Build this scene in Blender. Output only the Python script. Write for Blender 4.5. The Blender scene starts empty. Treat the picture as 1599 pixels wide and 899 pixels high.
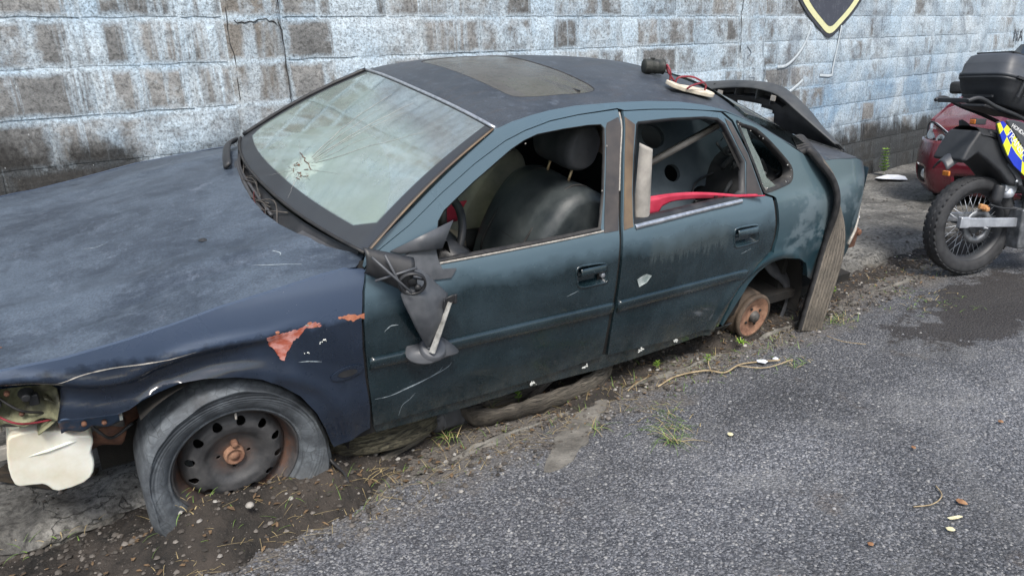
import bpy, bmesh, math, random
import numpy as np
from mathutils import Vector, Matrix
from mathutils.geometry import delaunay_2d_cdt
random.seed(7); RNG = np.random.default_rng(11)
SC = bpy.context.scene
COL = SC.collection
PI = math.pi
# ------------------------------------------------------------------ camera, sky, sun
cam_d = bpy.data.cameras.new('camera'); cam = bpy.data.objects.new('camera', cam_d); COL.objects.link(cam)
CR = Vector((0.78521840, -0.61652317, -0.05771699)); CU = Vector((-0.22208101, -0.19338179, -0.95565868)); CF = Vector((0.57802430, 0.76321862, -0.28876503))      # right, down, forward
cam.matrix_world = Matrix(((CR.x, -CU.x, -CF.x, 0), (CR.y, -CU.y, -CF.y, 0), (CR.z, -CU.z, -CF.z, 1.45), (0, 0, 0, 1)))
cam_d.sensor_width = 36; cam_d.lens = 36 * 1109 / 1599; cam_d.clip_start = .05; cam_d.clip_end = 2000
SC.camera = cam
SC.render.resolution_x = 1024; SC.render.resolution_y = 575
world = bpy.data.worlds.new('World'); SC.world = world; world.use_nodes = True
wn = world.node_tree.nodes; wl = world.node_tree.links
sky = wn.new('ShaderNodeTexSky'); sky.sky_type = 'NISHITA'; sky.sun_disc = False
SUN_EL, SUN_AZ = math.radians(52), math.radians(205)
sky.sun_elevation = SUN_EL; sky.sun_rotation = SUN_AZ; sky.air_density = 1.3; sky.dust_density = 3.0; sky.ozone_density = 1.2
wl.new(sky.outputs[0], wn['Background'].inputs[0]); wn['Background'].inputs[1].default_value = .115
sun_d = bpy.data.lights.new('sun', 'SUN'); sun = bpy.data.objects.new('sun', sun_d); COL.objects.link(sun)
sun_d.energy = 2.2; sun_d.angle = math.radians(16); sun_d.color = (1, .96, .9)
sd = Vector((math.sin(SUN_AZ) * math.cos(SUN_EL), math.cos(SUN_AZ) * math.cos(SUN_EL), math.sin(SUN_EL)))
sun.rotation_euler = sd.to_track_quat('Z', 'Y').to_euler()
SC.view_settings.view_transform = 'Standard'; SC.view_settings.look = 'None'; SC.view_settings.exposure = 0.84; SC.view_settings.gamma = 1
# ------------------------------------------------------------------ materials
class G:
    def __init__(s, name, rough=.6, metal=0.0, coat=0.0, base=(.5, .5, .5), **kw):
        s.m = bpy.data.materials.new(name); s.m.use_nodes = True; s.t = s.m.node_tree
        s.b = s.t.nodes['Principled BSDF']; s.out = s.t.nodes['Material Output']
        s.set(**{'Roughness': rough, 'Metallic': metal, 'Coat Weight': coat, 'Base Color': base})
        s._tc = None; s._geo = None
    def set(s, **k):
        for a, v in k.items(): s._in(s.b.inputs[a], v)
        return s
    def _in(s, inp, v):
        if isinstance(v, bpy.types.NodeSocket): s.t.links.new(v, inp)
        elif isinstance(v, (tuple, list)) and inp.type == 'RGBA': inp.default_value = (*v[:3], 1)
        else: inp.default_value = v
    def n(s, typ, ins=None, out=0, **props):
        nd = s.t.nodes.new('ShaderNode' + typ)
        for a, v in props.items(): setattr(nd, a, v)
        for a, v in (ins or {}).items(): s._in(nd.inputs[a], v)
        return nd.outputs[out]
    @property
    def obj(s):
        if s._tc is None: s._tc = s.t.nodes.new('ShaderNodeTexCoord')
        return s._tc.outputs['Object']
    @property
    def uv(s):
        s.obj; return s._tc.outputs['UV']
    @property
    def pos(s):
        if s._geo is None: s._geo = s.t.nodes.new('ShaderNodeNewGeometry')
        return s._geo.outputs['Position']
    @property
    def island(s):
        s.pos; return s._geo.outputs['Random Per Island']
    def scl(s, v, sc): return s.n('VectorMath', {0: v, 1: sc}, operation='MULTIPLY')
    def noise(s, scale, detail=4, rough=.55, vec=None, dist=0.0):
        return s.n('TexNoise', {'Vector': vec if vec is not None else s.obj, 'Scale': scale, 'Detail': detail, 'Roughness': rough, 'Distortion': dist})
    def vor(s, scale, vec=None, out=0, feature='F1', rnd=1.0):
        return s.n('TexVoronoi', {'Vector': vec if vec is not None else s.obj, 'Scale': scale, 'Randomness': rnd}, out=out, feature=feature)
    def ramp(s, f, stops, interp='LINEAR'):
        nd = s.t.nodes.new('ShaderNodeValToRGB'); e = nd.color_ramp.elements; nd.color_ramp.interpolation = interp
        while len(e) < len(stops): e.new(.5)
        for el, (p, c) in zip(e, stops):
            el.position = p; el.color = (*c, 1) if isinstance(c, tuple) else (c, c, c, 1)
        s._in(nd.inputs[0], f); return nd.outputs[0]
    def mix(s, f, a, b, mode='MIX'):
        nd = s.t.nodes.new('ShaderNodeMix'); nd.data_type = 'RGBA'; nd.blend_type = mode
        s._in(nd.inputs[0], f); s._in(nd.inputs[6], a); s._in(nd.inputs[7], b); return nd.outputs[2]
    def math(s, op, a, b=0.0, c=0.0, clamp=False):
        return s.n('Math', {0: a, 1: b, 2: c}, operation=op, use_clamp=clamp)
    def sep(s, v):
        nd = s.t.nodes.new('ShaderNodeSeparateXYZ'); s._in(nd.inputs[0], v); return nd.outputs
    def mrange(s, v, a, b, c=0.0, d=1.0):
        return s.n('MapRange', {0: v, 1: a, 2: b, 3: c, 4: d})
    def bump(s, h, strength=.5, dist=.01):
        nb = s.n('Bump', {'Height': h, 'Strength': strength, 'Distance': dist}); s.t.links.new(nb, s.b.inputs['Normal']); return s
M = {}
def simple(name, c1, c2, scale=8, rough=(.5, .7), metal=0, coat=0, bump=(0, 0), bscale=60, detail=5, spec=None, vscale=None, stops=(.35, .65)):
    g = G(name, metal=metal, coat=coat)
    v = g.scl(g.obj, vscale) if vscale else g.obj
    f = g.noise(scale, detail, .6, v)
    g.set(**{'Base Color': g.ramp(f, [(stops[0], c1), (stops[1], c2)]), 'Roughness': g.mrange(f, .3, .7, rough[0], rough[1])})
    if bump[0]: g.bump(g.noise(bscale, 4, .6, v), bump[0], bump[1])
    if spec is not None: g.set(**{'Specular IOR Level': spec})
    M[name] = g.m; return g

def car_paint(name, base, fade_sky, chalk, rough, coat, z0, fade_amt, metal=.0):
    """aged paint: base colour, oxidised patches, painted-in sky reflection on the shoulder, chalky streaks, pale specks, dust"""
    g = G(name, coat=coat, metal=metal)
    big = g.noise(3.2, 6, .6, dist=.6); fine = g.noise(40, 5, .65); streak = g.noise(5, 5, .6, g.scl(g.obj, (6, 6, .7)))
    ox = g.math('MULTIPLY', g.ramp(big, [(.42, 0.), (.68, 1.)]), fade_amt, clamp=True)
    zz = g.sep(g.obj)[2]; rg = name == 'paint_fender'; sh = g.mrange(g.math('ADD', zz, g.mrange(g.noise(24 if rg else 2.6, 5, .6), .3, .7, -.012 if rg else -.05, .012 if rg else .05)), .748 if rg else .745, .772 if rg else .835); ox = g.math('MAXIMUM', ox, g.math('MULTIPLY', sh, z0)); c = g.mix(ox, base, fade_sky)  # shoulder tone: sky reflection put into the colour; wing edge ragged like peeled paint
    st = g.math('MULTIPLY', g.ramp(streak, [(.56, 0.), (.75, 1.)]), chalk, clamp=True)
    c = g.mix(st, c, (.10, .14, .16))
    sp = g.ramp(g.vor(55), [(.03, 1.), (.075, 0.)]); sel = g.ramp(g.noise(9, 2), [(.56, 0.), (.6, 1.)])
    c = g.mix(g.math('MULTIPLY', g.math('MULTIPLY', sp, sel), .55), c, (.35, .38, .40))
    if name == 'paint_door':        # matt scuffed rectangle with runs below the rear window, dust along the bottom edge
        x_, y_, z_ = g.sep(g.obj); dr = g.mrange(g.noise(9, 6, .75, g.scl(g.obj, (9, 1, .5))), .3, .7, -.05, .05)
        zn = g.math('MULTIPLY', g.math('MULTIPLY', g.mrange(x_, 1.74, 1.76), g.mrange(x_, 2.27, 2.22)), g.math('MULTIPLY', g.mrange(g.math('ADD', z_, dr), .71, .74), g.mrange(z_, .86, .80)))
        c = g.mix(g.math('MULTIPLY', zn, .26), c, (.09, .115, .12))
        du = g.math('MULTIPLY', g.mrange(z_, .36, .27), g.ramp(g.noise(9, 6, .7, g.scl(g.obj, (1, 1, .5))), [(.42, 0.), (.65, .55)])); c = g.mix(du, c, (.075, .082, .078))
        dots = g.ramp(g.vor(120), [(.04, 1.), (.09, 0.)]); c = g.mix(g.math('MULTIPLY', g.math('MULTIPLY', dots, g.ramp(g.noise(4, 3), [(.48, 0.), (.56, 1.)])), .45), c, (.22, .25, .26))
    g.set(**{'Base Color': c, 'Roughness': g.math('ADD', g.math('MULTIPLY', ox, .22), g.mrange(fine, .3, .7, rough - .04, rough + .08)),
             'Specular IOR Level': .25, 'Coat Roughness': g.math('ADD', g.mrange(big, .35, .7, .05, .22), g.math('MULTIPLY', ox, .25))})
    g.bump(g.noise(60, 4, .6), .05, .002)
    M[name] = g.m; return g
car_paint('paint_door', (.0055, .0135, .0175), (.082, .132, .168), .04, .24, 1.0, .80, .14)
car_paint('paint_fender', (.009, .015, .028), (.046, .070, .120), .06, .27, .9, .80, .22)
# bonnet and roof: clear coat gone, chalky and blotched
def matt_paint(name, a, b, c3, rough):
    g = G(name)
    big = g.noise(3.0, 9, .72, g.scl(g.obj, (1, 1.3, 1)), dist=.3); fine = g.noise(28, 6, .7); st = g.noise(6, 5, .6, g.scl(g.obj, (1.2, 5, 1)))
    c = g.mix(g.ramp(big, [(.40, 0.), (.58, 1.)]), a, b)
    c = g.mix(g.math('MULTIPLY', g.ramp(st, [(.52, 0.), (.72, 1.)]), .5), c, c3)
    c = g.mix(g.math('MULTIPLY', g.ramp(fine, [(.55, 0.), (.8, 1.)]), .35), c, (.16, .20, .26))
    dk = g.ramp(g.noise(5.5, 3, .5, g.scl(g.obj, (1, 1.3, 1))), [(.66, 0.), (.73, 1.)])
    c = g.mix(g.math('MULTIPLY', dk, .55), c, (.022, .026, .038)); pl = g.ramp(g.noise(11, 7, .75, dist=.4), [(.58, 0.), (.70, 1.)]); c = g.mix(g.math('MULTIPLY', pl, .35), c, (.17, .20, .25)); sx = g.ramp(g.vor(46), [(.02, 1.), (.05, 0.)]); c = g.mix(g.math('MULTIPLY', g.math('MULTIPLY', sx, g.ramp(g.noise(7, 2), [(.55, 0.), (.62, 1.)])), .6), c, (.42, .46, .5))
    g.set(**{'Base Color': c, 'Roughness': g.mrange(big, .3, .7, rough, rough + .14)})
    mic = g.noise(150, 4, .7); c = g.mix(1., c, g.ramp(mic, [(.36, .72), (.5, 1.), (.66, 1.25)]), 'MULTIPLY'); g.set(**{'Base Color': c}); g.bump(g.noise(60, 5, .6), .10, .002); M[name] = g.m
matt_paint('paint_hood', (.028, .038, .055), (.060, .079, .106), (.078, .099, .126), .38)
matt_paint('paint_roof', (.026, .032, .042), (.044, .052, .064), (.055, .049, .047), .40)
matt_paint('paint_boot', (.034, .038, .046), (.055, .060, .068), (.05, .05, .052), .5)
# rear quarter: same paint with large pale scuffs where filler shows
def quarter_mat():
    g = G('paint_quarter', coat=.4)
    big = g.noise(3.2, 6, .6, dist=.6)
    c = g.mix(g.ramp(big, [(.42, 0.), (.68, .6)]), (.012, .034, .046), (.035, .075, .095))
    x, y, z = g.sep(g.obj); c = g.mix(g.math('MULTIPLY', g.mrange(g.math('ADD', z, g.mrange(g.noise(2.6, 5), .3, .7, -.06, .06)), .66, .88), .75), c, (.085, .128, .150))  # paler upper part: sky reflection put into the colour, as on the doors
    m = g.ramp(g.noise(6.5, 6, .65, g.scl(g.obj, (1, 1, 1.4)), dist=.5), [(.46, 0.), (.54, .9), (.72, 1.)])
    zone = g.math('MULTIPLY', g.mrange(x, 2.60, 2.78), g.mrange(g.math('ABSOLUTE', g.math('SUBTRACT', z, .74)), .20, .10))
    f = g.math('MULTIPLY', g.math('MULTIPLY', m, zone), .52)
    c = g.mix(f, c, (.16, .205, .23))
    g.set(**{'Base Color': c, 'Roughness': g.math('ADD', .33, g.math('MULTIPLY', f, .35))}); g.bump(g.noise(22, 4), .1, .004); M['paint_quarter'] = g.m
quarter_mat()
simple('pillar_trim', (.035, .033, .036), (.075, .066, .062), 7, (.42, .6), bump=(.08, .003))
simple('pillar_rust', (.075, .055, .045), (.19, .135, .08), 6, (.45, .65), bump=(.15, .004), vscale=(1, 1, .5))
simple('black_plastic', (.012, .013, .015), (.030, .031, .034), 12, (.42, .62), bump=(.12, .003))
simple('grey_plastic', (.035, .037, .042), (.062, .064, .070), 9, (.5, .65), bump=(.15, .004))
simple('shell_plastic', (.028, .031, .035), (.060, .064, .066), 7, (.5, .68), bump=(.15, .004))
simple('dark_gap', (.004, .004, .005), (.008, .008, .008), 8, (.8, .9))
simple('liner', (.006, .006, .006), (.016, .014, .012), 9, (.75, .9), bump=(.3, .01))
simple('rubber_seal', (.010, .010, .011), (.028, .027, .026), 30, (.5, .75), bump=(.2, .003))
simple('chrome_strip', (.42, .44, .47), (.62, .64, .68), 40, (.28, .45), metal=.8)
simple('bare_edge', (.24, .22, .20), (.42, .40, .36), 60, (.5, .7), metal=.2)
simple('rust', (.065, .030, .020), (.16, .075, .045), 25, (.75, .95), bump=(.5, .004), bscale=120)
simple('rust_face', (.12, .055, .035), (.30, .17, .11), 22, (.8, .95), bump=(.5, .004), bscale=140)
simple('drum_side', (.035, .026, .020), (.11, .080, .058), 12, (.75, .9), bump=(.4, .004))
simple('steel_dull', (.05, .048, .047), (.12, .11, .10), 25, (.5, .7), metal=.3, bump=(.3, .003))
def rim_mat():
    g = G('rim_steel'); f = g.noise(14, 6, .65); x, y, z = g.sep(g.obj)
    r = g.math('SQRT', g.math('ADD', g.math('POWER', g.math('SUBTRACT', x, .01), 2), g.math('POWER', g.math('SUBTRACT', z, .262), 2)))
    rr = g.math('ADD', g.mrange(g.math('ABSOLUTE', g.math('SUBTRACT', r, .185)), .0, .020, .75, 0.0), g.mrange(r, .03, .085, .65, 0.0))
    rr = g.math('MULTIPLY', rr, g.ramp(g.noise(22, 5, .7), [(.38, .15), (.6, 1.)]), clamp=True)
    c = g.mix(g.ramp(f, [(.35, 0.), (.7, 1.)]), (.028, .029, .032), (.075, .074, .076))
    c = g.mix(rr, c, (.13, .062, .038))
    g.set(**{'Base Color': c, 'Roughness': g.mrange(f, .3, .7, .42, .7)}); g.bump(g.noise(70, 4), .25, .003); M['rim_steel'] = g.m
rim_mat()
def tyre_mat():
    g = G('tyre_old'); f = g.noise(6, 6, .65, dist=1.2); f2 = g.noise(45, 5, .7)
    c = g.ramp(f, [(.30, (.026, .030, .036)), (.50, (.070, .080, .092)), (.68, (.15, .17, .19))])
    c = g.mix(g.math('MULTIPLY', g.ramp(f2, [(.5, 0.), (.75, 1.)]), .4), c, (.016, .016, .018))
    x, y, z = g.sep(g.obj)
    low = g.math('MULTIPLY', g.mrange(z, .22, .02), g.ramp(g.noise(9, 5), [(.35, .2), (.6, 1.)]))
    c = g.mix(g.math('MULTIPLY', low, .5), c, (.15, .155, .15))
    r_ = g.math('SQRT', g.math('ADD', g.math('POWER', g.math('SUBTRACT', x, .01), 2), g.math('POWER', g.math('SUBTRACT', z, .262), 2)))
    wv = g.math('SINE', g.math('MULTIPLY', r_, 620.)); wm = g.math('MULTIPLY', wv, g.mrange(g.math('ABSOLUTE', g.math('SUBTRACT', r_, .275)), .03, .0))
    ckn = g.ramp(g.vor(26, g.scl(g.obj, (1, .3, 1)), feature='DISTANCE_TO_EDGE'), [(.01, 1.), (.04, 0.)]); c = g.mix(g.math('MULTIPLY', g.math('MULTIPLY', ckn, g.ramp(f, [(.45, 0.), (.6, 1.)])), .5), c, (.015, .016, .018))
    g.set(**{'Base Color': c, 'Roughness': g.mrange(f, .3, .7, .6, .85)}); g.bump(g.math('ADD', g.noise(35, 5, .7), g.math('MULTIPLY', wm, .45)), .4, .004); M['tyre_old'] = g.m
tyre_mat()
def old_tread(name, c1, c2, along, gs):
    g = G(name); f = g.noise(7, 6, .65); v = g.scl(g.uv, gs)
    w = g.n('TexWave', {'Vector': v, 'Scale': 1.0, 'Distortion': 1.5, 'Detail': 3}, bands_direction='Y')
    cr = g.ramp(g.noise(10, 7, .8, g.scl(g.uv, (along[0] * 1.2, along[1] * .35, 1))), [(.38, 0.), (.50, 1.)])
    c = g.mix(g.ramp(f, [(.3, 0.), (.7, 1.)]), c1, c2); c = g.mix(g.math('MULTIPLY', cr, .55), (.018, .016, .014), c)
    fib = g.noise(9, 7, .85, g.scl(g.uv, (1.6, 7, 1))); tan_ = name == 'tread_tan'
    if tan_: fib = g.noise(8, 6, .75, g.scl(g.uv, (.35, 9, 1)))
    c = g.mix(1., c, g.ramp(fib, [(.38, .50), (.6, 1.25)]), 'MULTIPLY'); g.set(**{'Base Color': c, 'Roughness': .8}); g.bump(fib if tan_ else g.math('ADD', cr, fib), .4 if tan_ else 1.0, .006); M[name] = g.m
simple('olive_blind', (.26, .28, .15), (.36, .37, .22), 6, (.6, .8))
old_tread('tread_tan', (.15, .135, .115), (.36, .31, .25), (2.0, 16, 1), (1, 5, 1))
old_tread('tread_dark', (.15, .13, .11), (.34, .30, .24), (2.0, 16, 1), (1, 5, 1))
simple('tread_edge', (.010, .010, .011), (.028, .028, .030), 30, (.55, .8), bump=(.4, .004))
simple('seat_leather', (.018, .024, .028), (.058, .068, .070), 5.5, (.42, .58), bump=(.4, .006), bscale=22, stops=(.36, .66))
simple('seat_far_cloth', (.17, .18, .16), (.28, .285, .25), 7, (.7, .85), bump=(.3, .004))
simple('headrest_cloth', (.020, .024, .03), (.06, .064, .07), 6, (.6, .8), bump=(.2, .004))
simple('headliner_rag', (.09, .075, .06), (.18, .15, .125), 18, (.8, .9), bump=(.4, .006))
simple('gold_post', (.42, .30, .17), (.62, .48, .30), 30, (.3, .5), metal=.8)
simple('red_plastic', (.36, .022, .050), (.55, .055, .10), 6, (.38, .55), bump=(.1, .003))
simple('pale_trim', (.20, .19, .175), (.36, .34, .31), 9, (.6, .75), bump=(.3, .004))
simple('panel_plastic', (.045, .062, .076), (.085, .108, .125), 5, (.5, .62), bump=(.15, .003))
simple('interior_dark', (.006, .007, .008), (.014, .015, .017), 5, (.7, .9))
simple('old_white_tank', (.62, .58, .46), (.80, .80, .74), 6, (.45, .6), bump=(.15, .004), bscale=20)
M['old_white_tank'].node_tree.nodes['Principled BSDF'].inputs['Subsurface Weight'].default_value = .15
simple('lamp_bowl', (.035, .035, .022), (.20, .20, .12), 8, (.5, .75), bump=(.4, .01), stops=(.4, .6))
simple('bracket_blue_rust', (.03, .055, .10), (.16, .10, .075), 14, (.6, .8), bump=(.3, .004), stops=(.5, .62))
simple('peeled_primer', (.30, .070, .040), (.44, .21, .185), 22, (.7, .85), bump=(.6, .004), stops=(.42, .58), vscale=(1, 1, 1.6))
simple('peeled_orange', (.30, .095, .05), (.44, .18, .11), 30, (.7, .85), bump=(.4, .003))
simple('scratch_white', (.17, .21, .24), (.34, .39, .42), 60, (.6, .8))
simple('bird_lime', (.40, .42, .41), (.62, .63, .60), 60, (.8, .9), bump=(.5, .003))
simple('pale_scuff', (.16, .20, .20), (.38, .42, .42), 40, (.7, .85))
simple('mirror_cover', (.045, .050, .058), (.085, .09, .10), 12, (.4, .55), bump=(.15, .003))
simple('foil_white', (.20, .20, .19), (.44, .44, .42), 30, (.4, .6), metal=.2, bump=(.4, .004))
simple('sandal_foam', (.50, .44, .34), (.68, .62, .52), 20, (.7, .85), bump=(.3, .002))
simple('cable_red', (.06, .012, .012), (.14, .03, .03), 30, (.5, .7))
simple('strap_red', (.14, .012, .02), (.26, .03, .045), 30, (.35, .5))
simple('tin_black', (.010, .011, .010), (.035, .038, .034), 40, (.5, .8), bump=(.6, .003))
simple('grass_green', (.07, .14, .02), (.17, .27, .06), 20, (.6, .75))
simple('leaf_bright', (.12, .26, .02), (.28, .42, .06), 30, (.5, .65))
simple('straw', (.24, .18, .085), (.42, .34, .18), 15, (.8, .9))
simple('stick', (.20, .15, .085), (.40, .32, .20), 30, (.75, .9))
simple('petal_white', (.62, .66, .74), (.8, .82, .85), 20, (.6, .8))
simple('dead_leaf', (.16, .07, .03), (.42, .24, .12), 20, (.7, .85))
simple('yellow_chip', (.55, .50, .30), (.70, .66, .44), 40, (.7, .85))
simple('soil', (.007, .006, .005), (.044, .036, .030), 7, (.85, .95), bump=(1.0, .018), bscale=38, detail=9)
def dusty_glass(name, dust, cola, base_tr, lo, rough=.08, top_dark=False):
    g = G(name, base=cola, rough=.55)
    tr = g.n('BsdfTransparent', {'Color': base_tr})
    gl = g.n('BsdfGlossy', {'Color': (.9, .95, .95), 'Roughness': rough})
    fr = g.n('Fresnel', {'IOR': 1.5})
    f = g.noise(4, 6, .6, dist=.5); f2 = g.noise(30, 6, .7)
    d = g.math('ADD', g.mrange(f, .3, .7, dust - lo, dust + lo), g.mrange(f2, .3, .7, -.07, .07))
    c = g.mix(g.ramp(g.noise(3, 4), [(.35, 0.), (.65, 1.)]), cola, tuple(x * .78 for x in cola)); 
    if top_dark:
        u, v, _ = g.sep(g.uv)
        # dark reflection painted as a band below the header, the sweep of a wiper and the black printed border
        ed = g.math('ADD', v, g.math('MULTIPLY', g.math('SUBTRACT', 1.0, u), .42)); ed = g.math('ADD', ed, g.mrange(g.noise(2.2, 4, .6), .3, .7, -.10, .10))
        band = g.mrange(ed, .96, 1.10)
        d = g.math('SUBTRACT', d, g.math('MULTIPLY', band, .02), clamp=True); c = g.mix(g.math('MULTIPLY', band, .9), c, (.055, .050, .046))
        du = g.math('SUBTRACT', u, .36); dv = g.math('MULTIPLY', g.math('SUBTRACT', v, .02), .62)
        rr = g.math('SQRT', g.math('ADD', g.math('POWER', du, 2), g.math('POWER', dv, 2)))
        swp = g.math('MULTIPLY', g.mrange(rr, .345, .35, 1, 0), g.mrange(rr, .07, .10))
        d = g.math('ADD', d, g.math('MULTIPLY', swp, .22), clamp=True); hx_ = g.math('SUBTRACT', u, .415); hv_ = g.math('MULTIPLY', g.math('SUBTRACT', v, .21), .62); hl = g.math('SQRT', g.math('ADD', g.math('POWER', hx_, 2), g.math('POWER', hv_, 2))); hm = g.math('MULTIPLY', g.mrange(g.math('ADD', hl, g.mrange(f2, .3, .7, -.02, .02)), .075, .05), .6); c = g.mix(hm, c, (.36, .44, .40)); d = g.math('ADD', d, g.math('MULTIPLY', hm, .35), clamp=True)
        frit = g.math('ADD', g.mrange(v, .105, .095), g.math('ADD', g.mrange(u, .040, .034), g.mrange(u, .966, .972)))
        corner = g.mrange(g.math('ADD', g.math('MULTIPLY', v, .9), g.math('MULTIPLY', g.math('MINIMUM', u, g.math('SUBTRACT', 1., u)), 1.3)), .205, .195)
        frit = g.math('MAXIMUM', frit, corner, clamp=True); frit = g.math('MINIMUM', frit, 1.0)
        c = g.mix(frit, c, (.020, .023, .028)); d = g.math('MAXIMUM', d, g.math('MULTIPLY', frit, .96))
    g.set(**{'Base Color': c, 'Roughness': .62})
    m1 = g.n('MixShader', {0: fr, 1: tr, 2: gl}); m2 = g.n('MixShader', {0: d, 1: m1, 2: g.b.outputs[0]})
    g.t.links.new(m2, g.out.inputs[0]); M[name] = g.m
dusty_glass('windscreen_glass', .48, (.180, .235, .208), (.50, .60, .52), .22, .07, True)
dusty_glass('roof_glass', .42, (.15, .14, .128), (.3, .32, .22), .08, .14)
dusty_glass('dirty_glass', .55, (.05, .055, .055), (.25, .3, .3), .1)
dusty_glass('broken_glass', .35, (.30, .36, .34), (.6, .7, .66), .15)
# ---- ground and wall
def asphalt():
    g = G('asphalt'); p = g.pos
    vc = g.vor(75, p, out=1); v1 = g.vor(75, p); v2 = g.vor(190, p, out=1); v3 = g.vor(190, p)
    r1 = g.sep(vc)[0]; r2 = g.sep(v2)[0]
    st = g.ramp(r1, [(.0, (.034, .035, .038)), (.45, (.088, .089, .095)), (.75, (.150, .151, .160)), (.93, (.22, .22, .22)), (1., (.32, .315, .305))])
    sm = g.ramp(r2, [(0., (.028, .03, .036)), (.7, (.085, .09, .10)), (1., (.24, .245, .26))])
    mask = g.math('MULTIPLY', g.ramp(v1, [(.30, 1.), (.50, 0.)]), g.ramp(r1, [(.25, .15), (.5, 1.)]))
    c = g.mix(mask, sm, st)
    big = g.noise(1.1, 6, .6, p, dist=.5); c = g.mix(1.0, c, g.ramp(big, [(.3, .66), (.5, 1.0), (.72, 1.42)]), 'MULTIPLY')
    dusty = g.ramp(g.noise(2.3, 7, .65, p, dist=1.), [(.50, 0.), (.72, 1.)]); c = g.mix(g.math('MULTIPLY', dusty, .48), c, (.19, .19, .188))
    brn = g.ramp(g.noise(3.1, 6, .7, g.scl(p, (1.3, 1, 1))), [(.60, 0.), (.72, 1.)]); c = g.mix(g.math('MULTIPLY', brn, .55), c, (.085, .068, .055)); tr_ = g.ramp(g.noise(.55, 4, .5, g.scl(p, (.5, 1.6, 1))), [(.42, .80), (.6, 1.22)]); c = g.mix(1., c, tr_, 'MULTIPLY')
    x, y, z = g.sep(p)
    # oil and damp patch beside the motorcycle
    a = g.math('POWER', g.math('DIVIDE', g.math('SUBTRACT', x, 4.62), .85), 2); b = g.math('POWER', g.math('DIVIDE', g.math('SUBTRACT', y, 1.42), .33), 2)
    o = g.math('ADD', g.math('ADD', a, b), g.mrange(g.noise(4, 8, .78, p), .3, .7, -1.3, 1.1)); o = g.mrange(o, 1.1, .75)
    c = g.mix(g.math('MULTIPLY', o, .84), c, (.022, .018, .016))
    # dirt washed out of the gutter
    e = g.math('ADD', y, g.math('MULTIPLY', x, .045)); e = g.math('ADD', e, g.mrange(g.noise(4, 7, .7, p), .3, .7, -.22, .22))
    c = g.mix(g.math('MULTIPLY', g.mrange(e, 1.98, 2.22), .85), c, g.mix(g.noise(30, 5, .6, p), (.07, .06, .052), (.17, .155, .135)))
    g.set(**{'Base Color': c, 'Roughness': g.math('SUBTRACT', .86, g.math('MULTIPLY', o, .15))})
    h = g.math('ADD', g.math('MULTIPLY', g.ramp(v1, [(.1, 1.), (.6, 0.)]), 1.), g.math('MULTIPLY', g.ramp(v3, [(.1, 1.), (.6, 0.)]), .4))
    g.bump(h, .8, .006); M['asphalt'] = g.m
asphalt()
def stone(name, stops):
    g = G(name, rough=.85); g.set(**{'Base Color': g.mix(1., g.ramp(g.island, stops), g.ramp(g.noise(60, 3), [(.3, .7), (.7, 1.2)]), 'MULTIPLY')}); M[name] = g.m
stone('chippings', [(0, (.03, .032, .04)), (.3, (.09, .095, .11)), (.75, (.15, .152, .162)), (1., (.27, .27, .265))])
stone('rubble', [(0, (.03, .026, .022)), (.5, (.075, .066, .058)), (.93, (.16, .145, .13)), (1., (.34, .33, .31))])
def concrete_ground(name, lo, hi, damp):
    g = G(name); p = g.pos; f = g.noise(3, 8, .65, p, dist=.4); f2 = g.noise(38, 7, .75, p)
    c = g.ramp(f, [(.36, lo), (.64, hi)]); c = g.mix(1., c, g.ramp(f2, [(.38, .35), (.58, 1.2)]), 'MULTIPLY')
    stn = g.ramp(g.noise(1.4, 5, .6, p), [(.46, 0.), (.60, 1.)]); c = g.mix(g.math('MULTIPLY', stn, damp), c, (.022, .021, .020))
    cr = g.n('TexVoronoi', {'Vector': g.n('VectorMath', {0: p, 1: g.scl(g.n('TexNoise', {'Vector': p, 'Scale': 6.0, 'Detail': 5}, out=1), (.35, .35, .35))}, operation='ADD'), 'Scale': 1.9}, feature='DISTANCE_TO_EDGE')
    cm = g.ramp(cr, [(.002, 1.), (.007, 0.)]); c = g.mix(g.math('MULTIPLY', cm, .7), c, (.018, .017, .015))
    g.set(**{'Base Color': c, 'Roughness': .88}); g.bump(g.math('SUBTRACT', f2, g.math('MULTIPLY', cm, .8)), .8, .01); M[name] = g.m
concrete_ground('pavement_concrete', (.10, .098, .092), (.22, .215, .20), .55)
concrete_ground('kerb_concrete', (.07, .065, .058), (.20, .19, .17), .5)
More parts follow.
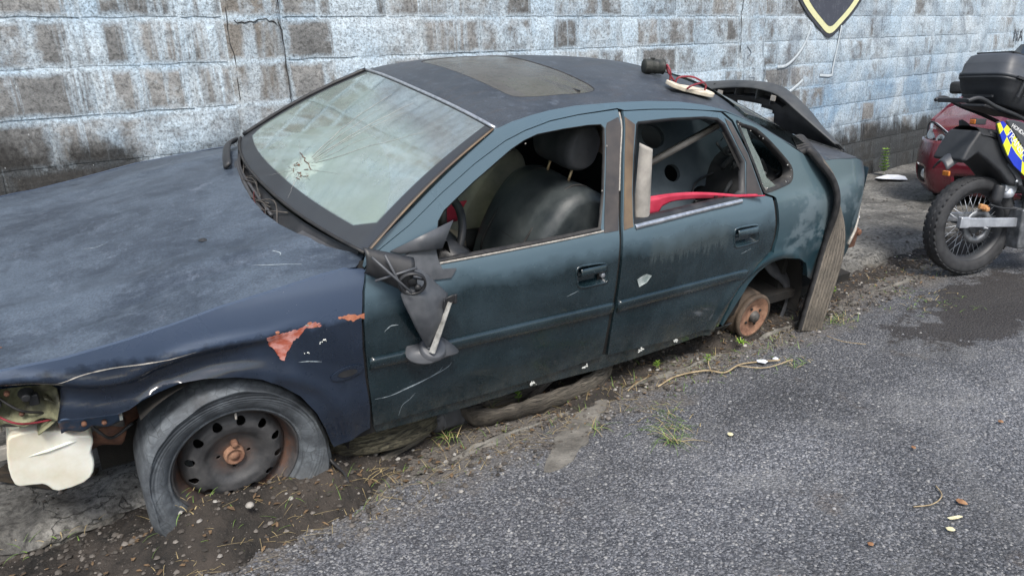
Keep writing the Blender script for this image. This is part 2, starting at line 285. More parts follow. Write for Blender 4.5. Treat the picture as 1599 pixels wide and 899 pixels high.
def wall_mats():
    for name, kind in (('block_face', 0), ('wall_mortar', 1), ('wall_render', 2)):
        g = G(name); p = g.pos; x, y, z = g.sep(p)
        pit = g.noise(120, 6, .8, p); mot = g.noise(9, 7, .7, p); st = g.noise(3.6, 6, .62, g.scl(p, (3.2, 1, .32)), dist=.3); st2 = g.noise(16, 5, .7, g.scl(p, (4, 1, .16)))
        if kind == 0:
            rc = g.n('ObjectInfo', {}, out=1); col = g.sep(rc)
            c = g.ramp(g.math('ADD', mot, g.math('MULTIPLY', g.math('SUBTRACT', col[0], .5), .5)), [(.25, (.115, .117, .118)), (.5, (.185, .188, .188)), (.8, (.30, .30, .295))])
            ox, oy, oz = g.sep(g.obj)
            edge = g.mrange(g.math('ADD', g.math('ABSOLUTE', ox), g.mrange(g.noise(12, 5, .7, p), .3, .7, -.022, .022)), .178, .212)
            amt = col[1]
        elif kind == 1: c = (.26, .255, .24); edge = 1.0; amt = .62
        else: c = g.ramp(mot, [(.3, (.13, .12, .108)), (.7, (.235, .22, .20))]); edge = g.mrange(g.noise(2.5, 3, .5, g.scl(p, (4, 1, .8))), .42, .58); amt = .55
        # weathered limewash: ragged bands on the bed joints, curtains run down through several courses, more towards the painted right end
        wob = g.mrange(g.noise(7, 5, .7, p), .3, .7, -.012, .012)
        fr_ = g.math('FRACT', g.math('DIVIDE', g.math('ADD', g.math('ADD', g.math('SUBTRACT', z, 1.807), wob), 22.11), .22))
        band_ = g.mrange(g.math('ABSOLUTE', g.math('SUBTRACT', fr_, .5)), .030, .155, 1.0, 0.0)
        cur = g.ramp(g.math('ADD', g.noise(1.7, 4, .55, g.scl(p, (1.6, 1, .13)), dist=.25), g.math('MULTIPLY', g.math('SUBTRACT', st2, .5), .16)), [(.535, 0.), (.59, 1.)])
        lg = g.noise(1.1, 6, .65, g.scl(p, (1.4, 1, .8)), dist=.5)
        ptc = g.mrange(g.math('ADD', g.math('ADD', lg, g.math('MULTIPLY', g.math('SUBTRACT', mot, .5), .55)), g.math('ADD', g.math('MULTIPLY', g.math('SUBTRACT', amt, .5), .30), g.mrange(x, 3.4, 7.0, 0.0, .13))), .50, .66)
        s = g.math('MAXIMUM', g.math('MULTIPLY', band_, .85), g.math('MAXIMUM', g.math('MULTIPLY', cur, .9), g.math('MULTIPLY', ptc, .80)))
        s = g.math('MAXIMUM', s, g.math('MULTIPLY', edge, .62))
        pm = g.math('MULTIPLY', s, g.ramp(g.math('ADD', g.math('MULTIPLY', pit, .6), g.math('MULTIPLY', g.noise(52, 5, .75, p), .4)), [(.36, .42), (.50, 1.)]))
        white = g.mix(g.ramp(g.noise(2, 5, .6, p), [(.35, 0.), (.65, 1.)]), (.56, .65, .72), (.40, .53, .65))
        blue = g.math('MULTIPLY', g.mrange(g.math('ABSOLUTE', g.math('SUBTRACT', z, .95)), .45, .12), g.mrange(x, 5.4, 6.8)); blue = g.math('MULTIPLY', blue, g.ramp(g.noise(2.2, 5, .6, p, dist=.5), [(.36, .1), (.6, 1.)]))
        white = g.mix(g.math('MULTIPLY', blue, .85), white, (.17, .31, .47))
        c = g.mix(pm, c, white)
        # thin dark wash painted on the right-hand bay
        dkw = g.math('MULTIPLY', g.mrange(x, 6.1, 6.5), g.ramp(g.noise(1.5, 6, .6, g.scl(p, (1.1, 1, 1.3)), dist=.9), [(.50, 0.), (.60, 1.)])); dkw = g.math('MULTIPLY', dkw, g.mrange(z, 1.0, 1.3)); dkw = g.math('MULTIPLY', dkw, g.ramp(st2, [(.35, .4), (.6, .95)]))
        c = g.mix(g.math('MULTIPLY', dkw, .62), c, (.10, .115, .14))
        # mould and splash line at the foot of the wall
        mz = g.math('ADD', z, g.mrange(g.noise(1.9, 7, .7, g.scl(p, (1, 1, .6))), .3, .7, -.22, .22)); mz = g.math('SUBTRACT', mz, g.mrange(x, 0.0, 8.0, 1.24, 0.68))
        mm = g.math('MULTIPLY', g.mrange(mz, .08, -.10), g.ramp(g.math('ADD', g.math('MULTIPLY', pit, .5), g.math('MULTIPLY', st2, .5)), [(.34, .72), (.46, 1.)]))
        c = g.mix(g.math('MULTIPLY', mm, .93), c, (.020, .019, .018))
        bl = g.ramp(g.noise(4.2, 7, .75, g.scl(p, (1, 1, .7))), [(.60, 0.), (.74, 1.)]); c = g.mix(g.math('MULTIPLY', bl, .45), c, (.06, .058, .055))
        specks = g.ramp(g.vor(34, g.scl(p, (1, 1, .55))), [(.05, 1.), (.10, 0.)]); c = g.mix(g.math('MULTIPLY', g.math('MULTIPLY', specks, g.ramp(g.noise(5, 2, .5, p), [(.5, 0.), (.6, 1.)])), .7), c, (.62, .66, .68))
        c = g.mix(1., c, g.ramp(pit, [(.36, .52), (.47, .94), (.55, 1.03), (.68, 1.22)]), 'MULTIPLY'); c = g.mix(1., c, g.ramp(g.noise(58, 4, .7, p), [(.36, .55), (.50, 1.), (.66, 1.2)]), 'MULTIPLY')
        g.set(**{'Base Color': c, 'Roughness': .9}); g.bump(g.math('ADD', g.math('MULTIPLY', pit, .6), g.math('ADD', mot, g.math('MULTIPLY', pm, .25))), .7, .008); M[name] = g.m
wall_mats()
def flat_print(name, col, wear, under=(.22, .24, .27)):
    g = G(name, rough=.85); p = g.pos; w = g.ramp(g.math('ADD', g.math('MULTIPLY', g.noise(14, 7, .75, g.scl(p, (1.6, 1, .8))), .6), g.math('MULTIPLY', g.noise(90, 5, .8, p), .4)), [(.52, 0.), (.62, 1.)])
    g.set(**{'Base Color': g.mix(g.math('MULTIPLY', w, wear), col, under)}); M[name] = g.m
flat_print('emblem_black', (.030, .034, .045), .25); flat_print('emblem_navy', (.045, .052, .072), .3); flat_print('emblem_cream', (.62, .62, .36), .3); flat_print('spray_grey', (.13, .16, .19), .75, (.42, .5, .56)); flat_print('letter_black', (.05, .055, .065), .4, (.4, .45, .5)); flat_print('spray_white', (.46, .52, .56), .7, (.25, .28, .32)); flat_print('crack_dark', (.015, .014, .013), .1)
# ---- motorcycle, red car
simple('moto_black', (.020, .022, .026), (.034, .037, .042), 8, (.48, .6), bump=(.05, .002))
simple('moto_grey', (.045, .050, .060), (.062, .068, .078), 8, (.42, .55))
simple('moto_tyre', (.014, .015, .018), (.036, .038, .042), 16, (.7, .85), bump=(.3, .003))
simple('alu', (.42, .45, .50), (.58, .61, .66), 20, (.35, .5), metal=.7, bump=(.1, .002))
simple('alu_dark', (.10, .11, .12), (.25, .26, .28), 20, (.4, .6), metal=.7)
simple('decal_blue', (.012, .035, .42), (.02, .05, .50), 10, (.35, .45)); simple('decal_yellow', (.70, .72, .03), (.78, .80, .06), 10, (.35, .45)); simple('decal_white', (.7, .72, .74), (.8, .8, .8), 10, (.4, .5))
simple('orange_rust', (.30, .13, .05), (.50, .28, .12), 30, (.6, .8)); simple('amber', (.45, .12, .02), (.55, .2, .04), 10, (.2, .3))
gq = simple('red_paint', (.085, .006, .014), (.12, .010, .020), 3, (.22, .3), coat=1.0)
simple('red_roundel', (.35, .03, .03), (.42, .05, .045), 12, (.6, .8))
g_ = G('lens_clear', rough=.08, base=(.8, .84, .86)); g_.set(**{'Metallic': .55}); M['lens_clear'] = g_.m
g_ = G('headlamp_silver', rough=.25, base=(.55, .58, .60), metal=.8); M['headlamp_silver'] = g_.m
g_ = G('car_glass', rough=.05, base=(.02, .025, .03), coat=1); M['car_glass'] = g_.m

old_tread('tread_moss', (.11, .10, .065), (.28, .255, .165), (2.0, 16, 1), (1, 5, 1))
simple('litter_brown', (.035, .022, .014), (.20, .13, .07), 14, (.8, .95))
simple('edge_cement', (.075, .070, .062), (.19, .18, .16), 9, (.85, .95), bump=(.9, .008), bscale=70)
simple('grey_wood', (.05, .045, .036), (.17, .15, .12), 8, (.8, .95), bump=(.8, .006), vscale=(1, 9, 5))
simple('rotten_wood', (.012, .010, .008), (.06, .045, .03), 12, (.8, .95), bump=(.6, .006), vscale=(1, 5, 3))
simple('pebble_brown', (.10, .085, .07), (.22, .19, .16), 20, (.8, .9))
simple('decal_lettering', (.03, .04, .08), (.05, .06, .10), 20, (.4, .5))
# ------------------------------------------------------------------ object helpers
def link(name, me, mat=None, parent=None, smooth=True):
    o = bpy.data.objects.new(name, me); COL.objects.link(o)
    if mat is not None and not me.materials:
        for mm in (mat if isinstance(mat, (list, tuple)) else [mat]): me.materials.append(M[mm])
    if smooth: me.shade_smooth()
    if parent is not None: o.parent = parent
    return o
def tag(o, label=None, cat=None, group=None, kind=None):
    if label: o['label'] = label
    if cat: o['category'] = cat
    if group: o['group'] = group
    if kind: o['kind'] = kind
    return o
def empty(name, loc=(0, 0, 0), rz=0): 
    o = bpy.data.objects.new(name, None); COL.objects.link(o); o.location = loc; o.rotation_euler = (0, 0, rz); o.empty_display_size = .1; return o
class MB:
    def __init__(s): s.v = []; s.f = []; s.mi = []; s.uv = {}
    def add(s, vs, fs, mi=0):
        b = len(s.v); s.v += [tuple(float(c) for c in v) for v in vs]; s.f += [tuple(b + i for i in f) for f in fs]; s.mi += [mi] * len(fs); return s
    def box(s, c, d, R=None, mi=0, taper=1.0):
        vs = []
        for z in (-1, 1):
            k = taper if z > 0 else 1
            for (a, b) in ((-1, -1), (1, -1), (1, 1), (-1, 1)):
                v = Vector((a * d[0] / 2 * k, b * d[1] / 2 * k, z * d[2] / 2)); v = R @ v if R else v; vs.append(v + Vector(c))
        return s.add(vs, [(3, 2, 1, 0), (4, 5, 6, 7), (0, 1, 5, 4), (1, 2, 6, 5), (2, 3, 7, 6), (3, 0, 4, 7)], mi)
    def tube(s, path, r, n=8, mi=0, cap=True, flat=None):
        P_ = [Vector(p) for p in path]; rs = r if isinstance(r, (list, tuple)) else [r] * len(P_); vs = []; fs = []; prev = None
        for i, p in enumerate(P_):
            t = (P_[min(i + 1, len(P_) - 1)] - P_[max(i - 1, 0)]).normalized()
            if prev is None:
                u = t.orthogonal().normalized()
            else:
                u = (prev - t * prev.dot(t)); u = u.normalized() if u.length > 1e-6 else t.orthogonal().normalized()
            prev = u; w = t.cross(u)
            for k in range(n):
                a = 2 * PI * k / n; vs.append(p + u * math.cos(a) * rs[i] + w * math.sin(a) * rs[i] * (flat or 1))
        for i in range(len(P_) - 1):
            for k in range(n): fs.append((i * n + k, i * n + (k + 1) % n, (i + 1) * n + (k + 1) % n, (i + 1) * n + k))
        if cap: fs += [tuple(range(n))[::-1], tuple((len(P_) - 1) * n + k for k in range(n))]
        return s.add(vs, fs, mi)
    def lathe(s, prof, n=48, c=(0, 0, 0), R=None, mi=0, closed=False):
        """prof: (radius, height) revolved about local Z, then rotated by R and moved to c"""
        vs = []; fs = []; m = len(prof)
        for k in range(n):
            a = 2 * PI * k / n
            for r, h in prof:
                v = Vector((r * math.cos(a), r * math.sin(a), h)); v = R @ v if R else v; vs.append(v + Vector(c))
        for k in range(n):
            for j in range(m - 1 + (1 if closed else 0)):
                a = k * m + j; b = k * m + (j + 1) % m; c2 = ((k + 1) % n) * m + (j + 1) % m; d = ((k + 1) % n) * m + j; fs.append((a, d, c2, b))
        return s.add(vs, fs, mi)
    def grid(s, fn, nu, nv, mi=0, uvs=False):
        vs = [fn(i / nu, j / nv) for j in range(nv + 1) for i in range(nu + 1)]
        fs = [(j * (nu + 1) + i, j * (nu + 1) + i + 1, (j + 1) * (nu + 1) + i + 1, (j + 1) * (nu + 1) + i) for j in range(nv) for i in range(nu)]
        b = len(s.v)
        for j in range(nv + 1):
            for i in range(nu + 1): s.uv[b + j * (nu + 1) + i] = (i / nu, j / nv)
        return s.add(vs, fs, mi)
    def prism(s, poly, fn0, fn1, mi=0):
        """polygon (2D) placed by fn0 and fn1 (front and back) with side walls"""
        n = len(poly); vs = [fn0(*p) for p in poly] + [fn1(*p) for p in poly]
        return s.add(vs, [tuple(range(n)), tuple(range(2 * n - 1, n - 1, -1))] + [(i, i + n, (i + 1) % n + n, (i + 1) % n) for i in range(n)], mi)
    def mesh(s, name):
        me = bpy.data.meshes.new(name); me.from_pydata(s.v, [], s.f); me.update()
        me.polygons.foreach_set('material_index', s.mi)
        if s.uv:
            l = me.uv_layers.new(name='UVMap'); vi = np.zeros(len(me.loops), int); me.loops.foreach_get('vertex_index', vi)
            tab = np.zeros((len(s.v), 2)); 
            for k, q in s.uv.items(): tab[k] = q
            l.data.foreach_set('uv', tab[vi].ravel())
        return me
    def build(s, name, mat, parent=None, smooth=True, bevel=0, solid=0, sub=0, seg=2):
        o = link(name, s.mesh(name), mat, parent, smooth)
        if solid: md = o.modifiers.new('solid', 'SOLIDIFY'); md.thickness = solid; md.offset = 0
        if bevel: md = o.modifiers.new('bevel', 'BEVEL'); md.width = bevel; md.segments = seg; md.limit_method = 'ANGLE'; md.angle_limit = .6
        if sub: md = o.modifiers.new('sub', 'SUBSURF'); md.levels = sub; md.render_levels = sub
        if smooth and bevel: 
            md = o.modifiers.new('wn', 'WEIGHTED_NORMAL'); md.keep_sharp = True
        return o
RX = lambda a: Matrix.Rotation(a, 3, 'X'); RY = lambda a: Matrix.Rotation(a, 3, 'Y'); RZ = lambda a: Matrix.Rotation(a, 3, 'Z')
def smooth_path(pts, n=6, closed=False):
    """Catmull-Rom through points"""
    P_ = [Vector(p) for p in pts]; out = []; m = len(P_)
    rng_ = range(m if closed else m - 1)
    for i in rng_:
        p1 = P_[i]; p2 = P_[(i + 1) % m]; p0 = P_[(i - 1) % m] if (closed or i > 0) else p1 * 2 - p2; p3 = P_[(i + 2) % m] if (closed or i + 2 < m) else p2 * 2 - p1
        for k in range(n):
            t = k / n; out.append(.5 * ((2 * p1) + (p2 - p0) * t + (2 * p0 - 5 * p1 + 4 * p2 - p3) * t * t + (3 * p1 - p0 - 3 * p2 + p3) * t ** 3))
    if not closed: out.append(P_[-1])
    return out
def sm2(pts, n=5, closed=False): return [(v.x, v.y) for v in smooth_path([(a, b, 0) for a, b in pts], n, closed)]
def pip(px, py, poly):
    x = np.asarray(px); y = np.asarray(py); ins = np.zeros(x.shape, bool); n = len(poly); j = n - 1
    for i in range(n):
        xi, yi = poly[i]; xj, yj = poly[j]
        if yi != yj:
            c = ((yi > y) != (yj > y)) & (x < (xj - xi) * (y - yi) / (yj - yi) + xi); ins ^= c
        j = i
    return ins
def seg_dist(px, py, poly):
    d = np.full(px.shape, 9.); n = len(poly)
    for i in range(n):
        ax, ay = poly[i]; bx, by = poly[(i + 1) % n]; dx, dy = bx - ax, by - ay; L = dx * dx + dy * dy + 1e-12
        t = np.clip(((px - ax) * dx + (py - ay) * dy) / L, 0, 1); d = np.minimum(d, np.hypot(px - ax - t * dx, py - ay - t * dy))
    return d
def densify(loop, step):
    out = []; n = len(loop)
    for i in range(n):
        a = loop[i]; b = loop[(i + 1) % n]; L = math.hypot(b[0] - a[0], b[1] - a[1]); k = max(1, int(round(L / step)))
        if L < 1e-5: continue
        for j in range(k): out.append((a[0] + (b[0] - a[0]) * j / k, a[1] + (b[1] - a[1]) * j / k))
    return out
def tri_panel(outer, holes=(), step=.014):
    outer = densify(outer, step); holes = [densify(h, step) for h in holes]
    xs = [p[0] for p in outer]; ys = [p[1] for p in outer]; gx = []; gy = []
    r = 0; y = min(ys) + step / 2
    while y < max(ys):
        x = np.arange(min(xs) + (step / 2 if r % 2 else 0), max(xs), step); gx.append(x); gy.append(np.full(x.shape, y)); y += step * .866; r += 1
    gx = np.concatenate(gx); gy = np.concatenate(gy); k = pip(gx, gy, outer)
    for h in holes: k &= ~pip(gx, gy, h)
    gx = gx[k]; gy = gy[k]; d = seg_dist(gx, gy, outer)
    for h in holes: d = np.minimum(d, seg_dist(gx, gy, h))
    k = d > step * .55; pts = [Vector((a, b)) for a, b in zip(gx[k], gy[k])]; edges = []
    for lp in [outer] + holes:
        b = len(pts); pts += [Vector(p) for p in lp]; edges += [(b + i, b + (i + 1) % len(lp)) for i in range(len(lp))]
    v, e, f, *_ = delaunay_2d_cdt(pts, edges, [], 0, 1e-5)
    v = np.array([(a.x, a.y) for a in v]); f = np.array([t for t in f if len(t) == 3]); c = v[f].mean(axis=1)
    k = pip(c[:, 0], c[:, 1], outer)
    for h in holes: k &= ~pip(c[:, 0], c[:, 1], h)
    f = f[k]; a, b, c = v[f[:, 0]], v[f[:, 1]], v[f[:, 2]]
    ar = (b[:, 0] - a[:, 0]) * (c[:, 1] - a[:, 1]) - (b[:, 1] - a[:, 1]) * (c[:, 0] - a[:, 0]); f[ar < 0] = f[ar < 0][:, ::-1]; f = f[np.abs(ar) > 1e-9]
    return v, f
def panel(name, outer, holes, fn, inner, mat, parent, step=.014, flip=False):
    """sheet-metal panel: fn(a, b) -> outer point, inner(a, b) -> point of the folded-in edge"""
    v, f = tri_panel(outer, holes, step); used = np.unique(f); mp = -np.ones(len(v), int); mp[used] = np.arange(len(used)); v = v[used]; f = mp[f]
    vs = [fn(float(a), float(b)) for a, b in v]; fs = [tuple(int(i) for i in t) for t in f]
    cnt = {}
    for t in fs:
        for i in range(3):
            e = (t[i], t[(i + 1) % 3]); cnt[e] = 1
    bd = [e for e in cnt if (e[1], e[0]) not in cnt]; mpb = {}
    for e in bd:
        for i in e:
            if i not in mpb: mpb[i] = len(vs); vs.append(inner(float(v[i][0]), float(v[i][1])))
    fs += [(e[1], e[0], mpb[e[0]], mpb[e[1]]) for e in bd]
    if flip: fs = [t[::-1] for t in fs]
    m = MB(); m.add(vs, fs); o = link(name, m.mesh(name), mat, parent, True)
    md = o.modifiers.new('edge', 'EDGE_SPLIT'); md.split_angle = math.radians(50)
    return o

# ------------------------------------------------------------------ the setting: wall, pavement, kerb, gutter, road
def vnoise(x, y, s, seed=0):
    """cheap smooth value noise for shaping ground"""
    x = np.asarray(x, float) * s; y = np.asarray(y, float) * s; xi = np.floor(x); yi = np.floor(y); fx = x - xi; fy = y - yi; fx = fx * fx * (3 - 2 * fx); fy = fy * fy * (3 - 2 * fy)
    h = lambda a, b: np.modf(np.abs(np.sin(a * 127.1 + b * 311.7 + seed * 74.7) * 43758.5453))[0]
    return (h(xi, yi) * (1 - fx) + h(xi + 1, yi) * fx) * (1 - fy) + (h(xi, yi + 1) * (1 - fx) + h(xi + 1, yi + 1) * fx) * fy - .5
def fbm(x, y, s, seed=0, o=4): return sum(vnoise(x, y, s * 2 ** k, seed + k) / 2 ** k for k in range(o))
def np_mesh(name, v, f, uv=None):
    me = bpy.data.meshes.new(name); n = len(f); k = f.shape[1]
    me.vertices.add(len(v)); me.vertices.foreach_set('co', np.asarray(v, np.float32).ravel()); me.loops.add(n * k); me.loops.foreach_set('vertex_index', f.astype(np.int32).ravel())
    me.polygons.add(n); me.polygons.foreach_set('loop_start', np.arange(0, n * k, k, dtype=np.int32)); me.polygons.foreach_set('loop_total', np.full(n, k, np.int32)); me.update(calc_edges=True); return me
def sheet(name, xs, ys, zf, mat, kind='structure', parent=None):
    X, Y = np.meshgrid(xs, ys); Z = zf(X, Y); v = np.stack([X, Y, Z], -1).reshape(-1, 3); nx = len(xs)
    i = np.arange(len(ys) - 1)[:, None] * nx + np.arange(nx - 1)[None]; f = np.stack([i, i + 1, i + 1 + nx, i + nx], -1).reshape(-1, 4)
    o = link(name, np_mesh(name, v, f), mat, parent); 
    if kind: o['kind'] = kind
    return o
KERB = lambda x: 2.66 - .072 * x                       # foot of the kerb
PAVE_Z = .09; WALL_Y = 3.98
far = [-400, -120, -40, -15, -6]
xs = np.array(far + list(np.arange(-2, 9, .08)) + [10, 12, 15, 25, 60, 150, 400]); ys = np.array([-400, -120, -40, -15, -6] + list(np.arange(-3, 3.0, .08)) + [3.2, 8, 40, 400])
sheet('road', xs, ys, lambda X, Y: np.where((np.abs(X) < 14) & (Y > -6) & (Y < 3), fbm(X, Y, 1.3, 3) * .012 + fbm(X, Y, 6, 5) * .003, 0) - np.where(Y > 2.9, .03, 0) - .004, 'asphalt')
def kerb_noise(x): return fbm(x, x * 0, 2.2, 9) * .10 + fbm(x, x * 0, 9, 2) * .05
def pave_z(X, Y):
    z = PAVE_Z + fbm(X, Y, 2.2, 21) * .022 + fbm(X, Y, 9, 4) * .016 * (1 + 1.5 * np.exp(-((Y - KERB(X)) / .25) ** 2))
    return z - .05 * np.clip(1 - (Y - (KERB(X) + kerb_noise(X))) / .06, 0, 1) ** 2
xs2 = np.concatenate([np.arange(-3, 10, .03), np.arange(10, 60, 1.)]); t2 = np.concatenate([np.linspace(0, .2, 9), np.linspace(.24, 1.6, 40)])
def pavement():
    X, T = np.meshgrid(xs2, t2); y0 = KERB(X) + kerb_noise(X); y0 = np.where(X > 10, KERB(10.), y0); Y = y0 + (WALL_Y + .03 - y0) * (T / 1.6); Z = pave_z(X, Y)
    v = np.stack([X, Y, Z], -1).reshape(-1, 3); nx = len(xs2); i = np.arange(len(t2) - 1)[:, None] * nx + np.arange(nx - 1)[None]
    f = np.stack([i, i + 1, i + 1 + nx, i + nx], -1).reshape(-1, 4); o = link('pavement', np_mesh('pavement', v, f), 'pavement_concrete'); o['kind'] = 'structure'
    # kerb face, broken and eaten away
    zz = np.linspace(0, 1, 8); X, T = np.meshgrid(xs2, zz); y0 = KERB(X) + kerb_noise(X); y0 = np.where(X > 10, KERB(10.), y0)
    top = pave_z(X, y0); Y = y0 + .004 - (1 - T) * .05 + fbm(X * 1.3, T * .6, 8, 40) * .05 * (T < .99) ; Z = -.02 + T * (top + .02)
    v = np.stack([X, np.where(T > .99, y0, Y), Z], -1).reshape(-1, 3); i = np.arange(7)[:, None] * nx + np.arange(nx - 1)[None]
    f = np.stack([i, i + 1, i + 1 + nx, i + nx], -1).reshape(-1, 4); o = link('kerb', np_mesh('kerb', v, f), 'kerb_concrete'); o['kind'] = 'structure'
pavement()
# earth washed into the gutter, heaped round the sunken front wheel
MOUNDS = [(.60, 2.27, .30, .13, .135), (.34, 2.36, .16, .12, .05), (.80, 2.50, .10, .10, .03), (2.2, 2.42, .6, .10, .035), (3.05, 2.16, .30, .10, .035), (3.9, 2.25, .5, .08, .03), (.82, 2.42, .2, .1, .05), (1.20, 2.27, .25, .05, .008)]
def dirt_z(X, Y):
    X = np.asarray(X, float); Y = np.asarray(Y, float)
    edge = 2.24 - .03 * X - .004 * X * X; z = .035 * np.clip((Y - edge + fbm(X, Y, 3, 8, 6) * .34) / .12, -1, 1)
    for a, b, sx, sy, h in MOUNDS: z = z + h * np.exp(-((X - a) / sx) ** 2 - ((Y - b) / sy) ** 2)
    return z + fbm(X, Y, 9, 13) * .022 + fbm(X, Y, 34, 17) * .012 - .012
def dirt():
    xs = np.concatenate([np.arange(-6, -1.2, .05), np.arange(-1.2, 6.6, .014)]); ys = np.linspace(0, 1, 60); X, T = np.meshgrid(xs, ys); Y = 1.98 - .03 * X + T * (KERB(X) + .06 - 1.98 + .03 * X); Z = dirt_z(X, Y)
    v = np.stack([X, Y, Z], -1).reshape(-1, 3); nx = len(xs); i = np.arange(59)[:, None] * nx + np.arange(nx - 1)[None]
    f = np.stack([i, i + 1, i + 1 + nx, i + nx], -1).reshape(-1, 4); f = f[v[f][:, :, 2].max(1) > -.012]
    o = link('gutter_soil', np_mesh('gutter_soil', v, f), 'soil'); o['kind'] = 'stuff'; tag(o, 'dark damp soil washed into the gutter under the wreck', 'soil')
dirt()
OCT = np.array([(1, 0, 0), (0, 1, 0), (-1, 0, 0), (0, -1, 0), (0, 0, 1), (.0, 0, -1)], float); OCTF = np.array([(0, 1, 4), (1, 2, 4), (2, 3, 4), (3, 0, 4), (1, 0, 5), (2, 1, 5), (3, 2, 5), (0, 3, 5)])
ICO = None
def stones(name, P3, size, mat, label, cat, flat=.5):
    n = len(P3); a = RNG.random(n) * 2 * PI; sc = size[:, None] * (.7 + .6 * RNG.random((n, 3))) * [1, 1, flat]
    base = np.array([(math.cos(k * PI / 3) * (.9 if k % 2 else 1.05), math.sin(k * PI / 3), 0) for k in range(6)] + [(math.cos(k * 2 * PI / 3 + .4) * .62, math.sin(k * 2 * PI / 3 + .4) * .62, .8) for k in range(3)] + [(0, 0, -.8)])
    F = [(6, 7, 8)] + [(0, 1, 6), (1, 2, 6), (2, 7, 6), (2, 3, 7), (3, 4, 7), (4, 8, 7), (4, 5, 8), (5, 0, 8), (0, 6, 8)]
    V = base[None] * sc[:, None] * (1 + .25 * (RNG.random((n, 10, 1)) - .5)); c, s = np.cos(a)[:, None], np.sin(a)[:, None]; V = np.stack([V[..., 0] * c - V[..., 1] * s, V[..., 0] * s + V[..., 1] * c, V[..., 2]], -1) + P3[:, None]
    f = (np.array(F)[None] + (np.arange(n) * 10)[:, None, None]).reshape(-1, 3); o = link(name, np_mesh(name, V.reshape(-1, 3), f), mat, smooth=False); tag(o, label, cat, kind='stuff'); return o
def road_chippings():
    n = 26000; u = RNG.random(n) ** 1.7; x = RNG.uniform(-.2, 1, n) * (.8 + u * 6.2) + .1; y = 2.15 - RNG.random(n) * 2.2 * (1 - .25 * u) ; k = (y < 2.2 - .05 * x) & (((x - 4.62) / .75) ** 2 + ((y - 1.42) / .29) ** 2 > .9 + .5 * RNG.random(n)); x, y = x[k], y[k]
    s = .0022 + .0052 * RNG.random(len(x)) ** 2.0; z = fbm(x, y, 1.3, 3) * .012 + fbm(x, y, 6, 5) * .003 - .004 + s * .10
    stones('road_chippings', np.stack([x, y, z], 1), s, 'chippings', 'grey stone chippings showing through the worn asphalt', 'gravel', .5)
    n = 15000; x = RNG.uniform(-.6, 5.6, n); y = 2.2 - .03 * x + RNG.uniform(-.22, .42, n); s = .0015 + .011 * RNG.random(n) ** 7; z = np.maximum(dirt_z(x, y), .0) + s * .25
    stones('gutter_rubble', np.stack([x, y, z], 1), s, 'rubble', 'small stones and grit scattered along the gutter', 'gravel', .7)
    n = 900; x = RNG.uniform(-.3, 9, n); y = KERB(x) + .03 + RNG.random(n) ** 1.5 * 1.25; s = .003 + .010 * RNG.random(n) ** 4; z = pave_z(x, y) + s * .3
    stones('pavement_grit', np.stack([x, y, z], 1), s, 'rubble', 'loose grit lying on the broken pavement', 'gravel', .7)
road_chippings()
def flakes():
    n = 900; x = RNG.uniform(-.3, 5.2, n); y = 2.30 - .045 * x + RNG.normal(0, .10, n); z = np.maximum(dirt_z(x, y), 0) + .004; V = []; F = []; b = 0
    for i in range(n):
        s = RNG.uniform(.004, .016); a = RNG.uniform(0, 6.3); t = RNG.uniform(-.5, .5); k = 5; w = RNG.uniform(.25, .6)
        for j in range(k):
            q = 2 * PI * j / k; u, v = s * math.cos(q), s * w * math.sin(q); V.append((x[i] + u * math.cos(a) - v * math.sin(a), y[i] + u * math.sin(a) + v * math.cos(a), z[i] + u * t + abs(v) * .6))
        F.append(tuple(range(b, b + k))); b += k
    me = bpy.data.meshes.new('leaf_litter'); me.from_pydata(V, [], F); me.update(); tag(link('leaf_litter', me, 'litter_brown', None, False), 'small dead leaves and scraps of debris in the gutter soil', 'litter', kind='stuff')
flakes()
def cement_edge():
    xs = np.arange(.15, 5.2, .02); T = np.linspace(0, 1, 9); X, TT = np.meshgrid(xs, T); wd = .018 + .045 * np.clip(fbm(X, X * 0, 1.7, 61) + .25, 0, 1); y0 = 2.205 - .035 * X - .003 * X * X + fbm(X, X * 0, 2.5, 60) * .05 - wd / 2
    Y = y0 + TT * wd + fbm(X, TT, 14, 62) * .02; Z = -.006 + .022 * np.sin(PI * TT) * np.clip(.6 + 1.6 * fbm(X, X * 0, 3.3, 63), 0, 1.2) + fbm(X, Y, 40, 64) * .006
    v = np.stack([X, Y, Z], -1).reshape(-1, 3); nx = len(xs); i = np.arange(8)[:, None] * nx + np.arange(nx - 1)[None]; f = np.stack([i, i + 1, i + 1 + nx, i + nx], -1).reshape(-1, 4)
    o = link('gutter_edge', np_mesh('gutter_edge', v, f), 'edge_cement'); o['kind'] = 'structure'
cement_edge()
pp_ = sm2([(1.50, 1.845), (1.60, 1.93), (1.70, 2.00), (1.86, 2.08), (2.05, 2.15), (2.13, 2.14), (2.03, 2.05), (1.90, 1.975), (1.78, 1.90), (1.70, 1.87), (1.60, 1.83)], 3, True)
pp_ = [(a + random.gauss(0, .006), b + random.gauss(0, .006)) for a, b in pp_]
o = panel('cement_patch', pp_, [], lambda a, b: (a, b, .004 + float(fbm(a, b, 8, 70)) * .004), lambda a, b: (a, b, -.01), 'edge_cement', None, .02); o['kind'] = 'structure'
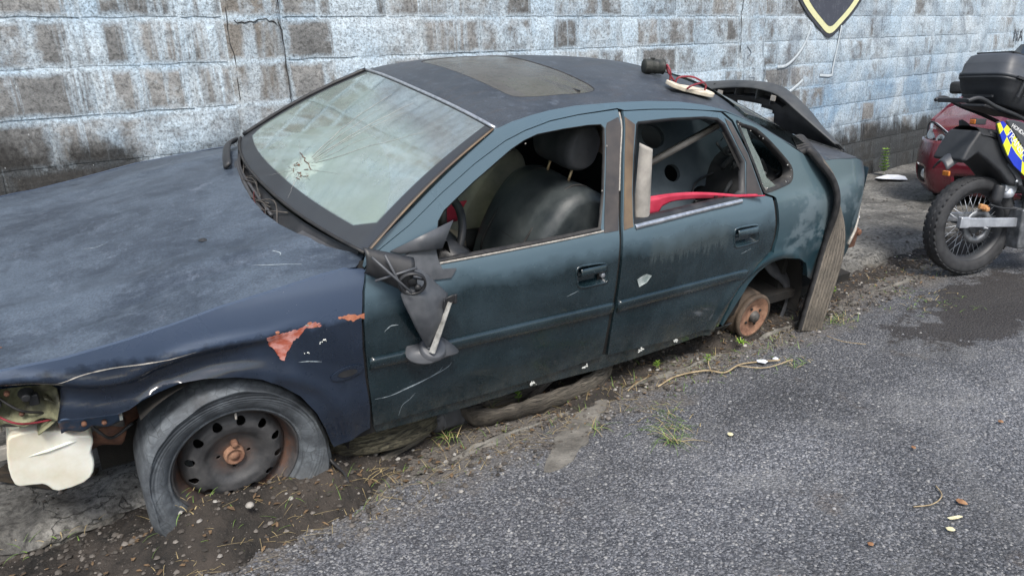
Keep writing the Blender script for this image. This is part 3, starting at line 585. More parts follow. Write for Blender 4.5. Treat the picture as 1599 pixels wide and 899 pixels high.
# ---- block wall: every block on its own
wall = empty('block_wall', (0, WALL_Y, 0)); tag(wall, 'weathered concrete block wall with flaking white and blue paint behind the wreck', 'wall')
ZR = 1.807; BX = .44; BZ = .22
def block_mesh(k):
    r = random.Random(k); w, h, d = .424, .204, .06; m = MB(); nx, nz = 7, 4; vs = []
    for j in range(nz + 1):
        for i in range(nx + 1):
            ex = i in (0, nx); ez = j in (0, nz); vs.append((-w / 2 + w * i / nx + (r.uniform(-.004, .004) if ex else 0), -d / 2 + (.006 if ex or ez else 0) + r.uniform(-.001, .001), -h / 2 + h * j / nz + (r.uniform(-.004, .004) if ez else 0)))
    fs = [(j * (nx + 1) + i, j * (nx + 1) + i + 1, (j + 1) * (nx + 1) + i + 1, (j + 1) * (nx + 1) + i) for j in range(nz) for i in range(nx)]
    ring = [i for i in range(nx + 1)] + [(j + 1) * (nx + 1) - 1 for j in range(1, nz + 1)] + [nz * (nx + 1) + i for i in range(nx - 1, -1, -1)] + [j * (nx + 1) for j in range(nz - 1, 0, -1)]
    b = len(vs); vs += [(vs[i][0], d / 2, vs[i][2]) for i in ring]; n = len(ring)
    fs += [(ring[(i + 1) % n], ring[i], b + i, b + (i + 1) % n) for i in range(n)]
    m.add(vs, fs); me = m.mesh('block'); me.materials.append(M['block_face']); return me
BM = [block_mesh(k) for k in range(6)]
half_cache = {}
def put_block(x0, x1, row, parent, join=None):
    z = ZR - BZ * row - BZ / 2; w = x1 - x0
    if w < .07: return
    o = bpy.data.objects.new('block', random.choice(BM)); COL.objects.link(o); o.parent = parent; o.location = ((x0 + x1) / 2, .028 + random.uniform(-.002, .002), z); o.scale = (w / BX, 1, 1)
    o.rotation_euler = (0, random.uniform(-.004, .004), 0)
    xc = (x0 + x1) / 2; pa = .42 if xc < 1.3 else (.48 if xc < 3.4 else (.58 if xc < 6 else .66)); o.color = (random.uniform(.15, .85), pa + random.uniform(-.34, .30), 0, 1)
BAYS = [(-1.4, 1.25, .386), (1.565, 5.69, 1.555), (6.085, 10.95, 6.09), (11.2, 13.2, 11.2)]
for (a, b, ph) in BAYS:
    for row in range(-1, 8):
        off = ph + (BX / 2 if row % 2 else 0); x = off - BX * math.ceil((off - a) / BX)
        while x < b:
            put_block(max(x, a), min(x + BX, b), row, wall); x += BX
m = MB()
for (a, b, ph) in BAYS:                                 # courses above the picture
    for row in range(-12, -1):
        off = ph + (BX / 2 if row % 2 else 0); x = off - BX * math.ceil((off - a) / BX)
        while x < b:
            x0, x1 = max(x, a), min(x + BX, b)
            if x1 - x0 > .07: m.box(((x0 + x1) / 2, .028, ZR - BZ * row - BZ / 2), (x1 - x0 - .016, .06, .204))
            x += BX
o = m.build('upper_blocks', 'block_face', wall, False); o['kind'] = 'stuff'; o.color = (.5, .6, 0, 1)
m = MB(); m.box((6, .1075, 2.2), (16, .2, 4.6)); m.build('mortar', 'wall_mortar', wall, False)
for k, (a, b) in enumerate([(1.25, 1.565), (5.69, 6.085), (10.95, 11.2)]):
    def pf(u, v, a=a, b=b): 
        x = a + (b - a) * u; z = -.02 + 4.48 * v; return (x, -.016 + float(fbm(x, z, 7, k)) * .010 + float(fbm(x, z, 30, 5)) * .004 + (.03 if u in (0., 1.) else 0), z)
    m = MB(); m.grid(pf, 14, 120); m.build('concrete_pillar', 'wall_render', wall)
m = MB()
for pts in ([(1.543, .0, 2.05), (1.55, 0, 1.9), (1.535, 0, 1.83), (1.548, 0, 1.70), (1.545, 0, 1.5), (1.552, 0, 1.3)], [(1.27, 0, 1.86), (1.262, 0, 1.72), (1.275, 0, 1.60), (1.266, 0, 1.4)], [(1.30, 0, 1.79), (1.38, 0, 1.785), (1.47, 0, 1.80), (1.53, 0, 1.775)], [(5.70, 0, 2.03), (5.715, 0, 1.9), (5.69, 0, 1.82), (5.70, 0, 1.7), (5.69, 0, 1.5)]):
    m.tube([Vector((p[0] + random.gauss(0, .003), -.018, p[2] + random.gauss(0, .004))) for p in smooth_path(pts, 4)], [.0012 + .0025 * random.random() for _ in smooth_path(pts, 4)], 4)
m.build('wall_crack', 'crack_dark', wall)
# painted shield, scrawls and letters (flat paint on the wall)
def shield(s, dy, mat, nm):
    pts = [(-1, 1.35), (-1.05, .9), (-.93, .35), (-.62, -.30), (-.25, -.78), (0, -1.0), (.25, -.78), (.62, -.30), (.93, .35), (1.05, .9), (1, 1.35), (.5, 1.42), (0, 1.55), (-.5, 1.42)]
    poly = [(7.19 + x * .80 * s[0], 2.03 + (y - .0) * .40 * s[1]) for x, y in sm2(pts, 4, True)]
    m = MB(); m.prism(poly, lambda a, b: (a, dy, b), lambda a, b: (a, dy + .002, b)); return m.build(nm, mat, None, False)
emb = empty('painted_shield', (0, WALL_Y, 0)); tag(emb, 'dark shield with a cream outline painted high on the wall', 'emblem')
for s, dy, mt, nm in (((1.06, 1.06), -.010, 'emblem_black', 'outer_border'), ((.97, .96), -.0125, 'emblem_cream', 'cream_border'), ((.80, .79), -.015, 'emblem_navy', 'shield_field')):
    o = shield(s, dy, mt, nm); o.parent = emb
m = MB()
def scrawl(m, pts, r=.006, n=6): m.tube([Vector((a, 0, b)) for a, b in sm2(pts, 6)], r, 5)
for pts in ([(5.80, 1.56), (5.86, 1.50), (5.80, 1.46), (5.88, 1.42), (5.82, 1.37), (5.92, 1.36), (5.84, 1.29), (5.93, 1.28), (5.87, 1.22), (5.96, 1.20), (5.88, 1.14)], [(6.04, 1.60), (6.05, 1.45), (6.10, 1.34), (6.06, 1.22), (6.09, 1.12)], [(5.76, 1.50), (5.75, 1.35), (5.78, 1.2), (5.76, 1.12)]): scrawl(m, pts)
o = m.build('spray_scrawl', 'spray_grey'); o.location = (0, WALL_Y - .016, 0); o.scale = (1, .25, 1); tag(o, 'thin grey sprayed loops on the wall pillar above the bumper shell', 'graffiti')
m = MB()
for pts in ([(6.30, 1.36), (6.45, 1.37), (6.62, 1.45), (6.75, 1.56), (6.85, 1.72)], [(6.12, 1.25), (6.2, 1.13), (6.42, 1.10), (6.62, 1.16), (6.75, 1.22)], [(7.42, 1.72), (7.36, 1.5), (7.30, 1.3), (7.28, 1.24), (7.06, 1.25)]): scrawl(m, pts, .016)
o = m.build('spray_arc', 'spray_white'); o.location = (0, WALL_Y - .010, 0); o.scale = (1, .12, 1); tag(o, 'broad pale sprayed arcs on the wall left of and below the shield', 'graffiti')
def text_obj(name, s, size, mat, parent=None, ext=.001, shear=0.0, space=1.0):
    cu = bpy.data.curves.new(name, 'FONT'); cu.body = s; cu.size = size; cu.extrude = ext; cu.shear = shear; cu.space_line = space; cu.resolution_u = 3
    t = bpy.data.objects.new(name, cu); COL.objects.link(t); dg = bpy.context.evaluated_depsgraph_get(); me = bpy.data.meshes.new_from_object(t.evaluated_get(dg)); COL.objects.unlink(t); bpy.data.objects.remove(t)
    me.materials.clear(); me.materials.append(M[mat]); return link(name, me, None, parent, False)
o = empty('wall_lettering', (12.13, WALL_Y - .012, 1.47)); o.rotation_euler = (PI / 2, 0, 0)
for i_, (w_, y_) in enumerate((('N', 0), ('A', 0), ('P', -.32), ('O', -.32))):
    q_ = text_obj('letter', w_, .235, 'letter_black', o, shear=.12); q_.location = ((i_ % 2) * .20, y_, 0)
tag(o, 'black hand-painted letters NA above PO at the right end of the wall', 'lettering')

# ------------------------------------------------------------------ the wrecked saloon, in its own frame: x to the rear, y to the wall side, z up
D = {
  'front_door': [(0.471, 0.902), (0.455, 0.843), (0.444, 0.745), (0.443, 0.638), (0.452, 0.52), (0.465, 0.377), (0.475, 0.299), (0.619, 0.295), (0.899, 0.287), (1.211, 0.284), (1.557, 0.297), (1.549, 0.424), (1.557, 0.579), (1.562, 0.696), (1.565, 0.78), (1.571, 0.878), (1.598, 1.025), (1.634, 1.166), (1.662, 1.259), (1.666, 1.317), (1.648, 1.339)],
  'win_front': [(0.728, 0.894), (0.736, 0.94), (0.761, 1.02), (0.791, 1.051), (0.929, 1.131), (1.109, 1.222), (1.173, 1.248), (1.239, 1.265), (1.367, 1.275), (1.491, 1.281), (1.557, 1.28), (1.573, 1.265), (1.561, 1.195), (1.521, 1.033), (1.477, 0.9), (1.226, 0.896), (0.936, 0.895)],
  'rear_door': [(1.591, 0.294), (1.576, 0.417), (1.579, 0.574), (1.583, 0.692), (1.586, 0.776), (1.591, 0.876), (1.622, 1.022), (1.654, 1.164), (1.679, 1.258), (1.687, 1.316)],
  'rear_door_b': [(2.274, 1.285), (2.332, 1.245), (2.418, 1.104), (2.493, 0.917), (2.555, 0.899), (2.566, 0.837), (2.58, 0.773), (2.582, 0.701), (2.569, 0.636), (2.48, 0.584), (2.41, 0.506), (2.354, 0.397), (2.329, 0.26), (2.004, 0.266)],
  'win_rear': [(1.657, 0.896), (1.674, 1.017), (1.71, 1.16), (1.746, 1.269), (1.759, 1.278), (1.962, 1.281), (2.161, 1.276), (2.247, 1.266), (2.288, 1.24), (2.345, 1.143), (2.389, 1.074), (2.368, 0.938), (2.324, 0.921), (2.003, 0.909)],
  'rail_top': [(0.489, 0.96), (0.57, 1.01), (0.661, 1.063), (0.746, 1.116), (0.832, 1.167), (0.936, 1.225), (1.064, 1.293), (1.138, 1.312), (1.232, 1.328), (1.328, 1.34), (1.459, 1.349), (1.662, 1.351), (1.84, 1.349), (2.026, 1.339), (2.178, 1.32), (2.303, 1.294), (2.415, 1.257), (2.542, 1.209), (2.674, 1.149), (2.811, 1.089)],
  'rail_low': [(0.507, 0.947), (0.653, 1.019), (0.793, 1.103), (0.94, 1.182), (1.092, 1.249), (1.186, 1.277), (1.313, 1.302), (1.46, 1.316), (1.646, 1.334)],
  'fender': [(0.467, 0.907), (0.404, 0.92), (0.328, 0.914), (0.254, 0.904), (0.113, 0.886), (-0.001, 0.871), (-0.128, 0.845), (-0.247, 0.823), (-0.406, 0.798), (-0.481, 0.793), (-0.553, 0.788)],
  'fender_low': [(-0.431, 0.699), (-0.436, 0.666), (-0.449, 0.627), (-0.456, 0.603), (-0.395, 0.596), (-0.316, 0.588)],
  'arch_f': [(-0.308, 0.588), (-0.277, 0.597), (-0.237, 0.621), (-0.192, 0.638), (-0.138, 0.652), (-0.067, 0.654), (0.024, 0.642), (0.099, 0.615), (0.156, 0.574), (0.215, 0.514), (0.265, 0.431), (0.298, 0.341), (0.317, 0.272)],
  'fender_rear': [(0.326, 0.253), (0.461, 0.292), (0.457, 0.379), (0.441, 0.523), (0.432, 0.641), (0.435, 0.747), (0.446, 0.845)],
  'quarter': [(2.583, 0.896), (2.596, 0.833), (2.61, 0.768), (2.613, 0.696), (2.597, 0.625)],
  'quarter_win': [(2.363, 1.244), (2.41, 1.233), (2.496, 1.209), (2.578, 1.156), (2.666, 1.085), (2.727, 1.027), (2.735, 0.986), (2.712, 0.953), (2.642, 0.938), (2.523, 0.925), (2.492, 0.936), (2.457, 1.024), (2.41, 1.132)],
  'arch_r_out': [(2.597, 0.625), (2.503, 0.586), (2.432, 0.513), (2.373, 0.407), (2.343, 0.26)],
  'arch_r_in': [(2.365, 0.255), (2.411, 0.376), (2.461, 0.468), (2.522, 0.53), (2.597, 0.569), (2.693, 0.576), (2.832, 0.552), (2.906, 0.53)],
  'handle_f': [(1.352, 0.768), (1.415, 0.77), (1.483, 0.764), (1.508, 0.748), (1.515, 0.711), (1.511, 0.677), (1.466, 0.675), (1.388, 0.676), (1.354, 0.691), (1.345, 0.731)],
  'handle_r': [(2.292, 0.792), (2.382, 0.794), (2.438, 0.789), (2.456, 0.768), (2.464, 0.709), (2.424, 0.7), (2.318, 0.697), (2.292, 0.714), (2.282, 0.766)],
  'sill': [(0.475, 0.299), (0.899, 0.287), (1.557, 0.297), (2.004, 0.266), (2.329, 0.26), (2.325, 0.226), (2.021, 0.219), (1.813, 0.214), (1.579, 0.215), (1.153, 0.241), (0.905, 0.238), (0.492, 0.255)],
  'torn': [(0.123, 0.755), (0.172, 0.76), (0.233, 0.762), (0.244, 0.77), (0.275, 0.775), (0.296, 0.768), (0.278, 0.759), (0.249, 0.761), (0.227, 0.739), (0.205, 0.724), (0.184, 0.695), (0.171, 0.666), (0.16, 0.671), (0.147, 0.703), (0.133, 0.725)],
  'torn2': [(0.362, 0.772), (0.393, 0.777), (0.417, 0.769), (0.446, 0.772), (0.445, 0.752), (0.425, 0.758), (0.406, 0.749), (0.381, 0.763)],
  'white_spot': [(1.683, 0.653), (1.736, 0.67), (1.768, 0.658), (1.742, 0.629), (1.7, 0.617)],
  'scratch1': [(0.473, 0.424), (0.535, 0.421), (0.61, 0.434), (0.675, 0.448), (0.727, 0.466), (0.743, 0.481)],
  'scratch2': [(0.571, 0.313), (0.584, 0.359), (0.613, 0.379), (0.633, 0.4)],
  'scratch3': [(0.513, 0.687), (0.537, 0.703), (0.566, 0.701)],
  'hood_rear': [(0.412, 0.575, 0.945), (0.336, 0.294, 0.957), (0.305, 0.09, 0.958), (0.289, -0.101, 0.957), (0.291, -0.261, 0.954), (0.31, -0.384, 0.95), (0.339, -0.478, 0.946), (0.365, -0.555, 0.942), (0.398, -0.619, 0.938), (0.445, -0.674, 0.938), (0.488, -0.714, 0.937)]}
CARM = Matrix(((0.99638743, 0.08479636, 0.00465473, 0.58442272), (-0.08200625, 0.97495161, -0.20674701, 3.09122162), (-0.02206953, 0.20561841, 0.97838336, 0.14098448), (0.00000000, 0.00000000, 0.00000000, 1.00000000)))
def pch(xs, ys):
    xs = np.array(xs, float); ys = np.array(ys, float); h = np.diff(xs); d = np.diff(ys) / h; m = np.zeros(len(xs)); m[0] = d[0]; m[-1] = d[-1]
    for i in range(1, len(xs) - 1):
        if d[i - 1] * d[i] > 0: w1 = 2 * h[i] + h[i - 1]; w2 = h[i] + 2 * h[i - 1]; m[i] = (w1 + w2) / (w1 / d[i - 1] + w2 / d[i])
    xs_, ys_, h_, m_ = xs.tolist(), ys.tolist(), h.tolist(), m.tolist(); import bisect
    def ev(x):
        x = min(max(x, xs_[0]), xs_[-1]); i = min(max(bisect.bisect_left(xs_, x) - 1, 0), len(xs_) - 2); t = (x - xs_[i]) / h_[i]
        return (2 * t ** 3 - 3 * t ** 2 + 1) * ys_[i] + (t ** 3 - 2 * t ** 2 + t) * h_[i] * m_[i] + (-2 * t ** 3 + 3 * t ** 2) * ys_[i + 1] + (t ** 3 - t ** 2) * h_[i] * m_[i + 1]
    return ev
wf = pch([-1.0, -.85, -.7, -.5, -.3, 0, .5, 2.6, 2.9, 3.1, 3.3, 3.45, 3.6, 3.68], [.50, .64, .72, .775, .80, .825, .838, .838, .825, .81, .785, .745, .66, .60])
zf = pch([.1, .18, .3, .45, .6, .72, .80, .86, .92, 1.0, 1.2, 1.30, 1.36, 1.44], [.05, .03, .015, 0, 0, .008, .018, .032, .06, .095, .185, .235, .28, .36])
Yh = lambda x, z: wf(x) - zf(z)
def bump1(v, a, b, w=.02):
    def s(t): t = min(1, max(0, t)); return t * t * (3 - 2 * t)
    return s((v - a) / w) * s((b - v) / w)
def relief(x, z):
    """dents, folds and wheel-arch lips pressed into the side"""
    d = 0.0
    r = math.hypot(x - .01, z - .27); d += .012 * math.exp(-((r - .375) / .028) ** 2) * (1 if z > .25 and x < .45 else 0)
    r = math.hypot(x - 2.64, z - .24); d += .016 * math.exp(-((r - .365) / .026) ** 2) * (1 if z > .2 and x > 2.2 else 0)
    if x < .42:                                         # crushed lower wing under the fold line
        fold = .745 + .012 * math.sin(x * 9 + 1.2) - .035 * bump1(x, -.5, -.1, .2) + .03 * bump1(x, .1, .42, .15)
        d -= (.020 * bump1(z, fold - .16, fold, .03) + .010 * bump1(z, fold - .09, fold - .01, .02)) * min(1, max(0, (.20 - x) / .25))
        d += .010 * math.exp(-((z - fold - .01) / .016) ** 2) * min(1, max(0, (.30 - x) / .3)) - .012 * math.exp(-((x + .19) / .03) ** 2 - ((z - .68) / .06) ** 2)
    d += .0010 * math.sin(x * 11 + z * 7) * math.sin(z * 17 + x * 3)
    d -= .010 * math.exp(-((x - 2.98) / .10) ** 2 - ((z - .70) / .09) ** 2) + .006 * math.exp(-((x - 1.72) / .05) ** 2 - ((z - .64) / .04) ** 2)
    d -= .004 * math.exp(-((z - .50) / .05) ** 2)
    return d
car = empty('wrecked_saloon_car'); car.matrix_world = CARM
tag(car, 'abandoned dark blue-green saloon car with a flat front tyre and missing rear wheel', 'car')
def side(x, z, s=-1, off=0.0): return (x, s * (Yh(x, z) + relief(x, z) * (1 if s < 0 else 0) + off), z)
def sp(name, outer, holes, mat, s=-1, step=.014, parent=None, off=0.0, depth=.014):
    return panel(name, outer, holes, lambda x, z: side(x, z, s, off), lambda x, z: (x, s * (Yh(x, z) + off - depth), z), mat, parent or car, step, flip=(s > 0))
rt = D['rail_top']; RTX = [a[0] for a in rt]; RTZ = [a[1] for a in rt]
rail_full = sm2(rt, 4)
def rtz(x): return float(np.interp(x, RTX, RTZ))
def inset(poly, d):
    """shrink (d>0) a polygon toward its inside"""
    n = len(poly); A = sum(poly[i][0] * poly[(i + 1) % n][1] - poly[(i + 1) % n][0] * poly[i][1] for i in range(n)); sg = 1 if A > 0 else -1; out = []
    for i in range(n):
        a, b, c = Vector(poly[i - 1]), Vector(poly[i]), Vector(poly[(i + 1) % n]); e1 = (b - a).normalized(); e2 = (c - b).normalized(); t = (e1 + e2)
        t = t.normalized() if t.length > 1e-6 else e1; nn = Vector((-t.y, t.x)) * sg; k = 1 / max(.5, nn.dot(Vector((-e1.y, e1.x)) * sg)); q = b + nn * d * k; out.append((q.x, q.y))
    return out
wfront = D['win_front']; wrear = sm2(D['win_rear'], 1, True); wq = sm2(D['quarter_win'], 3, True)
fd = D['front_door']; low = D['rail_low']
door_f = fd[:-2] + [(1.664, 1.325)] + [tuple(p) for p in low[::-1][1:]] + [(.50, .930)]
rd = D['rear_door'][:-1] + [(1.692, 1.318)]; rdb = D['rear_door_b']
door_r = [(rd[i][0], rd[i][1]) for i in range(len(rd))] + [(1.85, 1.316), (2.03, 1.308), (2.17, 1.297)] + [tuple(p) for p in rdb]
arch_f = D['arch_f']
front_strip = [(-.553, .786), (-.66, .768), (-.75, .735), (-.76, .71), (-.66, .722), (-.57, .728), (-.50, .728), (-.45, .722)]
fender = [tuple(p) for p in D['fender'][:-1]] + front_strip + [tuple(p) for p in D['fender_low']] + [tuple(p) for p in arch_f] + [tuple(p) for p in D['fender_rear']]
qp = [tuple(p) for p in D['quarter']] + [tuple(p) for p in D['arch_r_out'][1:-1]] + [(2.350, .262)] + [tuple(p) for p in D['arch_r_in'][:-1]] + [(2.93, .50), (2.96, .42), (3.08, .36), (3.26, .36), (3.40, .42), (3.52, .50), (3.60, .56), (3.66, .64), (3.665, .78), (3.63, .88), (3.60, .915), (3.50, .955)] + [(3.391, .985), (3.172, 1.009), (3.044, 1.018), (2.93, 1.035), (2.811, 1.080)]
cpill = [(2.674, 1.146), (2.542, 1.205), (2.415, 1.252), (2.34, 1.275), (2.288, 1.288), (2.345, 1.250), (2.43, 1.105), (2.505, .925), (2.568, .905)]
quarter = qp + cpill
def handle_hole(pts): return inset(sm2(pts, 3, True), 0.004)
hf = handle_hole(D['handle_f']); hr = handle_hole(D['handle_r'])
PARTS = {}
for s in (-1, 1):
    st = .014 if s < 0 else .03
    near = s < 0
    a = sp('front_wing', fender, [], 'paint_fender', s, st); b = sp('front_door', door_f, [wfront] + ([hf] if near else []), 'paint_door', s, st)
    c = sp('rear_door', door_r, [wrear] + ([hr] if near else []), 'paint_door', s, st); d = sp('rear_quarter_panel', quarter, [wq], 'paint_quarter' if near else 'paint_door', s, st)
    if near: PARTS = dict(wing=a, fd=b, rd=c, q=d)
    railp = [tuple(p) for p in rt] + [(2.811, 1.086), (2.674, 1.150)][:0] + [(2.674, 1.149 - .003), (2.542, 1.206), (2.415, 1.254), (2.303, 1.290), (2.175, 1.300), (2.03, 1.312), (1.85, 1.320), (1.70, 1.322)] + [(1.664, 1.331)] + [(p[0], p[1] + .004) for p in low[::-1][1:]] + [(.492, .935), (.466, .915)]
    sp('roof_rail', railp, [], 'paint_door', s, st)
    sp('sill', [(p[0], p[1] - .004) for p in D['sill']], [], 'paint_door', s, st, off=-.012)
fdoor, rdoor, wing, quart = PARTS['fd'], PARTS['rd'], PARTS['wing'], PARTS['q']
for o in (fdoor, rdoor): pass
# --- trims on the near side
def strip_on_side(name, pts, w, t, mat, parent, off=0.0, closed=False, sub=3):
    """thin raised strip following a line drawn on the body side"""
    P2 = sm2(pts, sub, closed); m = MB(); n = len(P2); vs = []
    for i in range(n):
        a = Vector(P2[(i - 1) % n] if closed or i else P2[i]); b = Vector(P2[(i + 1) % n] if closed or i < n - 1 else P2[i]); tt = (b - a).normalized(); nn = Vector((-tt.y, tt.x)); p = Vector(P2[i])
        for k, h in ((-1, 0), (-.8, t), (.8, t), (1, 0)): q = p + nn * w / 2 * k; vs.append(side(q.x, q.y, -1, off + h))
    fs = []
    for i in range(n if closed else n - 1):
        j = (i + 1) % n
        for k in range(3): fs.append((i * 4 + k, i * 4 + k + 1, j * 4 + k + 1, j * 4 + k))
    m.add(vs, fs); return m.build(name, mat, parent)
def patch(name, poly, mat, parent, off=.0015, step=.01, depth=.001):
    return panel(name, poly, [], lambda x, z: side(x, z, -1, off), lambda x, z: (x, -(Yh(x, z) + off - depth), z), mat, parent, step)
def moulding(name, x0, x1, zt0, zt1, zb0, zb1, parent, tip=False):
    m = MB(); n = 60; vs = []; prof = [(0, 0), (.02, .007), (.16, .0135), (.35, .0145), (.80, .012), (.95, .007), (1, 0)]
    for i in range(n + 1):
        u = i / n; x = x0 + (x1 - x0) * u; zt = zt0 + (zt1 - zt0) * u; zb = zb0 + (zb1 - zb0) * u
        if tip and u > .955: zb = zb + (zt - zb) * ((u - .955) / .045) ** 2 * .75
        for k, h in prof: z = zt + (zb - zt) * k; vs.append(side(x, z, -1, h))
    k = len(prof); m.add(vs, [(i * k + j, (i + 1) * k + j, (i + 1) * k + j + 1, i * k + j + 1) for i in range(n) for j in range(k - 1)] + [tuple(range(k)), tuple(range((n + 1) * k - 1, n * k - 1, -1))])
    return m.build(name, 'paint_door', parent)
moulding('side_moulding', .456, 1.556, .600, .576, .552, .518, fdoor); moulding('side_moulding', 1.590, 2.415, .574, .570, .517, .520, rdoor, True)
def handle(hole, parent, lock):
    xs_ = [p[0] for p in hole]; zs = [p[1] for p in hole]; cx, cz = (min(xs_) + max(xs_)) / 2, (min(zs) + max(zs)) / 2; hw, hh = (max(xs_) - min(xs_)) / 2, (max(zs) - min(zs)) / 2
    h = empty('door_handle'); h.parent = parent
    strip_on_side('handle_rim', inset(hole, -.003), .008, .003, 'paint_door', h, 0, True, 1)
    def cup(a, b):
        r = min(1, max(abs((a - cx) / hw), abs((b - cz) / hh))); return (a, -(Yh(a, b) - .026 * min(1, (1 - r) * 3.2)), b)
    panel('handle_cup', hole, [], cup, lambda a, b: (a, -(Yh(a, b) - .002), b), 'paint_door', h, .007)
    m = MB()
    def grip(u, v):
        x = cx - hw * .82 + 1.64 * hw * u; z = cz + hh * .80 - hh * .78 * v; return (x, -(Yh(x, z) + .004 + .006 * math.sin(PI * v) - .022 * max(0, v - .75) * 4 * .6) , z)
    m.grid(grip, 16, 8); m.build('handle_grip', 'paint_door', h, True, solid=.006)
    if lock:
        m = MB(); m.lathe([(.0, .006), (.008, .006), (.011, .003), (.012, -.01)], 20, (cx + hw * .72, -(Yh(cx, cz) - .004), cz - hh * .30), RX(PI / 2)); m.build('key_lock', 'chrome_strip', h)
handle(hf, fdoor, True); handle(hr, rdoor, False)
# window frames: rubber channel inside each opening, dull trim along the sill
def ring(name, hole, w, mat, parent, off, depth, s=-1):
    h2 = inset(hole, w); m = MB(); n = len(hole); vs = []
    for i in range(n):
        a = hole[i]; b = h2[i]; vs += [(a[0], s * (Yh(*a) + off), a[1]), (b[0], s * (Yh(*b) + off - .002), b[1]), (b[0], s * (Yh(*b) - depth), b[1])]
    m.add(vs, [(i * 3 + k, ((i + 1) % n) * 3 + k, ((i + 1) % n) * 3 + k + 1, i * 3 + k + 1) for i in range(n) for k in (0, 1)]); return m.build(name, mat, parent)
for s, pf_, pr_, pq_ in ((-1, fdoor, rdoor, quart),):
    ring('window_channel', sm2(wfront, 1, True), .004, 'rubber_seal', pf_, .001, .012); ring('window_channel', wrear, .012, 'black_plastic', pr_, .001, .03); ring('window_seal', wq, .016, 'rubber_seal', pq_, .003, .05)
strip_on_side('sill_seal', [(.735, .894), (.936, .894), (1.226, .895), (1.478, .899)], .006, .004, 'rubber_seal', fdoor); strip_on_side('sill_trim', [(.735, .887), (.936, .887), (1.226, .888), (1.49, .892)], .007, .004, 'bare_edge', fdoor)
strip_on_side('chrome_trim', [(1.66, .886), (1.85, .894), (2.05, .902), (2.25, .908), (2.335, .911)], .016, .008, 'chrome_strip', rdoor)
# painted-over door pillars with bronze wear
bp = [(1.492, .885), (1.568, .885), (1.596, 1.022), (1.632, 1.166), (1.660, 1.262), (1.655, 1.30), (1.590, 1.283), (1.577, 1.262), (1.566, 1.195), (1.527, 1.033)]
patch('pillar_cover', bp, 'pillar_trim', fdoor, .003, .014, .003)
bp2 = [(1.597, .882), (1.650, .888), (1.668, 1.017), (1.704, 1.16), (1.738, 1.269), (1.69, 1.30), (1.683, 1.258), (1.659, 1.164), (1.627, 1.022)]
patch('pillar_cover', bp2, 'pillar_rust', rdoor, .003, .014, .003)
bp3 = [(2.373, .935), (2.486, .918), (2.412, 1.104), (2.328, 1.243), (2.29, 1.262), (2.30, 1.24), (2.352, 1.143), (2.398, 1.07)]
patch('pillar_cover', bp3, 'pillar_trim', rdoor, .003, .014, .003)
strip_on_side('pillar_edge', [(1.668, 1.318), (1.664, 1.262), (1.637, 1.166), (1.603, 1.03)], .007, .003, 'bare_edge', fdoor)
# mirror sail and smashed mirror
mir = empty('door_mirror'); mir.parent = fdoor
m = MB(); SV = lambda x, z, o=0: side(x, z, -1, o)
m.add([SV(.565, .952, .004), SV(.80, 1.032, .045), SV(.745, .945, .035), SV(.60, .940, .01), SV(.74, .955, .02)], [(0, 3, 2, 1)]); m.build('sail_flap', 'mirror_cover', mir, True, solid=.004)
patch('sail_plate', [(.60, .925), (.66, .948), (.732, .950), (.735, .90), (.745, .868), (.80, .862), (.775, .835), (.66, .842)], 'mirror_cover', mir, .008, .014, .008)
m = MB()
c0, c1 = Vector((.475, -.84, .955)), Vector((.590, -.905, .885))
ring_c = Vector((.585, -.895, .885)); RM = (RZ(-.35) @ RX(PI / 2 + .25))
m.lathe([(.042, -.008), (.047, -.003), (.047, .008), (.042, .011), (.039, .005), (.040, -.006)], 28, ring_c, RM, closed=True)
for k in range(5):
    a = k * 1.26 + .3; m.tube([ring_c + RM @ Vector((math.cos(a) * .042, math.sin(a) * .042, 0)), ring_c + RM @ Vector((math.cos(a + .9) * .012, math.sin(a + .9) * .012, -.012))], .0032, 5)
m.lathe([(0, .0), (.016, .0), (.018, -.01), (.012, -.02)], 14, ring_c, RM); m.lathe([(0, .0), (.010, .0), (.012, -.01)], 12, ring_c + Vector((.018, -.008, -.022)), RM)
m.build('mirror_mount', 'black_plastic', mir)
m = MB()
def shell(u, v):
    a = -1.2 + 2.6 * v; x = .452 + .135 * u; r = .045 + .012 * u; return (x + .02 * math.sin(a) * u, -.800 - .05 * u - r * math.cos(a) * .75, .955 - .055 * u + r * math.sin(a))
m.grid(shell, 12, 14); m.build('mirror_housing', 'black_plastic', mir, True, solid=.004)
m = MB()
for a, b in (((.46, -.86, .985), (.575, -.915, .86)), ((.47, -.86, .90), (.60, -.90, .94)), ((.50, -.87, .99), (.55, -.90, .87))): m.tube([a, b], .0045, 5)
m.build('broken_rib', 'mirror_cover', mir)
m = MB()                                                # the torn-off outer cover, hanging point down
cov = [((.622, -.842, .903), (.640, -.842, .905)), ((.585, -.862, .874), (.672, -.850, .872)), ((.550, -.878, .846), (.708, -.858, .832)), ((.556, -.888, .815), (.738, -.866, .800)), ((.575, -.895, .770), (.722, -.885, .765)), ((.596, -.897, .720), (.703, -.897, .722)), ((.622, -.892, .670), (.685, -.895, .675)), ((.655, -.878, .612), (.668, -.878, .610))]
def covf(u, v):
    t = v * (len(cov) - 1); i = min(int(t), len(cov) - 2); f = t - i; L = Vector(cov[i][0]).lerp(Vector(cov[i + 1][0]), f); R_ = Vector(cov[i][1]).lerp(Vector(cov[i + 1][1]), f); p = L.lerp(R_, u); p.y -= (.022 * max(0, 1 - abs(u - .42) / .5) + .006 * math.sin(PI * u)) * min(1, (1 - v) * 2 + .2) * min(1, v * 3); return p
m.grid(covf, 14, 24); m.build('hanging_cover', 'mirror_cover', mir, True, solid=.004)
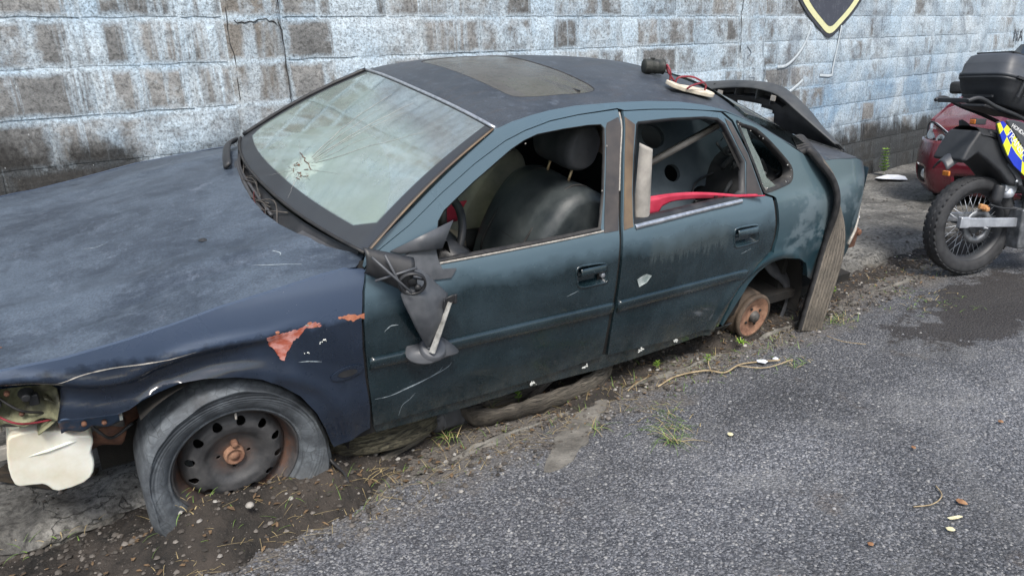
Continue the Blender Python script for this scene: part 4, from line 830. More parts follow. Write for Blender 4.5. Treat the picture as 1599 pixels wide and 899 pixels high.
m = MB(); m.grid(lambda u, v: Vector((.662, -.905, .605)).lerp(Vector((.728, -.900, .788)), v) + Vector((.020, -.012, .0)) * (u - .5) * (1 - v * .4) + Vector((0, -.012 * math.sin(PI * u), 0)), 5, 10); m.build('foil_lining', 'foil_white', mir, True)
m = MB(); m.grid(lambda u, v: (.725 + .024 * math.cos(v * 4.6 - 1.2), -.905 + .016 * math.sin(v * 4.6 - 1.2), .775 + .035 * u + .012 * math.cos(v * 4)), 6, 14); m.build('curled_edge', 'black_plastic', mir, True, solid=.004)
m = MB(); cc = Vector((.672, -.868, .592))
BP = sm2([(-.105, .0), (-.085, .045), (-.03, .058), (.04, .062), (.075, .045), (.112, -.02), (.112, -.048), (.06, -.050), (-.02, -.062), (-.08, -.040)], 3, True); bq = lambda a, b, h: cc + RX(.55) @ Vector((a * .88, b * .80, h)); m.prism(BP, lambda a, b: bq(a, b, .0), lambda a, b: bq(a * .94, b * .9, -.022)); m.lathe([(.050, .0), (.046, .016), (.040, .019), (.0, .019)], 32, cc + Vector((.01, 0, 0)), RX(.55))
m.lathe([(.0, .023), (.008, .023), (.009, .018)], 12, cc + Vector((-.01, -.005, .004)), RX(.45)); m.build('mirror_base', 'mirror_cover', mir)
# wing details: torn paint, side repeater, fold, scratches, specks
def ragged(poly, amp, step=.006): 
    return [(a + random.uniform(-amp, amp), b + random.uniform(-amp, amp)) for a, b in densify(poly, step)]
patch('torn_patch', ragged(D['torn'], .0028), 'peeled_primer', wing, .0015, .006); patch('torn_patch', ragged(D['torn2'], .003), 'peeled_orange', wing, .0015, .006)
for k_ in range(7):
    cx_ = .13 + .30 * random.random(); cz_ = .755 + .02 * random.random() - .05 * max(0, .2 - cx_); patch('paint_chip', ragged([(cx_ + .007 * math.cos(a), cz_ + .004 * math.sin(a)) for a in np.linspace(0, 5.6, 8)], .002, .004), random.choice(['peeled_orange', 'bare_edge', 'peeled_primer']), wing, .0016, .004)
rc = (.375, .565); rp = [(rc[0] + .058 * math.cos(a), rc[1] + .024 * math.sin(a) + .006 * math.cos(a)) for a in [k * PI / 12 for k in range(24)]]
patch('side_repeater', rp, 'paint_fender', wing, .006, .008, .006); rp2 = [(rc[0] + .034 * math.cos(a), rc[1] + .014 * math.sin(a)) for a in [k * PI / 10 for k in range(20)]]
o = patch('repeater_lens', rp2, 'black_plastic', wing, .008, .006, .002)
def scratch(pts, w, parent, mat='scratch_white'):
    P2 = sm2(pts, 5); n = len(P2); m = MB(); vs = []
    for i, p in enumerate(P2):
        a = Vector(P2[max(i - 1, 0)]); b = Vector(P2[min(i + 1, n - 1)]); t = (b - a).normalized(); nn = Vector((-t.y, t.x)) * w * (.3 + .7 * math.sin(PI * i / (n - 1))) * random.uniform(.5, 1.1); q = Vector(p)
        vs += [side(*(q + nn), -1, .0012), side(*(q - nn), -1, .0012)]
    m.add(vs, [(2 * i, 2 * i + 1, 2 * i + 3, 2 * i + 2) for i in range(n - 1)]); return m.build('scratch', mat, parent)
scratch(D['scratch1'], .0022, fdoor); scratch([(a + .04, b + .010) for a, b in D['scratch1'][1:]], .0014, fdoor); scratch(D['scratch2'], .0014, fdoor); scratch(D['scratch3'], .0022, fdoor); scratch([(1.30, .655), (1.36, .668)], .001, fdoor); scratch([(.215, .648), (.25, .642), (.29, .63)], .002, wing); scratch([(2.35, .66), (2.42, .675)], .0012, rdoor); scratch([(-.45, .73), (-.38, .742), (-.30, .748), (-.2, .745), (-.08, .758)], .0022, wing, 'bare_edge')
patch('scuff', D['white_spot'], 'pale_scuff', rdoor, .0014, .008)
def blobs(pts, r, mat, parent, name):
    m = MB()
    for x, z in pts:
        for k in range(5 if r < .005 else 16):
            a, b = x + random.gauss(0, r * .9), z + random.gauss(0, r * .6); rr = r * (random.uniform(.35, .8) if r < .005 else random.uniform(.12, .6)); c = Vector(side(a, b, -1, .001)); m.lathe([(0, .003), (rr * .7, .002), (rr, 0)], 7, c, RX(PI / 2))
    return m.build(name, mat, parent)
[blobs([q_], .009, 'bird_lime', car, 'white_splash') for q_ in ((1.19, .262), (1.47, .268), (1.80, .262), (2.03, .252))]; [blobs([q_], .0035, 'bird_lime', wing, 'white_fleck') for q_ in ((.29, .70), (.305, .707), (.25, .672))]
# seams closed from behind so that no light leaks through the shut lines
def backing(poly, s, off=-.03): 
    return panel('inner_shell', poly, [], lambda x, z: (x, s * (Yh(x, z) + off), z), lambda x, z: (x, s * (Yh(x, z) + off - .002), z), 'dark_gap', car, .04, flip=(s > 0))
for s in (-1, 1):
    backing([(.40, .25), (.62, .25), (.62, .93), (.46, .93), (.40, .86)], s, -.016); backing([(1.47, .26), (1.66, .26), (1.66, .87), (1.47, .87)], s, -.016); backing([(2.50, .62), (2.70, .62), (2.70, .88), (2.50, .88)], s, -.016); backing([(1.58, .86), (1.66, .86), (1.73, 1.3), (1.63, 1.3)], s, -.02)
    backing([(2.28, 1.20), (2.40, 1.20), (2.56, .90), (2.44, .90)], s, -.02)

# --- bonnet, roof, glass
HEX = [-.95, -.82, -.68, -.553, -.406, -.247, -.128, 0, .113, .254, .404, .5]; HEZ = [.64, .705, .757, .785, .798, .823, .845, .871, .886, .904, .918, .93]
def hoodz(x, y):
    e = float(np.interp(x, HEX, HEZ)); w = Yh(x, e); return e + .05 * (1 - min(1, abs(y) / w) ** 2.5) + .0012 * math.sin(9 * x + 3 * y) * math.sin(7 * y) - .006 * math.exp(-((y + .60 - .05 * x) / .018) ** 2) * (x > -.9) + .010 * math.exp(-((abs(y) - .52 - .1 * x) / .05) ** 2)
hr_ = [(p[0], p[1]) for p in D['hood_rear']]
rear = [(.462, .735), (.445, .68)] + hr_ + [(.484, -.735)]
nearE = [(x, -(Yh(x, z) - .006)) for x, z in [(p[0], p[1]) for p in D['fender']][1:]] + [(-.66, -.700), (-.78, -.640)]
nose = [(-.86, -.5), (-.90, -.25), (-.91, 0), (-.90, .25), (-.86, .5)]
hood_poly = rear + [(.44, -.775)] + nearE + nose + [(x, -y) for x, y in nearE[::-1]]
hood_poly = [hood_poly[i] for i in range(len(hood_poly)) if math.dist(hood_poly[i], hood_poly[i - 1]) > .004]
hood = panel('bonnet', hood_poly, [], lambda x, y: (x, y, hoodz(x, y) - .003), lambda x, y: (x + (.01 if x < -.6 else -.004 if x > .3 else 0), y * .985, hoodz(x, y) - .022), 'paint_hood', car, .018)
m = MB(); m.grid(lambda u, v: (lambda x: (x, -(Yh(x, float(np.interp(x, HEX, HEZ))) - .008) * (1 - .12 * v), float(np.interp(x, HEX, HEZ)) - .010 - .05 * v))(-.75 + 1.2 * u), 60, 3); m.build('wing_gutter', 'dark_gap', car)
def on_hood(name, pts, w, mat):
    P2 = sm2(pts, 5); n = len(P2); m = MB(); vs = []
    for i, p in enumerate(P2):
        a = Vector(P2[max(i - 1, 0)]); b = Vector(P2[min(i + 1, n - 1)]); t = (b - a).normalized(); nn = Vector((-t.y, t.x)) * w * (.3 + .7 * math.sin(PI * i / (n - 1))) * random.uniform(.5, 1.1)
        for q in (Vector(p) + nn, Vector(p) - nn): vs.append((q.x, q.y, hoodz(q.x, q.y) - .0015))
    m.add(vs, [(2 * i, 2 * i + 1, 2 * i + 3, 2 * i + 2) for i in range(n - 1)]); return m.build(name, mat, hood)
on_hood('scratch', [(.155, -.615), (.19, -.635), (.24, -.66), (.29, -.685)], .0018, 'scratch_white'); on_hood('scratch', [(.23, -.57), (.25, -.585), (.245, -.60)], .002, 'scratch_white'); on_hood('scratch', [(-.30, -.15), (-.26, -.17), (-.22, -.16)], .0016, 'scratch_white')
m = MB(); m.lathe([(0, .004), (.006, .004), (.009, .001), (.016, 0)], 14, (.055, -.36, hoodz(.055, -.36) - .002)); m.build('washer_jet', 'black_plastic', hood); on_hood('rust_chip', [(-.60, -.60), (-.57, -.62), (-.545, -.63)], .006, 'rust')
CX = [.95, 1.1, 1.3, 1.6, 2.0, 2.2, 2.4, 2.55]; CZ_ = [.040, .048, .056, .060, .072, .085, .108, .125]
def roofz(x, y):
    e = rtz(x); w = Yh(x, e); return e + float(np.interp(x, CX, CZ_)) * (1 - min(1, abs(y) / w) ** 2.2)
def roof_front(y): return 1.064 - .030 * (1 - (y / .607) ** 2)
def roof_rear(y): return 2.45 + .07 * (1 - (y / .62) ** 2)
edge_n = [(x, -(Yh(x, rtz(x)) - .001)) for x in np.linspace(1.07, 2.44, 40)]
rpoly = [(roof_front(y), y) for y in np.linspace(.600, -.600, 20)] + edge_n + [(roof_rear(y), y) for y in np.linspace(-.62, .62, 20)] + [(x, -y) for x, y in edge_n[::-1]]
sun_p = sm2([(1.245, -.30), (1.262, -.405), (1.33, -.445), (1.42, -.457), (1.55, -.463), (1.63, -.450), (1.668, -.405), (1.668, -.25), (1.662, 0), (1.668, .25), (1.668, .405), (1.63, .450), (1.55, .463), (1.42, .457), (1.33, .445), (1.262, .405), (1.245, .30), (1.238, 0)], 3, True)
roof = panel('roof', rpoly, [sun_p], lambda x, y: (x, y, roofz(x, y)), lambda x, y: (x, y, roofz(x, y) - .014), 'paint_roof', car, .02)
gl = panel('sunroof_glass', inset(sun_p, .004), [], lambda x, y: (x, y, roofz(x, y) - .002), lambda x, y: (x, y, roofz(x, y) - .010), 'roof_glass', roof, .02)
m = MB(); m.tube([(x, y, roofz(x, y) - .0035) for x, y in sun_p + sun_p[:1]], .0045, 5); m.build('sunroof_seal', 'rubber_seal', roof)
m = MB(); m.box((1.57, -.10, 1.375), (.012, .68, .01)); m.box((1.47, -.36, 1.345), (.05, .04, .01)); m.build('sunroof_frame', 'black_plastic', roof, False)
m = MB(); m.grid(lambda u, v: (1.26 + .41 * u, -.12 + .57 * v, roofz(1.26 + .41 * u, -.12 + .57 * v) - .040), 6, 10); m.build('roof_blind', 'headliner_rag', roof); m = MB(); m.grid(lambda u, v: (1.36 + .31 * u, -.455 + .33 * v, roofz(1.36 + .31 * u, -.455 + .33 * v) - .030), 6, 6); m.build('lowered_blind', 'olive_blind', roof)
m = MB(); m.grid(lambda u, v: (lambda x, y: (x, y, roofz(x, y) - .035))(1.10 + .13 * u, -.5 + v), 4, 10); m.grid(lambda u, v: (lambda x, y: (x, y, roofz(x, y) - .035))(1.70 + .72 * u, -.5 + v), 8, 10); m.build('headlining', 'interior_dark', car)
m = MB(); m.tube([(roof_front(y) - .004, y, roofz(roof_front(y), y) + .000) for y in np.linspace(-.60, .60, 30)], .0075, 6); m.build('windscreen_top_trim', 'chrome_strip', car)
def pull(y): return .478 - .118 * (1 - (min(1, abs(y) / .767)) ** 2.2)
def wsf(u, v):
    """windscreen: u 0 near side .. 1 wall side, v 0 bottom .. 1 top"""
    k = 2 * u - 1; yb = .765 * k; yt = .592 * k; b = Vector((pull(yb), yb, .958 + .020 * (1 - k * k))); xt = roof_front(yt) - .012; t = Vector((xt, yt, roofz(roof_front(yt), yt) - .006)); p = b.lerp(t, v); n = Vector((-.47, 0, .88)); return p + n * .030 * math.sin(PI * v) * (1 - .35 * abs(k)) 
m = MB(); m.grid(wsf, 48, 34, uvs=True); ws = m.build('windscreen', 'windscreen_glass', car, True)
m = MB(); m.tube([wsf(0, v) + Vector((0, -.006, .004)) for v in np.linspace(0, 1, 24)], .0065, 6); m.build('windscreen_side_trim', 'rubber_seal', car)
m = MB(); m.tube([wsf(0, v) + Vector((-.002, -.014, .004)) for v in np.linspace(0, 1, 24)], .004, 5); m.build('windscreen_bare_edge', 'pillar_rust', car)
m = MB(); m.tube([wsf(1, v) + Vector((0, .008, .006)) for v in np.linspace(0.02, 1.01, 24)], .010, 6); m.build('windscreen_side_trim', 'black_plastic', car)
m = MB(); m.tube([wsf(u, 0) + Vector((-.004, 0, .003)) for u in np.linspace(0, 1, 30)], .006, 6); m.build('windscreen_bottom_seal', 'rubber_seal', car)
# inner header and pillars close the gaps round the glass
for s in (-1, 1):
    m = MB(); m.grid(lambda u, v: (lambda a, b: a.lerp(b, v))(wsf(0 if s < 0 else 1, u) + Vector((.012, 0, -.012)), Vector((lambda x, z: (x, s * (Yh(x, z) - .012), z))(.50 + .57 * u, float(np.interp(.50 + .57 * u, RTX, RTZ)) - .030))), 14, 2); m.build('pillar_inner', 'black_plastic', car)
# cracks from the impact low on the screen
def wpt(u, v, h=.002): p = wsf(u, v); return p + Vector((-.47, 0, .88)) * h
m = MB(); ic = (.415, .20)
for (du, dv, L, r) in ((.12, .62, 1, .0013), (.06, .60, .8, .0010), (-.02, .66, .95, .0013), (-.05, .60, .9, .0009), (-.09, .42, .8, .0009), (.18, .12, .8, .0008), (-.22, .55, .9, .0011), (-.16, .10, .8, .0007), (.10, -.16, .9, .0007), (-.08, -.19, .8, .0008)):
    pts = [];
    for k in range(9): t = k / 8 * L; pts.append(wpt(ic[0] + du * (.12 + t) + random.uniform(-.004, .004), ic[1] + dv * (.12 + t) + random.uniform(-.006, .006)))
    m.tube(pts, [r * (1 - .6 * k / 8) for k in range(9)], 4)
for k in range(26):
    a = random.uniform(0, 2 * PI); r = random.uniform(.02, .075); p = (ic[0] + math.cos(a) * r * .8, ic[1] + math.sin(a) * r * 1.3); a2 = a + random.uniform(-.6, .6); m.tube([wpt(*p), wpt(p[0] + math.cos(a2) * .02, p[1] + math.sin(a2) * .03)], .0006, 3)
o = m.build('glass_crack', 'foil_white', ws); o['kind'] = 'stuff'
m = MB(); pts = [(.36 + .115 * u_, .155 + .06 * random.random() + .05 * u_) for u_ in np.linspace(0, 1, 14)]
m.tube([wpt(a, .215 + (a - .36) * .35 + random.uniform(-.008, .008), .003) for a in np.linspace(.375, .50, 14)], .0016, 4)
for k in range(16):
    a = random.uniform(.36, .47); b = .14 + random.uniform(0, .07); m.tube([wpt(a, b, .003), wpt(a + random.uniform(-.02, .02), b + random.uniform(-.02, .02), .003)], .0014, 4)
m.build('crushed_edge', 'rust', ws)
# cowl: torn plastic scuttle, cables, wiper
m = MB()
def cowl(u, v):
    y = .70 - 1.42 * u; a = Vector((pull(y) + .008, y, .948)); xh = float(np.interp(-y, [-.575, -.294, -.09, .101, .261, .384, .478, .555, .619, .674, .714], [p[0] for p in D['hood_rear']])); b = Vector((xh - .02, y, .905)); p = a.lerp(b, v); p.z += -.020 * math.sin(PI * v) + .008 * math.sin(u * 60) * v; return p
m.grid(cowl, 90, 8); m.build('scuttle_panel', 'black_plastic', car)
m = MB()
for k in range(3): m.tube(smooth_path([cowl(.06 + .02 * k, .15 + .2 * k) + Vector((0, 0, .02)), cowl(.25, .3 + .15 * k) + Vector((-.01, 0, .022 + .01 * k)), cowl(.45, .35 + .2 * k) + Vector((0, 0, .015)), cowl(.66 - .05 * k, .5 + .1 * k) + Vector((0, 0, .018))], 8), .007 + .003 * (k == 1), 6)
m.build('wiper_linkage', 'grey_plastic', car)
m = MB()
for k in range(4):
    u0 = random.uniform(.40, .60); m.tube(smooth_path([cowl(u0 - .08, random.uniform(.2, .8)) + Vector((0, 0, .02)), cowl(u0, random.uniform(.3, .9)) + Vector((0, 0, .03 * random.random() + .01)), cowl(u0 + .09, random.uniform(.2, .8)) + Vector((0, 0, .014))], 5), .0020, 4)
m.build('loose_cable', 'cable_red', car)
m = MB()
for k in range(10):
    u0 = random.uniform(.32, .66); m.tube(smooth_path([cowl(u0 - .09, random.uniform(.1, .9)) + Vector((0, 0, .018)), cowl(u0, random.uniform(.1, .9)) + Vector((0, 0, .03)), cowl(u0 + .1, random.uniform(.1, .9)) + Vector((0, 0, .014))], 5), .003, 4)
m.build('loose_cable', 'steel_dull', car)
m = MB(); m.tube(smooth_path([(.43, .70, .965), (.375, .60, .975), (.325, .42, .975), (.30, .30, .968)], 8), [.022] * 8 * 3 + [.016], 8, flat=.5); m.build('scuttle_end_cover', 'black_plastic', car)
m = MB(); m.grid(lambda u, v: (lambda p: p + Vector((-.012 + .01 * u, 0, .014 * math.sin(PI * u) + .002)))(cowl(.80 + .185 * v, .15 + .75 * u)), 5, 16); m.build('scuttle_end_cover', 'grey_plastic', car)
# --- rear end: screen surround, boot lid, tail
def rearw(u, v):
    k = 2 * u - 1; a = Vector((roof_rear(.60 * k) + .005, .60 * k, roofz(2.43, .55 * k) - .012)); b = Vector((3.0 + .05 * (1 - k * k), .70 * k, 1.030)); p = a.lerp(b, v); return p + Vector((.2, 0, .5)) * .06 * math.sin(PI * v)
m = MB(); m.grid(rearw, 20, 12); m.build('rear_screen', 'dirty_glass', car)
for s in (-1, 1):
    m = MB(); m.grid(lambda u, v: (lambda x: (x, s * ((Yh(x, rtz(x) if x < 2.8 else float(np.interp(x, [2.8, 2.92, 3.044, 3.1], [1.09, 1.035, 1.018, 1.014]))) - .0) - .10 * v), (rtz(x) if x < 2.8 else float(np.interp(x, [2.8, 2.92, 3.044, 3.1], [1.09, 1.035, 1.018, 1.014]))) + .012 * math.sin(v * 2.5)))(2.42 + .66 * u), 24, 5); m.build('rear_pillar_top', 'paint_roof', car, True, solid=.003)
def bootz(x, y):
    e = float(np.interp(x, [2.9, 3.044, 3.172, 3.391, 3.50, 3.60, 3.66], [1.030, 1.018, 1.009, .985, .955, .905, .86])); return e + .030 * (1 - min(1, abs(y) / .72) ** 2.2)
ed = [(x, -(Yh(x, z) - .006)) for x, z in ((2.98, 1.028), (3.044, 1.018), (3.172, 1.009), (3.30, .997), (3.391, .985), (3.50, .955))]
bpoly = ed + [(3.60, -.58), (3.64, -.4), (3.665, -.2), (3.67, 0), (3.665, .2), (3.64, .4), (3.60, .58)] + [(x, -y) for x, y in ed[::-1]]
boot = panel('boot_lid', bpoly, [], lambda x, y: (x, y, bootz(x, y)), lambda x, y: (x - .004, y * .99, bootz(x, y) - .02), 'paint_boot', car, .022)
m = MB()
def tail(u, v):
    k = 2 * u - 1; z = .46 + (.89 - .46) * v; y = .60 * k; return (3.655 + .035 * (1 - k * k) + .02 * math.sin(PI * v), y * 1.02, z)
m.grid(tail, 20, 10); m.build('tail_panel', 'paint_door', car)
m = MB(); m.box((3.53, -.70, .50), (.10, .02, .12)); m.lathe([(0, .01), (.018, .01), (.02, 0)], 12, (3.50, -.752, .56), RX(PI / 2)); m.build('exposed_bracket', 'rust', car, True, bevel=.006)
m = MB(); m.tube([side(3.42, .50, -1, .004), side(3.50, .56, -1, .005), side(3.585, .60, -1, .005), side(3.655, .68, -1, .005)], .009, 6); m.build('bare_lower_edge', 'bare_edge', car)
m = MB(); m.grid(lambda u, v: (lambda x, z: (x, -(Yh(x, z) - .10 - .10 * (1 - v)), z))(3.00 + .55 * u, .26 + .26 * v), 16, 6); m.build('rear_undertray', 'paint_door', car, True, solid=.004)
# --- cabin and underside
m = MB(); m.box((1.95, 0, .27), (3.2, 1.50, .05)); m.box((-.05, 0, .33), (1.1, 1.0, .05)); m.box((.40, 0, .62), (.06, 1.40, .56)); m.box((.10, 0, .55), (.75, .90, .40)); m.box((2.95, 0, .60), (.04, 1.40, .62)); m.build('floor_pan', 'liner', car, False)
m = MB(); m.grid(lambda u, v: (lambda y: (.50 + .40 * u, y, (.93 - .01 * u) if u < .9 else .80))(-.70 + 1.40 * v), 10, 12); m.box((.86, 0, .72), (.10, 1.42, .30)); m.build('dashboard', 'black_plastic', car, True)
for s in (-1, 1):
    m = MB(); m.grid(lambda u, v: (lambda x, z: (x, s * (Yh(x, z) - .075), z))(.55 + 2.0 * u, .28 + .59 * v), 20, 8); m.build('door_card', 'interior_dark', car)
m = MB(); sc = Vector((.935, -.385, .785)); RS = RY(-1.15) 
m.add(*(lambda n, k: ([(sc + RS @ Vector(((.185 + .017 * math.cos(b)) * math.cos(a), (.185 + .017 * math.cos(b)) * math.sin(a), .017 * math.sin(b)))) for a in [2 * PI * i / n for i in range(n)] for b in [2 * PI * j / k for j in range(k)]], [(i * k + j, ((i + 1) % n) * k + j, ((i + 1) % n) * k + (j + 1) % k, i * k + (j + 1) % k) for i in range(n) for j in range(k)]))(48, 10))
for a in (.3, PI - .3, -PI / 2): m.tube([sc + RS @ Vector((.175 * math.cos(a), .175 * math.sin(a), 0)), sc + RS @ Vector((.05 * math.cos(a), .05 * math.sin(a), -.03))], [.012, .02], 8)
m.lathe([(0, .0), (.05, -.004), (.065, -.02), (.06, -.05), (0, -.2)], 24, sc, RS); m.build('steering_wheel', 'black_plastic', car)
def sprofile(name, cx, y0, y1, outline, mat, bulge=.03, puff=.02):
    """a cushion: side outline (x, z) lofted across y with rounded flanks"""
    m = MB(); P2 = sm2(outline, 5, True); n = len(P2); c = Vector((sum(p[0] for p in P2) / n, sum(p[1] for p in P2) / n)); ny = 16; vs = []
    for j in range(ny + 1):
        t = j / ny; y = y0 + (y1 - y0) * t; q_ = abs(2 * t - 1); k = 1 - .16 * q_ ** 9 - .035 * (abs(q_ - .62) < .07) - .02 * (q_ < .5) * math.cos(q_ * PI)
        for p in P2: q = c + (Vector(p) - c) * k; vs.append((q.x, y, q.y))
    cap = lambda y, dy: [[((c + (Vector(p) - c) * k_).x, y + dy * (1 - k_), (c + (Vector(p) - c) * k_).y) for p in P2] for k_ in (.02, .35, .62, .78)]
    rings = cap(y0, -.012) + [vs[j * n:(j + 1) * n] for j in range(ny + 1)] + cap(y1, .012)[::-1]; vs = [q for r_ in rings for q in r_]
    fs = [(j * n + i, j * n + (i + 1) % n, (j + 1) * n + (i + 1) % n, (j + 1) * n + i) for j in range(len(rings) - 1) for i in range(n)]
    m.add(vs, fs); return m.build(name, mat, car)
SEATB = [(1.27, .44), (1.25, .62), (1.32, .81), (1.41, .940), (1.50, .990), (1.60, .985), (1.72, .915), (1.82, .83), (1.87, .68), (1.87, .44)]
sprofile('seat_backrest', 0, -.62, -.14, SEATB, 'seat_leather'); sprofile('seat_cushion', 0, -.62, -.14, [(.98, .42), (1.0, .52), (1.15, .56), (1.38, .52), (1.42, .40)], 'seat_leather')
sprofile('seat_backrest', 0, .10, .60, [(1.32, .42), (1.30, .60), (1.40, .80), (1.52, .94), (1.62, .975), (1.72, .94), (1.76, .78), (1.76, .55), (1.70, .42)], 'seat_far_cloth'); sprofile('seat_cushion', 0, .10, .60, [(.98, .40), (1.0, .50), (1.15, .54), (1.40, .50), (1.42, .38)], 'seat_far_cloth')
sprofile('headrest', 0, -.50, -.22, [(1.52, 1.06), (1.50, 1.15), (1.55, 1.24), (1.63, 1.25), (1.68, 1.18), (1.66, 1.08), (1.60, 1.04)], 'headrest_cloth')
for y in (-.44, -.28): m = MB(); m.tube([(1.55, y, .93), (1.59, y, 1.08)], .0065, 8); m.build('headrest_post', 'gold_post', car)
for y0_ in (-.515, -.245):              # piping and a centre seam on the near seat back
    m = MB(); cs = smooth_path([(a + .004, y0_, b) for a, b in ((1.262, .60), (1.262, .68), (1.335, .815), (1.44, .935), (1.52, .985), (1.60, .978), (1.64, .93))], 6); m.tube([p + Vector((-.006, 0, .004)) for p in cs], .005, 6); m.build('seat_seam', 'rubber_seal', car)
m = MB(); m.tube(smooth_path([(1.300, -.52, .755), (1.302, -.38, .752), (1.300, -.24, .755)], 6), .0045, 6); m.build('seat_seam', 'rubber_seal', car)
m = MB(); m.grid(lambda u, v: (1.60 + .12 * u, -.20 - .30 * u, 1.30 - .22 * v + .03 * math.sin(9 * u)), 8, 8); m.build('hanging_lining', 'headliner_rag', car)
sprofile('rear_seat', 0, -.66, .66, [(2.20, .40), (2.18, .52), (2.38, .58), (2.56, .88), (2.70, .98), (2.80, .96), (2.72, .60), (2.60, .40)], 'interior_dark')
m = MB(); m.tube([(.90, -.1, .60), (1.30, -.06, .60), (1.6, .0, .58)], [.05, .06, .05], 6); m.build('centre_console', 'interior_dark', car)
m = MB(); m.lathe([(0, 0), (.05, .005), (.075, .03), (.06, .05), (0, .055)], 20, (1.16, -.12, .62), RX(.5)); m.build('gear_gaiter', 'headliner_rag', car)
for s in (1,):
    for hole, par in ((sm2(wfront, 1, True), None), (wrear, None), (wq, None)):
        panel('side_window', hole, [], lambda x, z: (x, s * (Yh(x, z) - .02), z), lambda x, z: (x, s * (Yh(x, z) - .024), z), 'dirty_glass', car, .05, flip=True)
# broken quarter glass: a dirty shard at the front and crumbs along the rubber
patch('glass_shard', [(2.385, 1.225), (2.43, 1.215), (2.455, 1.15), (2.50, 1.08), (2.535, .99), (2.60, .945), (2.53, .937), (2.500, .945), (2.462, 1.03), (2.412, 1.14)], 'broken_glass', quart, -.004, .014, .003)
m = MB()
for i, p in enumerate(inset(wq, .018)):
    for k in range(3):
        if random.random() < .14: q = Vector((p[0] + random.gauss(0, .003), -(Yh(*p) + .001), p[1] + random.gauss(0, .003))); m.box(q, (random.uniform(.002, .006),) * 3, RZ(random.random() * 3) @ RX(random.random() * 3))
o = m.build('glass_crumbs', 'foil_white', quart, False); o['kind'] = 'stuff'
m = MB()
for i, p in enumerate(inset(sm2(wfront, 1, True), .010)):
    for k in range(5):
        if random.random() < .10 and p[1] > .93 and p[0] > .85: m.box((p[0] + random.gauss(0, .02), -(Yh(*p) + .002), p[1] + random.gauss(0, .003)), (random.uniform(.003, .007),) * 3, RX(random.random() * 3))
o = m.build('glass_crumbs', 'bare_edge', fdoor, False); o['kind'] = 'stuff'
# wheel wells
for cx, cz in ((.01, .27), (2.64, .24)):
    for s in (-1, 1):
        m = MB(); m.grid(lambda u, v: (cx + .385 * math.cos(PI * ((1.12 if cx > 1 else .80) * u - .06)), s * (.79 - .36 * v), cz + .385 * math.sin(PI * ((1.12 if cx > 1 else .80) * u - .06))), 28, 3); m.grid(lambda u, v: (cx - .39 + .78 * u, s * .44, cz - .12 + .52 * v), 2, 2); m.build('wheel_well', 'liner', car)
# --- front wheel
C0 = Vector((.01, 0, .262)); whl = empty('front_wheel'); whl.parent = car
holes = [[(.146 * math.cos(a) + .0155 * math.cos(b), .146 * math.sin(a) + .0155 * math.sin(b)) for b in [k * PI / 9 for k in range(18)]] for a in [math.radians(78 + 30 * k) for k in range(12)]]
bolts = [[(.050 * math.cos(a) + .0075 * math.cos(b), .050 * math.sin(a) + .0075 * math.sin(b)) for b in [k * PI / 6 for k in range(12)]] for a in [math.radians(88 + 90 * k) for k in range(4)]]
DR = [(0, .700), (.030, .700), (.060, .702), (.085, .712), (.105, .728), (.128, .734), (.150, .728), (.166, .708), (.176, .690)]
dyf = lambda r: float(np.interp(r, [a for a, _ in DR], [b for _, b in DR]))
disc = [(.176 * math.cos(a), .176 * math.sin(a)) for a in [k * PI / 48 for k in range(96)]]
panel('wheel_disc', disc, holes + bolts, lambda a, b: (C0.x + a, -dyf(math.hypot(a, b)), C0.z + b), lambda a, b: (C0.x + a, -dyf(math.hypot(a, b)) + .006, C0.z + b), 'rim_steel', whl, .007)
ry = lambda r, y: (r, y)
m = MB(); m.lathe([(.212, .748), (.209, .756), (.204, .757), (.200, .750), (.197, .735), (.192, .722), (.186, .700), (.178, .690), (.174, .680), (.176, .60), (.19, .58), (.205, .57), (.212, .58)], 96, (C0.x, 0, C0.z), RX(PI / 2)); m.build('wheel_rim', 'rim_steel', whl)
m = MB(); m.lathe([(0, .722), (.012, .722), (.016, .716), (.024, .716), (.028, .722), (.033, .720), (.035, .70)], 32, (C0.x, 0, C0.z), RX(PI / 2)); m.lathe([(0, .728), (.009, .728), (.0125, .722), (.0125, .70)], 6, (C0.x + .004, 0, C0.z + .050), RX(PI / 2)); m.build('hub_nut', 'rust_face', whl)
m = MB(); m.lathe([(.0, .64), (.13, .64), (.13, .60)], 32, (C0.x, 0, C0.z), RX(PI / 2)); m.build('brake_disc', 'dark_gap', whl)
m = MB(); m.tube([(C0.x + .012, -.748, C0.z + .196), (C0.x + .010, -.758, C0.z + .178)], .004, 6); m.build('tyre_valve', 'bare_edge', whl)
TA = [-180, -175, -162, -149, -136, -120, -95, -60, -34, -24, -9, 8, 26, 45, 61, 74, 85, 96, 108, 118, 130, 143, 153, 167, 180]
TR = [.293, .290, .302, .330, .335, .32, .30, .31, .350, .350, .322, .304, .296, .301, .311, .322, .330, .330, .325, .318, .314, .311, .305, .297, .293]
m = MB(); n = 180; prof = [(0, .752), (.03, .766), (.07, .771), (.11, .766), (.14, .771), (.30, .783), (.55, .792), (.76, .791), (.77, .796), (.82, .796), (.83, .790), (.93, .782), (.975, .772), (.995, .757), (1.0, .745), (1.0, .62), (.97, .59), (.7, .565), (.3, .575), (0, .59)]
vs = []
for i in range(n):
    a = -180 + 360 * i / n; Rr_ = float(np.interp(a, TA, TR)) * (1 + .004 * math.sin(a * .31)); ar = math.radians(a)
    sag = .008 * math.exp(-((a + 60) / 60) ** 2) + .018 * math.exp(-((a + 155) / 22) ** 2)
    for t, y in prof:
        r = .209 + (Rr_ - .209) * t; yy = y + sag * math.sin(PI * min(1, t)) if y > .7 else y; vs.append((C0.x + r * math.cos(ar), -yy, C0.z + r * math.sin(ar)))
